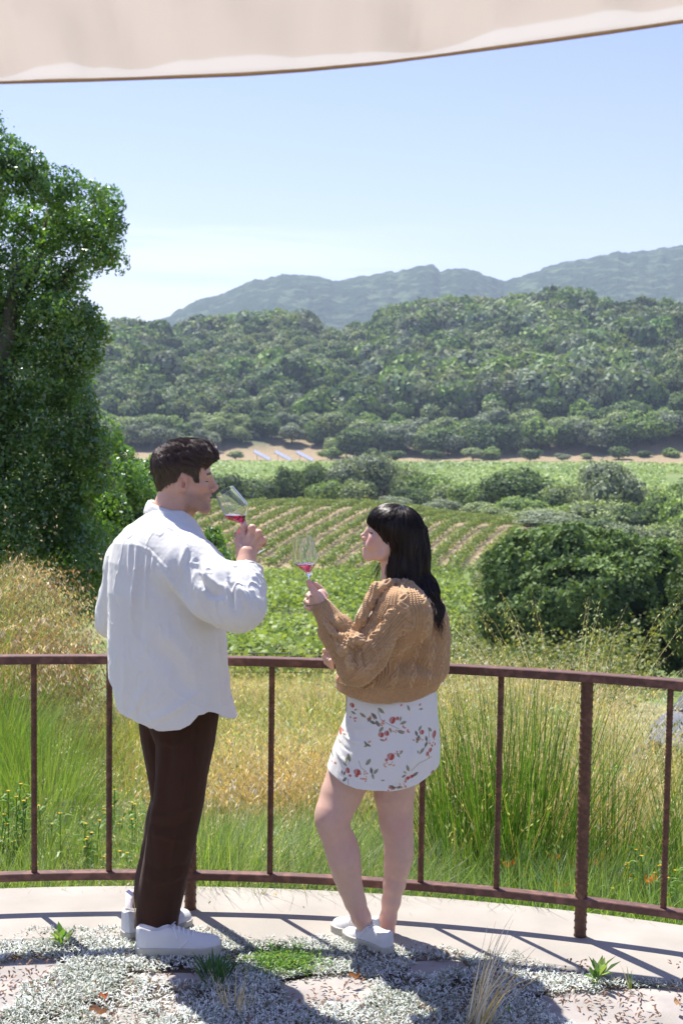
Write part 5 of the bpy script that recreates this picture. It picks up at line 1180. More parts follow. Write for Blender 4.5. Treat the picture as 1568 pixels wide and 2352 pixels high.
# wooded hillside: the trees along its foot are single trees, the closed canopy above them one mass
r = np.random.default_rng(21)
protos = [tree_proto('valley_tree', r, 1500, .048, *c, nb=10) for c in (GREYG, DARKG, MIDG, GREYG, DARKG, SAGE)]
for p_ in protos: p_.scale = (9, 9, 9)
used = set()
def place(k, x, y, s_, label, group, sc=(1, 1), dz=0.0, cat='tree', name=None):
    o = protos[k] if k not in used else copy_tree(protos[k]); used.add(k)
    o.location = (x, y, gz(x, y)+dz); o.rotation_euler = (0, 0, random.random()*6.28); o.scale = (s_*sc[0], s_*sc[0], s_*sc[1]); tag(o, label, cat, group)
    return o
GL = 'trees along the foot of the wooded hill'
for i in range(150):
    u = -150+1900*(i+.5)/150+r.normal()*6; row = i % 3; d = 642+row*10+r.normal()*4
    if 470 < u < 860: d += 14
    if 560 < u < 760 and row == 0 and r.random() < .6: continue
    x, y = (u-PCX)/FPX*d, d
    place(r.integers(0, 6), x, y, (9.0+6*r.random())*(1.15 if u > 760 else .95), 'rounded grey green oak in the row along the foot of the wooded hill', GL, (1.0, 1.0), dz=-.6)
place(1, *atP(812, 1060, 620), 15.5, 'big dark rounded oak standing forward of the wooded hill beside the solar panels', None, (1.15, .95), -.5)
place(3, *atP(770, 1060, 634), 10, 'smaller grey oak touching the big dark oak beside the solar panels', None)
for i, u in enumerate((845, 905, 990, 1085, 1130, 1215, 1290, 1345, 1420, 1475, 1535, 540, 760)):
    d = 596+34*r.random(); place(r.integers(0, 6), *atP(u, 1060, d), 3.5+4.5*r.random(), 'low grey green shrub on the dry strip at the foot of the wooded hill', 'shrubs on the dry strip', (1.3, .8), -.2)
# canopy as one mass
pr = [[np.concatenate(z) for z in zip(*[(lambda v, f, c: (v, f, c))(*crown([(0, 0, .5, .5, .5, .42), (.2, .1, .62, .3, .3, .26), (-.2, .15, .55, .32, .3, .3), (0, -.25, .5, .33, .3, .3)], 330, .105, r, *c, fill=.05, jit=.5))])] for c in (GREYG, DARKG, MIDG, SAGE, GREYG, MIDG)]
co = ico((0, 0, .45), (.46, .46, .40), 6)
NT = 6400; u_ = r.random(NT)*3100-760; dn = 690+r.random(NT)**.9*330; x_ = (u_-PCX)/FPX*dn; z_ = ground(x_, dn); big = fbm(np.stack([x_*.022, dn*.022, 0*x_], 1), 2)
Vs, Fs, Cs, nn_ = [], [], [], 0
for i in range(NT):
    s_ = (8+6*r.random())*(.75+.6*(big[i] > .5)); k = int(np.clip((big[i]-.25)*10+r.normal()*1.0, 0, 5)); v, f, c = pr[k]
    a = r.random()*6.28; ca, sa = math.cos(a), math.sin(a); M = np.array([[ca, -sa, 0], [sa, ca, 0], [0, 0, 1.0+.3*r.random()]])*s_; o_ = np.array([x_[i], dn[i], z_[i]-s_*.12])
    tint = (.62+.6*r.random())*np.array([1+.06*r.normal(), 1, 1+.05*r.normal()])
    Vs.append(v@M.T+o_); Fs.append(f+nn_); Cs.append(np.clip(c*tint, .01, .4)); nn_ += len(v)
    v, f = co; Vs.append(v@M.T+o_); Fs.append(f+nn_); Cs.append(np.tile(np.array((.045, .07, .034)), (len(v), 1))); nn_ += len(v)  # dark core in each canopy tree, shade put into its colour
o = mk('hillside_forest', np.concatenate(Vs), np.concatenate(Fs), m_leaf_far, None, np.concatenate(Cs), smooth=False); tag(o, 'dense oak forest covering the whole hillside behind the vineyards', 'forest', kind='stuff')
del Vs, Fs, Cs
for u, v, s_ in ((1255, 745, 15), (1480, 735, 12), (1530, 742, 11), (1465, 730, 10)):   # conifers standing out of the canopy
    d = 1010 if u > 1300 else 960; x, y = (u-PCX)/FPX*d, d; cb = empty('conifer', (x, y, gz(x, y)+4)); bl = [(0, 0, s_*t, (1-t)*s_*.26+.3, (1-t)*s_*.26+.3, s_*.1) for t in np.linspace(.15, .97, 9)]
    V, F, C = crown(bl, 1400, .5, r, (.018, .035, .018), (.04, .065, .03), fill=.3); mk('crown', V, F, m_leaf_far, cb, C, smooth=False); mk('trunk', *tube([(0, 0, -6), (0, 0, s_*.7)], .3, 6), m_bark, cb)
    tag(cb, 'dark pointed conifer, %s on the wooded hill' % {1255: 'the large lone one right of the middle', 1480: 'second from the right', 1530: 'rightmost near the skyline', 1465: 'small slim one left of the pair'}[u] , 'tree', 'conifers on the wooded hill')

# tree belt between the two vineyards (u, v of top, distance, crown width in photo px, kind, look)
protos = [tree_proto('belt_tree', r, 5200, .030, *c, nb=12) for c in (GREYG, DARKG, MIDG, DARKG, SAGE)]; used = set()
belt = [(452, 1088, 300, 80, 0, 'grey green tree right behind the head of the dark haired drinker'), (500, 1100, 296, 90, 1, 'dark tree showing above the rim of the tilted glass'), (560, 1118, 300, 100, 0, 'low grey green tree above the hill vineyard, left of the dark upright one'), (620, 1104, 305, 90, 0, 'grey shrubby tree left of the dark green tree in the belt'), (672, 1088, 300, 62, 1, 'darker green tree, left one of the upright pair in the belt'), (715, 1080, 300, 85, 1, 'dark green rounded tree left of the tallest grey one in the belt'), (790, 1072, 300, 105, 4, 'silvery grey tree left of the tallest in the belt'), (862, 1062, 298, 130, 4, 'tallest silvery grey tree at the middle of the belt'),
 (930, 1080, 296, 110, 0, 'grey green tree right of the tallest one in the belt'), (985, 1100, 292, 90, 2, 'mid green tree above the hair of the smiling person'), (905, 1150, 275, 80, 4, 'small sage bush in front of the belt left of the long hair'), (1030, 1118, 285, 95, 0, 'grey tree above the right end of the hill vineyard'), (1085, 1120, 280, 85, 2, 'round green bush tree at the end of the hill vineyard'), (1010, 1180, 262, 70, 4, 'low sage bush beside the top of the hill vineyard'), (1145, 1128, 276, 80, 1, 'dark small tree left of the broad dark dome'), (1215, 1096, 270, 170, 3, 'broad dark domed tree right of the belt middle'), (1265, 1140, 262, 90, 1, 'dark tree tucked right of the broad dome'), (1150, 1178, 250, 90, 0, 'grey green bush in front of the broad dark dome'), (1330, 1170, 245, 130, 2, 'green rounded bush left of the tall pale willow shape'),
 (1402, 1088, 238, 150, 4, 'tall pale grey feathery tree right of the belt'), (1395, 1160, 225, 180, 0, 'grey green tree below the tall pale feathery one'), (1480, 1170, 222, 120, 1, 'dark green tree right of the tall pale feathery one'), (1555, 1140, 220, 120, 2, 'mid green tree at the right edge behind the big dark oak'), (1260, 1195, 205, 140, 4, 'pale sage bush just above the big dark oak'), (1530, 1215, 190, 150, 0, 'grey green bush above the right end of the big dark oak'), (1440, 1225, 180, 120, 4, 'sage bush low behind the big dark oak crown'),
 (1100, 1160, 262, 90, 0, 'grey bush low in the belt, left of the sage bush under the dark dome'), (1190, 1150, 255, 100, 2, 'green bush filling under the left side of the broad dark dome'), (1300, 1120, 262, 110, 0, 'grey green tree filling right of the broad dark dome'), (1350, 1200, 215, 120, 1, 'dark bush low between the sage bush and the feathery tree'), (1310, 1215, 200, 120, 2, 'mid green bush directly above the crown of the big dark oak'), (1500, 1240, 200, 140, 1, 'dark bush low at the right above the big dark oak'), (1500, 1130, 250, 130, 0, 'grey green tree behind the dark one at the right'), (1590, 1180, 215, 130, 2, 'green tree cut by the right edge of the belt'), (950, 1128, 285, 90, 1, 'dark bush between the tallest belt tree and the hair of the smiling person'), (820, 1110, 292, 90, 0, 'grey bush at the foot of the tallest silvery belt tree'), (755, 1112, 294, 80, 2, 'green bush between the dark rounded tree and the silvery one'), (590, 1112, 296, 80, 1, 'dark low bush above the left rows of the knoll'), (1240, 1175, 240, 120, 0, 'grey green bush low in front of the broad dome'),
 (1660, 1110, 240, 200, 1, 'dark tree past the right edge of the belt'), (380, 1090, 300, 120, 1, 'dark tree behind the neck of the dark haired drinker'), (300, 1080, 300, 140, 0, 'grey tree at the left end of the belt behind the leafy bush')]
for u, v, d, wp, k, lb in belt:
    x, y = (u-PCX)/FPX*d, d; s_ = max(zt(v-ROLL*(u-PCX), d)-gz(x, y)+.6, 3)/.84; wd = wp/FPX*d/.92
    place(k, x, y, s_, lb, 'trees in the belt between the vineyards', (wd/s_, 1), -.2)

# the big dark oak on the right, with a second one beyond the frame
def blobtree(name, label, blobs_px, d, n, size, c1, c2, mat, depth=1.0, trunk=None, seed=3, fill=.35, group=None, cat='tree', limbs=(), jit=.9, asp=.55, core=True, dark=.5, gap=0):
    rr = np.random.default_rng(seed); Bl = []
    for q in blobs_px:
        u, v, ru, rv_ = q[:4]; dy = q[4] if len(q) > 4 else rr.normal()*.25*depth; p_ = W(u, v, d+dy); k = d/FPX; Bl.append((p_[0], p_[1], p_[2], ru*k, max(ru*k, rv_*k)*depth, rv_*k))
    x0, y0 = W(trunk[0][0], 1400, d)[:2] if trunk else np.array(Bl)[:, :2].mean(0)
    root = empty(name, (x0, y0, gz(x0, y0))); ro = np.array(root.location)
    V, F, C = crown(np.array(Bl)-np.concatenate([ro, [0, 0, 0]]), n, size, rr, c1, c2, asp=asp, jit=jit, fill=fill, gap=gap); b = MB(); b.add(V, F); b.C[-1] = C
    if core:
        for q in Bl: v_, f_ = ico(np.array(q[:3])-ro, np.array(q[3:])*dark, 8); b.add(v_, f_, np.array(c1)*.7)  # opaque blobs in darkened leaf colour back the leaves with painted shade
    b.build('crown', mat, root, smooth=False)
    t = MB()
    if trunk: P = np.array([W(u, v, d)-ro for u, v, w_ in trunk]); t.add(*tube(P, np.array([w_ for *_, w_ in trunk]), 10))
    else: t.add(*tube([(0, 0, -.1), (0, 0, max(.3, np.array(Bl)[:, 2].mean()-ro[2]))], .04, 8))
    for L_ in limbs: t.add(*tube(np.array([W(u, v, d+dy+.45)-ro for u, v, dy, w_ in L_]), np.array([w_ for *_, w_ in L_]), 7))
    t.build('trunk', m_bark, root, usecol=False)
    return tag(root, label, cat, group)
blobtree('oak_tree', 'big dark green oak with a broad rounded crown right of the long haired person', [(1180, 1330, 75, 85), (1150, 1400, 60, 80), (1230, 1290, 85, 75), (1310, 1275, 95, 72), (1400, 1290, 95, 72), (1330, 1370, 130, 100, -1.5), (1230, 1400, 100, 90, -1), (1450, 1370, 120, 95, -1), (1500, 1310, 85, 75), (1560, 1350, 90, 90), (1400, 1450, 140, 90, -1), (1250, 1470, 110, 60), (1540, 1450, 110, 90)], 56, 90000, .12, (.06, .11, .038), (.23, .33, .11), m_leaf_far, 1.0, [(1350, 1600, .35), (1350, 1480, .28), (1340, 1380, .15)], 5, .3, gap=.7, dark=.62)
blobtree('oak_tree', 'dark oak cut off by the right edge behind the golden grass', [(1620, 1370, 90, 90), (1680, 1330, 110, 100), (1640, 1450, 110, 90)], 52, 14000, .10, (.04, .07, .025), (.14, .21, .07), m_leaf_far, 1.0, [(1650, 1600, .3), (1650, 1450, .2)], 6, .3)
# tall oak at the left edge
lo = [(5, 385, 75, 75), (60, 390, 55, 50), (95, 425, 60, 50), (150, 440, 55, 55), (205, 455, 45, 38), (250, 470, 40, 45), (262, 520, 28, 40), (225, 540, 60, 50), (150, 530, 75, 55), (60, 520, 110, 85), (255, 600, 42, 38), (215, 600, 50, 36), (60, 640, 120, 90), (150, 650, 60, 45), (130, 720, 80, 50), (195, 730, 50, 40), (235, 760, 33, 36), (60, 770, 110, 80), (160, 810, 65, 60), (210, 835, 32, 50), (70, 880, 110, 90), (160, 900, 60, 60), (200, 960, 30, 70), (90, 1000, 110, 100), (170, 1040, 55, 80), (60, 1130, 120, 110), (170, 1170, 80, 100), (225, 1120, 65, 90), (215, 1030, 45, 60), (250, 1210, 60, 90), (90, 1260, 140, 110), (200, 1290, 80, 90), (180, 1370, 90, 60), (60, 1360, 110, 70),
      (-60, 360, 110, 110), (-120, 520, 150, 160), (-120, 750, 160, 170), (-110, 980, 160, 160), (-110, 1200, 160, 150), (-260, 600, 170, 260), (-260, 1000, 170, 260)]
blobtree('oak_tree', 'tall glossy leaved oak filling the left edge of the picture', lo, 17, 190000, .027, (.050, .11, .030), (.17, .31, .075), m_leaf_oak, .9, [(-40, 1480, .22), (-30, 1200, .20), (-10, 950, .16), (20, 760, .10), (40, 600, .05)], 8, .75,
  limbs=[[(-20, 900, 0, .10), (60, 760, -.3, .06), (150, 640, -.3, .035), (220, 540, -.2, .015)], [(-10, 1000, 0, .10), (80, 900, .3, .06), (160, 830, .2, .03), (215, 760, .1, .012)], [(10, 740, 0, .07), (-20, 560, .2, .05), (20, 430, .2, .02)], [(0, 800, 0, .05), (90, 610, -.4, .035), (110, 480, -.3, .015)], [(-30, 1150, 0, .1), (80, 1120, -.5, .05), (170, 1100, -.5, .02)]], core=False, asp=.5)
blobtree('leafy_bush', 'glossy leafy bush behind the back of the tall drinker', [(235, 1010, 45, 50), (255, 1070, 65, 60), (290, 1120, 60, 60), (325, 1150, 45, 60), (240, 1160, 80, 80), (320, 1230, 60, 80), (260, 1270, 80, 90), (350, 1300, 60, 60), (430, 1290, 80, 60), (490, 1250, 28, 40), (505, 1300, 35, 42), (480, 1330, 60, 40), (400, 1340, 90, 60), (345, 1100, 38, 50), (350, 1240, 40, 60), (200, 1230, 60, 90), (150, 1330, 100, 90)], 19, 70000, .028, (.05, .11, .032), (.18, .32, .08), m_leaf_oak, .9, None, 9, .7, core=False, asp=.5, cat='bush')

# ------------------------------------------------------------------ vineyards
m_vine = leafmat('vine leaf', rough=.5, trans=.4, spec=.4, tint=(1.15, 1.05, .5), gain=1.15)
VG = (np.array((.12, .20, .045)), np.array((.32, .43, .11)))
def vinerow(path, w_, h_, per, size, label, r, group, wires=False, parts=True, tone=1.0):
    P = np.array(path); seg = np.linalg.norm(np.diff(P, axis=0), axis=1); cum = np.concatenate([[0], np.cumsum(seg)]); Lt = cum[-1]; n = int(Lt*per); s_ = r.random(n)*Lt
    c = np.stack([np.interp(s_, cum, P[:, i]) for i in range(3)], 1); vig = .65+.6*fbm(np.stack([s_*.45, 0*s_+P[0, 0], 0*s_], 1), 2)
    ok = r.random(n) < np.clip(vig*1.25-.15, 0, 1); c, vig, s_ = c[ok], vig[ok], s_[ok]; n = len(c)
    T = (P[-1]-P[0]); T /= np.linalg.norm(T); S_ = np.array([-T[1], T[0], 0]); off = r.normal(size=n)*w_*.4*vig; z = (.35+.65*r.random(n)**.8)*h_*vig
    Q = c+S_*off[:, None]; Q[:, 2] += z; Nn = np.stack([S_[0]*off, S_[1]*off, (z-h_*.5)], 1); Nn /= np.linalg.norm(Nn, axis=1)[:, None]+1e-6
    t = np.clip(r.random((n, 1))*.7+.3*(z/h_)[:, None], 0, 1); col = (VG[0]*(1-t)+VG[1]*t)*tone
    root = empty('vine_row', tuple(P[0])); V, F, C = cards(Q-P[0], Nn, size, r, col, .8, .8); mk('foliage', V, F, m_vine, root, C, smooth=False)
    tb = MB(); k = max(2, int(Lt/2.2)); cane = []
    for q in np.linspace(0, Lt, min(k, 12)):
        b = np.array([np.interp(q, cum, P[:, i]) for i in range(3)])-P[0]; cane += [b+[.02, 0, h_*.72], b+[.0, 0, h_*.4], b-[0, 0, .1], b+[.03, .02, h_*.4], b+[.03, .03, h_*.72]]   # up the trunk, along the cordon
    tb.add(*tube(np.array(cane), .032, 5, cap=False)); tb.build('stems', m_bark, root, usecol=False)
    if wires:
        wb = MB()
        for z_ in (.75, 1.15): Pw = P-P[0]+np.array([0, 0, z_]); wb.add(*tube(Pw[::4], .012, 4, cap=False))
        wb.build('trellis_wires', m_wire, root, usecol=False)
    tag(root, label, 'vine row', group); return root
m_wire = noisemat('trellis wire', (.05, .05, .045), (.08, .08, .07), rough=.6, bump=0)
r = np.random.default_rng(31)
for i, x0 in enumerate(np.arange(-38, 31, 3.5)):
    ys = np.arange(150 if x0 > 6 else 163, 257, 1.5); xs = x0+(ys-200)*(.19+.003*x0)+.0010*(ys-200)**2; ok = (xs/ys < .125) & (xs/ys > -.14)
    if ok.sum() < 8: continue
    xs, ys = xs[ok], ys[ok]; vinerow(np.stack([xs, ys, ground(xs, ys)], 1), 1.1, 1.5, 46, .16, 'row of green vines with bare soil either side running up the vineyard knoll', r, 'vine rows on the knoll', tone=.72)
k = 0
for y0 in np.concatenate([np.arange(27, 60, 2.3), np.arange(60, 158, 2.5)]):
    bl_ = -.115; br = np.interp(y0, [27, 40, 60, 100, 158], [-.015, .045, .085, .10, .085]); xs = np.arange(bl_*y0, br*y0, .8)
    if len(xs) < 5: continue
    ys = y0+xs*.06+.15*np.sin(xs*.2); vinerow(np.stack([xs, ys, ground(xs, ys)], 1), .5, 1.35, 130 if y0 < 45 else 75 if y0 < 80 else 34, .075 if y0 < 45 else .10 if y0 < 80 else .16, 'trellised row of dense green vines crossing the slope below the terrace', r, 'trellised vine rows on the slope', wires=y0 < 75)
# far vineyard on the valley floor
Vs = []; n = 135000; y_ = 315+r.random(n)**1.1*275; b_ = -.36+r.random(n)*.98; x_ = b_*y_; rowc = x_*.8+y_*.35; q = np.abs(np.mod(rowc, 3.4)/3.4-.5); ok = (q < .30+.15*(fbm(np.stack([x_*.05, y_*.05, 0*x_], 1), 2)-.3)) & (y_ < 586+10*np.sin(x_*.03)) & ~((b_ > .205) & (y_ > 440) & (y_ < 500) & (b_ > .228))
x_, y_ = x_[ok], y_[ok]; n = len(x_); P = np.stack([x_, y_, ground(x_, y_)+.3+r.random(n)*.9], 1); t = np.clip(fbm(P*.035, 2)[:, None]*1.1+.3*r.random((n, 1))-.1, 0, 1)
V, F, C = cards(P, np.tile((0, -.3, 1.0), (n, 1)), .55, r, VG[0]*1.15*(1-t)+VG[1]*1.1*t, .8, .4)
o = mk('distant_vineyard', V, F, m_vine, None, C, smooth=False); tag(o, 'bright green vineyard on the flat valley floor below the wooded hill', 'vineyard', kind='stuff')
# scrub at the edge of the slope, right of the near rows
n = 90000; y_ = 24+r.random(n)**1.6*130; b_ = np.interp(y_, [24, 40, 60, 100, 160], [.03, .055, .085, .10, .09])+r.random(n)*.16; x_ = b_*y_; P = np.stack([x_, y_, ground(x_, y_)], 1); f_ = fbm(P*.25, 3); ok = f_ > .47; P = P[ok]; f_ = f_[ok]; n = len(P); P[:, 2] += r.random(n)*1.6*(f_-.42)*5
t = r.random((n, 1)); V, F, C = cards(P, np.tile((0, 0, 1.0), (n, 1)), np.clip(P[:, 1]*.0016, .03, .16), r, np.array((.07, .12, .03))*(1-t)+np.array((.22, .25, .08))*t, .7, .8); o = mk('slope_scrub', V, F, m_vine, None, C, smooth=False); tag(o, 'low green scrub on the slope between the near vines and the big oak', 'scrub', kind='stuff')

# ------------------------------------------------------------------ solar panels, car
m_pv = noisemat('solar glass', (.40, .42, .48), (.46, .48, .54), scale=.8, rough=.22, bump=0, spec=.8); m_fr = noisemat('panel frame', (.10, .10, .11), (.14, .14, .15), rough=.5, bump=0)
for i, (u, v, lb) in enumerate(((602, 1064, 'leftmost of the three tilted solar panels on the dry strip'), (650, 1066, 'middle one of the three tilted solar panels'), (700, 1062, 'rightmost solar panel, half hidden by the belt trees'))):
    d = 604; p_ = W(u, v, d); g_ = gz(p_[0], p_[1]); e = empty('solar_panel', (p_[0], p_[1], g_), R(-6)); z0 = p_[2]-g_
    Vb = []; sw, L_ = 1.9, 5.6
    def slabp(w2, l2, t0, t1): 
        A_ = np.array([[x, y] for x in (-l2, l2) for y in (-w2, w2)]); return np.array([[a, b*.95, 2.1-a*.50+b*.28+t] for a, b in A_ for t in (t0, t1)])
    v8 = slabp(sw, L_*.62, 0, .05); Fq = np.array([[0, 1, 3, 2], [4, 6, 7, 5], [0, 4, 5, 1], [2, 3, 7, 6], [0, 2, 6, 4], [1, 5, 7, 3]]); mk('panel', v8, Fq, m_pv, e, smooth=False); mk('panel_frame', slabp(sw+.08, L_*.62+.08, -.16, -.005), Fq, m_fr, e, smooth=False)
    for sx in (-2.2, 2.2):
        hgt = 2.1-sx*.50-.1; mk('leg', *tube([(sx, 0, -.6), (sx, 0, hgt)], .1, 8), m_fr, e)
    tag(e, lb, 'solar panel', 'solar panels by the wooded hill')
m_paint = noisemat('silver car paint', (.11, .12, .14), (.14, .15, .17), rough=.62, bump=0, metal=0, spec=.25); m_win = noisemat('car glass', (.03, .05, .05), (.05, .08, .08), rough=.08, bump=0, spec=.8); m_tyre = noisemat('tyre', (.02, .02, .02), (.03, .03, .03), rough=.9)
cx_, cy_ = 7.45, 26.5; car = empty('parked_car', (cx_, cy_, gz(cx_, cy_)+.12), R(48)); tag(car, 'silver grey parked car half hidden by the golden grass at the right edge', 'car')
s = SDF([-2.4, -1.0, .1], [2.4, 1.0, 1.6], .03)
s.op(lambda X, Y, Z: np.maximum((((np.abs(X)/2.2)**4+(np.abs(Y)/.88)**4)**.25-1)*.8, np.maximum(Z-np.interp(X, [-2.2, -1.9, -1.0, 1.4, 2.0, 2.2], [.62, .80, .95, .98, .92, .7])+.06*Y*Y, .25-Z)), s.lo, s.lo+s.h*s.n, .05)
s.op(lambda X, Y, Z: np.maximum(np.abs(Y)-(.80-.35*(Z-.85)), np.maximum(Z-1.42+.05*(X-.2)**2+.08*Y*Y, np.maximum(-(X+1.15)+(Z-.9)*1.3, (X-1.75)+(Z-.9)*.9)))*.7, s.lo, s.lo+s.h*s.n, .08)
for wx in (-1.35, 1.35):
    for wy in (-.88, .88): s.ell((wx, wy, .32), (.38, .16, .38), None, .02, 'sub')
mk('body', *s.mesh(2), m_paint, car)
def pan(name, pts): V = np.array(pts, float); mk(name, np.concatenate([V, V+np.array([0, 0, .01])]), np.array([[0, 1, 2, 3], [7, 6, 5, 4], [0, 4, 5, 1], [1, 5, 6, 2], [2, 6, 7, 3], [3, 7, 4, 0]]), m_win, car, smooth=False)
pan('windscreen', [(-1.06, -.72, 1.0), (-1.06, .72, 1.0), (-.56, .62, 1.40), (-.56, -.62, 1.40)]); pan('side_window', [(-.95, -.80, 1.0), (1.3, -.80, 1.02), (.95, -.67, 1.38), (-.45, -.67, 1.38)])
for wx in (-1.35, 1.35):
    for wy in (-.80, .80): w_ = mk('wheel', *tube([(wx, wy-.09, .32), (wx, wy-.07, .32), (wx, wy+.07, .32), (wx, wy+.09, .32)], [.28, .32, .32, .28], 24), m_tyre, car)

# ------------------------------------------------------------------ grasses beyond the railing
def blades(B, H, az, l0, l1, wd, col, seg=5, tip=(1.15, 1.1, .8), wind=0):
    n = len(B); H = np.ones(n)*H*(.70+.6*fbm(B*1.3+9, 2)); col = col*(.72+.56*fbm(B*1.7+2, 2))[:, None]; P = [B]; ph = np.ones(n)*l0; q = B.copy()
    for i in range(seg):
        a = np.ones(n)*l0+np.ones(n)*l1*((i+.5)/seg)**1.3; st = H/seg; q = q+np.stack([np.cos(az)*np.sin(a)*st, np.sin(az)*np.sin(a)*st, np.cos(a)*st], 1); P.append(q)
    P = np.stack(P, 1); t = np.linspace(0, 1, seg+1); a2 = az+np.pi/2+rng.normal(size=n)*.8; S_ = np.stack([np.cos(a2), np.sin(a2), 0*a2], 1)[:, None, :]
    w_ = (np.ones(n)*wd)[:, None]*(1-.85*t**1.5)[None]; A_ = P+S_*w_[..., None]/2; B_ = P-S_*w_[..., None]/2
    V = np.stack([A_, B_], 2).reshape(-1, 3); base = (np.arange(n)*(seg+1)*2)[:, None]; i = (np.arange(seg)*2)[None]
    F = np.stack([base+i, base+i+1, base+i+3, base+i+2], -1).reshape(-1, 4)
    C = col[:, None, :]*((.85+.15*t)[:, None]+(np.array(tip)-1)*t[:, None]**2)[None]; C = np.repeat(C, 2, 1).reshape(-1, 3)
    return V, F, C, P
def oats(B, H, az, l0, l1, wd, scol, hcol, nh=14, hl=.020, hw=.0045, start=.60, spread=.07):
    V, F, C, P = blades(B, H, az, l0, l1, wd, scol); n, m, _ = P.shape
    hcol = hcol*(.55+.9*fbm(B*1.5+20, 3))[:, None]; gm = smoothstep(.46, .57, fbm(B*.9+33, 3))[:, None]*.75; hcol = hcol*(1-gm)+hcol*np.array((.60, .95, .45))*gm
    k = np.repeat(np.arange(n), nh); t = start+(1-start)*rng.random(len(k)); ti = t*(m-1); i0 = np.minimum(ti.astype(int), m-2); f_ = (ti-i0)[:, None]
    q = P[k, i0]*(1-f_)+P[k, i0+1]*f_; a = rng.random(len(k))*6.28; sp = spread*rng.random(len(k))*(1.25-t)*2; q = q+np.stack([np.cos(a)*sp, np.sin(a)*sp, -sp*.45], 1)
    L_ = hl*(.7+.6*rng.random(len(k))); D_ = np.stack([np.cos(a)*.45, np.sin(a)*.45, -1+.7*rng.random(len(k))], 1); D_ /= np.linalg.norm(D_, axis=1)[:, None]
    a3 = rng.random(len(k))*6.28; S_ = np.stack([np.cos(a3), np.sin(a3), 0*a3], 1)*(hw*(.7+.6*rng.random(len(k))))[:, None]
    V2 = np.stack([q, q+D_*L_[:, None]*.45+S_, q+D_*L_[:, None], q+D_*L_[:, None]*.45-S_], 1).reshape(-1, 3); F2 = np.arange(len(V2)).reshape(-1, 4)+len(V)
    C2 = np.repeat(hcol[k]*(.75+.5*rng.random((len(k), 1))), 4, 0)
    return np.concatenate([V, V2]), np.concatenate([F, F2]), np.concatenate([C, C2])
def spots(n, u0, u1, d0, d1, poly=None, cl=0.0, thr=.0, pw=1.0):
    """random ground points between photo columns u0..u1 at distances d0..d1"""
    d = d0+(d1-d0)*rng.random(n)**pw; u = u0+(u1-u0)*rng.random(n); x = (u-PCX)/FPX*d; y = d
    out = (x-ACX)**2+(y-ACY)**2 > 5.16**2
    if thr: out &= fbm(np.stack([x*cl, y*cl, 0*x+3], 1), 2) > thr
    x, y, u, d = x[out], y[out], u[out], d[out]; return np.stack([x, y, ground(x, y)-.02], 1), u, d
def mixc(n, *cs): k = rng.integers(0, len(cs), n); return np.array(cs)[k]*(.75+.5*rng.random((n, 1)))
def stuff(name, V, F, C, mat, label, cat): return tag(mk(name, V, F, mat, None, C, smooth=False), label, cat, kind='stuff')
LG, MG, DG, BG = (.25, .36, .09), (.13, .26, .045), (.06, .135, .028), (.18, .28, .17); GO, ST, BR, WH = (.55, .45, .21), (.68, .59, .36), (.32, .20, .10), (.76, .74, .64)
az = lambda n: rng.random(n)*6.28
# general cover of the bank
B, u, d = spots(120000, -500, 2100, 5.3, 16, pw=1.4); n = len(B); ok = ~((u > 1400) & (d > 8.2) & (rng.random(n) < .93)); B, d = B[ok], d[ok]; n = len(B); gd = fbm(B*.8+4, 2)[:, None]; warm = smoothstep(7.5, 10, d)[:, None]*.75*smoothstep(.35, .6, gd)
c = mixc(n, LG, MG, BG); c = np.where(rng.random((n, 1)) < warm, mixc(n, GO, ST, ST), c)
V, F, C, _ = blades(B, (.25+.35*rng.random(n))*(1+.05*(d-6)), az(n), .1, 1.1*rng.random(n), .0045+.0004*d, c); stuff('bank_grass', V, F, C, m_grass, 'mixed green and straw coloured grass covering the bank beyond the railing', 'grass')
# dry field going down the slope
B, u, d = spots(60000, 500, 1750, 12, 38, pw=1.2); n = len(B); c = mixc(n, GO, ST, ST, LG, (.25, .27, .10)); ok = ~((u > 1380) & (d > 12) & (rng.random(n) < .985)); B, c = B[ok], c[ok]; n = len(B); V, F, C = oats(B[:34000], .55+.45*rng.random(34000), az(34000), .1, .8, .007, c[:34000], mixc(34000, GO, ST, WH), nh=3, hl=.06, hw=.007, spread=.14) if n >= 34000 else (None,)*3
stuff('dry_field_grass', V, F, C, m_dry, 'pale golden dry grass of the field sloping away beyond the bank', 'grass')
# green lush strip just behind the kerb, left
B, u, d = spots(26000, -80, 560, 5.45, 7.6); n = len(B); V, F, C, _ = blades(B, .25+.35*rng.random(n), az(n), .1, 1.1*rng.random(n), .006, mixc(n, LG, MG, LG, BG, (.28, .34, .20))); stuff('lush_grass', V, F, C, m_grass, 'lush bright green grass behind the kerb on the left', 'grass')
B, u, d = spots(9000, -80, 560, 5.5, 8.2); n = len(B); V, F, C = oats(B, .38+.35*rng.random(n), az(n), .15, 1.5, .0028, mixc(n, ST, BG), mixc(n, WH, ST, (.38, .40, .30)), nh=6, hl=.018, spread=.04); stuff('silky_grass', V, F, C, m_dry, 'silky pale seed grass among the lush green on the left', 'grass')
# brown oats on the left mound
B, u, d = spots(6400, -140, 300, 8.2, 12.5, cl=1.1, thr=.40); n = len(B); hh_ = np.interp(u, [-140, 0, 120, 230, 300], [1.25, 1.1, .72, .36, .3]); V, F, C = oats(B, hh_*(.75+.35*rng.random(n)), az(n), .12, 1.5, .004, mixc(n, BR, (.22, .24, .07), LG, MG), mixc(n, (.40, .29, .16), (.55, .44, .29), BR, (.74, .66, .52)), nh=18, hl=.034, hw=.0050, spread=.13); stuff('brown_oat_grass', V, F, C, m_dry, 'brown nodding oat grass on the mound at the left edge', 'grass')
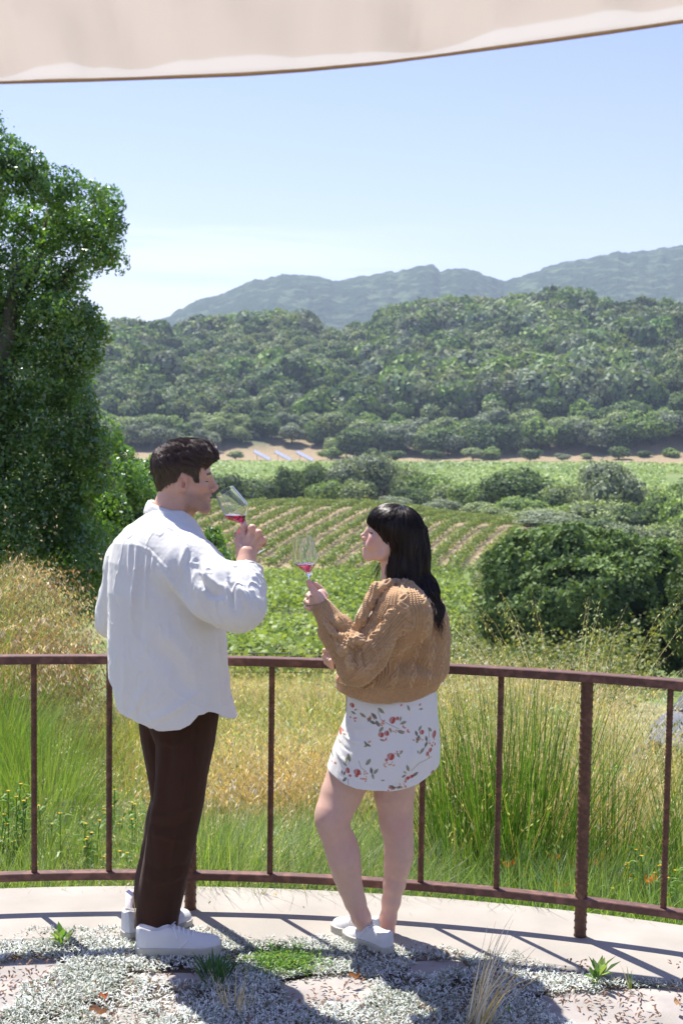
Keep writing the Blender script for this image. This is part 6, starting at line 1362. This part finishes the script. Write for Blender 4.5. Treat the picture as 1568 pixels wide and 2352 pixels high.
# golden wisps in the middle
B, u, d = spots(7000, 500, 860, 7.2, 13.5, cl=.9, thr=.44); n = len(B); V, F, C = oats(B, .62+.5*rng.random(n), az(n), .1, 1.3, .0032, mixc(n, GO, ST, (.24, .26, .09)), mixc(n, GO, (.60, .46, .20), ST, WH), nh=12, hl=.036, hw=.0040, spread=.12); stuff('golden_oat_grass', V, F, C, m_dry, 'golden feathery oat grass between the two people', 'grass')
# blue green fescue low in the middle
B, u, d = spots(16000, 420, 960, 5.5, 7.6); n = len(B); V, F, C, _ = blades(B, .35+.35*rng.random(n), -.4+rng.normal(size=n)*1.0, .25, 1.5*rng.random(n)+.2, .0048, mixc(n, BG, (.10, .18, .10), (.16, .24, .13), (.32, .36, .24), LG)); stuff('fescue', V, F, C, m_grass, 'blue green arching fescue low between the two people', 'grass')
B, u, d = spots(2600, 470, 900, 5.6, 7.4); n = len(B); V, F, C = oats(B, .4+.35*rng.random(n), az(n), .3, 1.4, .0026, mixc(n, WH, ST), mixc(n, ST, WH), nh=7, hl=.016, spread=.04); stuff('pale_seed_stems', V, F, C, m_dry, 'pale thin seed stems rising through the fescue', 'grass')
# golden grass on the right
B, u, d = spots(15000, 990, 1760, 7.8, 14, cl=.9, thr=.44); n = len(B); H_ = (.65+.55*rng.random(n))*np.interp(d, [8, 10, 14], [1, 1.15, 1.35]); ok = ~((u > 1345) & (d > 7.8) & (d < 14.5) & (rng.random(n) < np.where(u > 1400, 1.01, .7))); B, H_ = B[ok], H_[ok]; n = len(B); V, F, C = oats(B, H_, az(n), .1, 1.4, .0032, mixc(n, GO, ST, (.26, .28, .10)), mixc(n, GO, ST, WH), nh=12, hl=.036, hw=.0042, spread=.13); stuff('golden_grass', V, F, C, m_dry, 'pale golden oat grass filling the bank right of the floral skirt', 'grass')
B, u, d = spots(9000, 900, 1740, 5.5, 6.8); n = len(B); V, F, C, _ = blades(B, .2+.3*rng.random(n), az(n), .1, 1.2*rng.random(n), .005, mixc(n, MG, DG, LG, BG)); stuff('low_green_grass', V, F, C, m_grass, 'low green grass behind the kerb on the right', 'grass')
for u0, u1, d0, d1, n0 in ((430, 880, 7.2, 13, 9000), (-140, 330, 7.5, 12, 5000), (980, 1400, 8, 14, 6000)):
    B, u, d = spots(n0, u0, u1, d0, d1, cl=1.3, thr=.50); n = len(B); V, F, C, _ = blades(B, .55+.45*rng.random(n), az(n), .15, .9*rng.random(n), .0058, mixc(n, LG, MG, (.30, .36, .12), (.12, .20, .05))); stuff('green_meadow_grass', V, F, C, m_grass, 'patches of fresh green grass breaking up the golden oat grass', 'grass')
# clumps that stand out
def clump(name, u, d, n, H, l0, l1, wd, cols, label, mat=None, rad=.14, tuft=None, heads=None, wdir=None, grp=None, cat='grass tuft', hs=1.0):
    x, y = (u-PCX)/FPX*d, d; z = gz(x, y)-.02 if (x-ACX)**2+(y-ACY)**2 > 5.12**2 else .004; rt = empty(name, (x, y, z)); a = az(n); rr = rad*np.sqrt(rng.random(n)); B = np.stack([rr*np.cos(a), rr*np.sin(a), 0*a], 1); a2 = a+rng.normal(size=n)*.5
    if wdir is not None: a2 = wdir+rng.normal(size=n)*.35
    V, F, C, P = blades(B, H*(.75+.45*rng.random(n)), a2, l0*rng.random(n), l1*rng.random(n), wd, mixc(n, *cols), seg=6); mk('blades', V, F, mat or m_grass, rt, C, smooth=False)
    if heads: k = rng.choice(n, heads[0]); V, F, C = oats(B[k], H*hs*(.9+.4*rng.random(len(k))), a2[k], l0*.8, heads[1], .0028, mixc(len(k), ST, GO), mixc(len(k), *heads[2]), nh=heads[3], hl=.024, spread=.09); mk('seed_heads', V, F, m_dry, rt, C, smooth=False)
    return tag(rt, label, cat, grp)
clump('bunchgrass', 95, 7.0, 1300, .95, .45, .9, .0032, (LG, MG, (.20, .30, .10)), 'feathery green bunchgrass fountain at the left behind the first thin rod', rad=.10)
clump('bunchgrass', -10, 7.6, 900, .85, .5, .9, .0034, (LG, MG), 'green bunchgrass cut by the left edge', rad=.1)
clump('bunchgrass', 215, 8.0, 900, .62, .7, 1.2, .0034, (BG, LG, (.30, .36, .22)), 'pale green drooping bunchgrass left of the brown trousers', rad=.12)
clump('bunchgrass', 560, 8.2, 700, .7, .5, 1.2, .0034, (LG, GO, ST), 'yellow green bunchgrass right of the shirt hem', rad=.12)
for u, d, n, H, lb in ((1060, 6.5, 260, 1.15, 'dark green reedy tuft right behind the bare legs'), (1150, 6.35, 380, 1.25, 'dense reedy tuft left of the thick ribbed post'), (1240, 6.5, 420, 1.35, 'tallest reedy tuft with long upright stalks behind the thick post'), (1420, 6.9, 220, 1.1, 'reedy tuft leaning right of the thick ribbed post'), (1650, 7.0, 200, 1.1, 'reedy tuft cut by the right edge')):
    clump('reed_tuft', u, d, int(n*.85), H, .52, .22, .0062, ((.045, .11, .022), (.09, .20, .03), (.13, .24, .04)), lb, rad=.12, heads=(30, .5, (GO, ST), 8), grp='tall green reed tufts')
clump('oat_tuft', 1335, 8.0, 190, 1.15, .4, .8, .003, (ST, LG, GO), 'tallest golden oat tuft rising above the rail against the dark oak', m_dry, .16, heads=(190, 1.15, (GO, ST, WH), 34), hs=1.85)
clump('oat_tuft', 1180, 8.2, 70, .95, .4, .8, .003, (ST, GO), 'smaller golden oat tuft left of the tallest one', m_dry, .2, heads=(60, 1.2, (GO, ST), 22), hs=1.7); clump('oat_tuft', 1425, 8.3, 45, .9, .4, .8, .003, (ST, BR), 'brownish oat tuft right of the tallest one', m_dry, .2, heads=(50, 1.2, (GO, BR, ST), 20), hs=1.7); clump('oat_tuft', 1640, 8.6, 50, 1.3, .4, .6, .003, (ST, GO), 'golden oat tuft at the right edge above the rail', m_dry, .2, heads=(40, 1.3, (GO, ST), 20), hs=1.3)
PF = ((.34, .44, .30), (.24, .36, .20), (.44, .50, .38), (.20, .33, .16))
for u, d, H, wd_ in ((40, 6.6, .55, .4), (150, 6.4, .5, .8), (290, 7.2, .55, 2.4), (275, 6.2, .42, 2.8), (340, 6.9, .5, 3.3), (20, 8.4, .6, .2), (480, 6.6, .55, 3.4), (520, 7.4, .6, 3.0), (590, 6.4, .5, 3.5), (650, 6.9, .55, 2.9), (700, 6.1, .45, 3.4), (690, 7.6, .6, .3), (560, 5.9, .4, 3.0), (850, 6.6, .5, 0.2), (1000, 6.0, .4, .4), (1500, 6.4, .5, 2.6)):
    clump('fescue_tuft', u, d, 420, H, .5, 1.5, .0042, PF, 'silvery green fescue tuft bowing over in the grass behind the railing', rad=.12, wdir=wd_, grp='silvery fescue tufts')
for u, d, H in ((60, 9.5, .9), (170, 9.2, .75), (120, 10.5, .9), (-30, 10.5, 1.0), (560, 9.0, .75), (640, 9.6, .8), (720, 8.8, .7), (780, 9.8, .8), (610, 11, .9), (700, 11.5, .9), (1080, 9.4, .9), (1200, 10.4, .95), (1130, 11.8, .95), (1300, 9.6, .8), (1010, 8.6, .8)):
    clump('green_tuft', u, d, 260, H, .35, .8, .0055, (LG, MG, (.30, .36, .10), (.10, .18, .04)), 'green grass tuft standing in the golden oat grass of the bank', rad=.16, grp='green tufts in the golden grass')
for u, d, H, lb in ((600, 7.9, .95, 'golden nodding oat tuft right of the shirt hem'), (690, 8.3, 1.0, 'broad golden oat tuft between the thin rod and the skirt'), (745, 7.7, .9, 'deep golden oat tuft just left of the floral skirt'), (640, 9.4, 1.0, 'pale golden oat tuft further back between the two people'), (560, 10.4, 1.0, 'straw oat tuft at the edge of the vine rows'), (770, 9.3, 1.05, 'golden oat tuft half hidden behind the camel cardigan')):
    clump('oat_tuft', u, d, 170, H, .55, .9, .0032, (GO, (.24, .28, .09), ST), lb, m_dry, .18, heads=(130, 1.9, (GO, (.50, .34, .12), ST), 26))
# leafy weeds with yellow flowers
m_flower = leafmat('flower petal', rough=.5, trans=.4, spec=.3, tint=(1.1, 1, .6))
def weed(u, d, H, ns, label, flw=None, grp=None, name='leafy_weed', cols=(MG, DG, LG), z=None, ll=.065, lw=.014):
    x, y = (u-PCX)/FPX*d, d; rt = empty(name, (x, y, (gz(x, y)-.02) if z is None else z)); st = MB(); lf = []; fl = []
    for i in range(ns):
        a = rng.random()*6.28; q = .05*rng.random()*(ns > 1); b = np.array([q*math.cos(a), q*math.sin(a), 0]); top = b+np.array([math.cos(a)*.12*H*rng.random(), math.sin(a)*.12*H*rng.random(), H*(.7+.4*rng.random())]); st.add(*tube([b, (b+top)/2+rng.normal(size=3)*.01, top], [.0035, .003, .002], 5, cap=False), MG)
        t = np.linspace(.08, 1, int(26*H/.4)); P = b+(top-b)*t[:, None]; lf.append((P, t)); fl.append(top)
    st.build('stem', m_grass, rt)
    P = np.concatenate([p_ for p_, _ in lf]); n = len(P); V, F, C = leaves(P, az(n), ll*(.6+.6*rng.random(n)), lw, rng.normal(.55, .25, n), mixc(n, *cols), .25); mk('foliage', V, F, m_grass, rt, C, smooth=False)
    if flw:
        fb = MB()
        for p_ in fl:
            for k_ in range(7): a = k_*.9; V, F, C = leaves(np.array([p_]), np.array([a]), .011, .008, .35, np.array([flw]), .1); fb.add(V, F, flw)
        fb.build('flowers', m_flower, rt, smooth=False)
    return tag(rt, label, 'weed', grp)
YE = (.75, .50, .02)
wl = [(170, 6.0, .5, 6), (245, 5.9, .42, 5), (20, 6.1, .5, 5), (300, 5.85, .36, 5), (60, 5.75, .3, 4), (330, 6.3, .5, 5), (130, 6.8, .45, 4), (205, 5.7, .3, 4), (100, 6.4, .5, 5), (150, 5.7, .32, 4), (270, 6.5, .5, 5), (-20, 5.9, .45, 5), (225, 6.8, .5, 5), (350, 5.8, .35, 4), (600, 6.3, .35, 4), (660, 5.7, .22, 3), (760, 6.0, .3, 4), (880, 5.75, .25, 4), (1510, 6.4, .45, 5), (1400, 5.75, .3, 4), (470, 5.75, .26, 4), (530, 5.8, .28, 5), (580, 5.7, .22, 4), (700, 5.85, .22, 3), (1545, 5.8, .4, 5), (1470, 6.0, .35, 4)]
for i, (u, d, H, ns) in enumerate(wl): weed(u, d, H*1.3, ns, 'upright leafy green weed with small yellow flowers growing behind the kerb', YE, 'leafy weeds behind the kerb')
for i, (u, d) in enumerate(((1400, 8.6), (1450, 8.4), (1490, 8.8), (1430, 9.2), (1370, 8.9), (1540, 8.8), (1200, 9.4), (1130, 9.6), (1500, 7.6))): weed(u, d, .32, 9, 'bushy bright green weed in the pale patch right of the thick post', None, 'bushy weeds in the pale patch', ll=.085, lw=.034, cols=(LG, MG, (.16, .30, .05)))
# orange poppies
m_poppy = leafmat('poppy petal', rough=.5, trans=.5, spec=.3, tint=(1.2, .9, .4))
pp = empty('poppy'); V = []; F = []
for k_ in range(4):
    a = k_*math.pi/2; ca, sa = math.cos(a), math.sin(a); g_ = [[(t*.022+.002), s_*.016*math.sin(math.pi*min(.25+t*.6, 1)), .012*t+.006*t*t] for t in np.linspace(0, 1, 4) for s_ in (-1, -.3, .3, 1)]
    g_ = np.array(g_); V.append(np.stack([g_[:, 0]*ca-g_[:, 1]*sa, g_[:, 0]*sa+g_[:, 1]*ca, g_[:, 2]], 1)); F.append(grid_faces(4, 4)+16*k_)
V = np.concatenate(V); mk('petals', V+np.array([0, 0, .30]), np.concatenate(F), m_poppy, pp, np.tile((.90, .28, .01), (64, 1))); sv, sf = tube([(0, 0, 0), (.01, 0, .15), (0, 0, .302)], .0018, 5); mk('stem', sv, sf, m_grass, pp, np.tile(MG, (len(sv), 1)))
first = True
for i in range(46):
    if i < 22: u, d = 1160+rng.random()*180, 5.9+rng.random()*.9
    elif i < 40: u, d = 1390+rng.random()*180, 6.0+rng.random()*1.2
    else: u, d = 990+rng.random()*60, 6.5+rng.random()
    o = pp if first else copy_tree(pp); first = False; x, y = (u-PCX)/FPX*d, d; o.location = (x, y, gz(x, y)); o.rotation_euler = (rng.normal()*.5, rng.normal()*.5, rng.random()*6); o.scale = (1.25, 1.25, 1.45); tag(o, 'small orange poppy flowering in the grass behind the right part of the railing', 'poppy', 'orange poppies')

# ------------------------------------------------------------------ small plants on the terrace
def tplant(name, u, v, n, H, l0, l1, wd, cols, label, cat, seg=5, rad=.03, mat=None, wdir=None):
    p_ = G(u, v, .01); rt = empty(name, tuple(p_)); a = az(n); rr = rad*np.sqrt(rng.random(n)); B = np.stack([rr*np.cos(a), rr*np.sin(a), 0*a], 1); a2 = a if wdir is None else wdir+rng.normal(size=n)*.5
    V, F, C, P = blades(B, H*(.6+.5*rng.random(n)), a2, l0*rng.random(n)+.1, l1*rng.random(n), wd, mixc(n, *cols), seg=seg, tip=(1, 1, 1))
    # lens-shaped leaves: widest in the middle
    mk('leaves', V, F, mat or m_grass, rt, C, smooth=False); return tag(rt, label, cat)
def rosette(name, u, v, n, L_, wd, label, cat, cols, rad=.02, up=1.1, H=.0):
    p_ = G(u, v, .01); rt = empty(name, tuple(p_)); a = az(n); rr = rad*np.sqrt(rng.random(n)); B = np.stack([rr*np.cos(a), rr*np.sin(a), H*rng.random(n)], 1); V, F, C = leaves(B, a, L_*(.6+.6*rng.random(n)), wd, rng.normal(up, .22, n), mixc(n, *cols), .1); mk('leaves', V, F, m_grass, rt, C, smooth=False)
    st = MB(); st.add(*tube([(0, 0, -.01), (0, 0, H+.01)], .003, 5), MG); st.build('stem', m_grass, rt); return tag(rt, label, cat)
DGR = (.055, .13, .05); rosette('lavender_seedling', 492, 2262, 60, .085, .010, 'dark green lavender seedling in the shadow in front of the large white shoe', 'seedling', (DGR, (.07, .16, .06)), .045, 1.1, .03)
rosette('seedling', 143, 2172, 14, .06, .02, 'small bright green seedling at the left end of the silver mat', 'seedling', (MG, LG), .015, .9, .03)
rosette('seedling', 1372, 2262, 16, .075, .022, 'broad leaved green seedling at the foot of the thick ribbed post', 'seedling', (MG, LG, DG), .015, .8, .06)
rosette('seedling', 1172, 2330, 5, .03, .008, 'tiny green sprout in the shadow beside the dry grass', 'seedling', (MG,), .01, 1.0, .0)
rosette('seedling', 123, 2262, 5, .02, .008, 'tiny green sprout on the mat at the left', 'seedling', (MG,), .01, 1.0, .0)
for u, v, n in ((640, 2196, 420), (690, 2206, 420), (600, 2208, 200), (700, 2232, 120)): pass
n = 1500; pts = np.stack([rng.normal(652, 38, n), rng.normal(2205, 13, n)], 1); B = np.array([G(a, b, .014+.02*rng.random()) for a, b in pts]); V, F, C = leaves(B, az(n), .028, .006, rng.normal(.6, .3, n), mixc(n, LG, MG, (.14, .30, .05)), .2); o = mk('green_sedum_patch', V, F, m_grass, None, C, smooth=False); tag(o, 'bright green patch of creeping leaves in the silver mat between the two people', 'ground cover', kind='stuff')
tplant('dry_grass_tuft', 1095, 2360, 46, .34, .5, 1.2, .0045, (ST, GO, WH), 'dry straw coloured grass tuft arching at the bottom right of centre', 'grass tuft', 6, .04, m_dry, wdir=.55)
tplant('dry_grass_tuft', 540, 2320, 26, .13, .4, .6, .004, (ST, GO), 'short dry grass tuft in the shadow below the lavender seedling', 'grass tuft', 5, .05, m_dry)
tplant('grass_blade', 318, 2168, 3, .22, .1, .3, .005, (GO, ST), 'single yellow grass stalk standing against the heel of the near trouser leg', 'grass stalk', 6, .004, m_dry)
tplant('grass_blade', 1447, 2272, 4, .09, .2, .3, .006, (LG, ST), 'thin upright grass shoot on the kerb line at the right', 'grass shoot', 5, .006)
# ------------------------------------------------------------------ wine glasses
m_glass, nt, p = newmat('clear glass'); p.inputs['Base Color'].default_value = (1, 1, 1, 1); p.inputs['Roughness'].default_value = .0; p.inputs['Transmission Weight'].default_value = 1; p.inputs['IOR'].default_value = 1.45
m_wine, nt, p = newmat('rose wine'); p.inputs['Base Color'].default_value = (.95, .05, .10, 1); p.inputs['Roughness'].default_value = 0; p.inputs['Transmission Weight'].default_value = 1; p.inputs['IOR'].default_value = 1.33
def fine(pf, st=.004):
    """refine a profile, with tight loops beside its corners"""
    o = [pf[0]]
    for a_, b_ in zip(pf[:-1], pf[1:]):
        L_ = math.hypot(b_[0]-a_[0], b_[1]-a_[1]); ts = sorted(set([.0006/L_, 1-.0006/L_]+list(np.linspace(0, 1, max(2, int(L_/st)+1))[1:-1]))) if L_ > .004 else []
        o += [(a_[0]+(b_[0]-a_[0])*t, a_[1]+(b_[1]-a_[1])*t) for t in ts if 0 < t < 1]+[b_]
    return o
def glass(rim, bot, k, dyr, dyb, Y, level, label):
    """rim and bowl-bottom pixels; k scale; stands along its own axis"""
    a = W(*rim, Y+dyr); b = W(*bot, Y+dyb); ax = a-b; H = np.linalg.norm(ax); ax /= H; f = H/.135
    x = np.cross(ax, [0, 1.0, 0]); x /= np.linalg.norm(x); y = np.cross(ax, x); Rw = np.stack([x, y, ax], 1); stem = .105*f; org = b-ax*stem
    root = empty('wine_glass', tuple(org)); tag(root, label, 'wine glass')
    s_ = stem; out = [(.0005, 0), (.036*f, 0), (.0365*f, .0015), (.020*f, .003), (.007*f, .007), (.0036*f, .014), (.0031*f, s_*.5), (.0036*f, s_*.86), (.006*f, s_*.97), (.012*f, s_+.010*f), (.026*f, s_+.026*f), (.0405*f, s_+.041*f), (.0450*f, s_+.049*f), (.0462*f, s_+.055*f), (.0450*f, s_+.064*f), (.0400*f, s_+.100*f), (.0345*f, s_+.1345*f), (.0340*f, s_+.135*f)]
    inn = [(.0334*f, s_+.1345*f), (.0388*f, s_+.100*f), (.0437*f, s_+.064*f), (.0449*f, s_+.055*f), (.0438*f, s_+.0495*f), (.0392*f, s_+.042*f), (.025*f, s_+.0275*f), (.011*f, s_+.0125*f), (.004*f, s_+.006*f), (.0003, s_+.0045*f)]
    V, F = lathe(fine(out+inn), 64); V = V@Rw.T; o = mk('glass_body', V, F, m_glass, root)
    # wine: the inside of the bowl below a level surface
    pr_ = np.array([(z, r_) for r_, z in inn[::-1]]); zl = W(bot[0], level, Y)[2]
    s = SDF([-.05*f, -.05*f, s_], [.05*f, .05*f, s_+.14*f], .0011)
    def fn(X, Y_, Z):
        rr = np.sqrt(X*X+Y_*Y_); d = (rr-(np.interp(Z, pr_[:, 0], pr_[:, 1])-.0006))*.75; wz = org[2]+Rw[2, 0]*X+Rw[2, 1]*Y_+Rw[2, 2]*Z
        return np.maximum(np.maximum(d, (s_+.0055*f)-Z), wz-zl)
    s.op(fn, s.lo, s.lo+s.h*s.n, 0); V, F = s.mesh(1); mk('wine', V@Rw.T, F, m_wine, root)
    return root
glass((515.5, 1128), (562, 1204), 1, .02, -.01, 4.78, 1183, 'tilted wine glass with red wine held to the lips of the dark haired drinker')
glass((691.5, 1233.5), (709.5, 1320), 1, .0, .0, 4.757, 1295, 'wine glass with red wine raised by the smiling person in the camel cardigan')

# ------------------------------------------------------------------ haze
hz_m = bpy.data.materials.new('haze'); hz_m.use_nodes = True; nt = hz_m.node_tree; nt.nodes.clear(); ou = nt.nodes.new('ShaderNodeOutputMaterial'); pv_ = nt.nodes.new('ShaderNodeVolumePrincipled')
pv_.inputs['Color'].default_value = (.66, .80, 1.0, 1); pv_.inputs['Density'].default_value = .00015; pv_.inputs['Anisotropy'].default_value = 0.2; nt.links.new(pv_.outputs[0], ou.inputs['Volume'])
V, F = box((0, 2200, 175), (7600, 7600, 520)); V[:, 2] = np.where(V[:, 2] < 0, -60, 480); hz_o = mk('haze', V, F, hz_m, smooth=False); hz_o['kind'] = 'stuff'; tag(hz_o, 'thin bluish summer haze over the valley', 'haze')
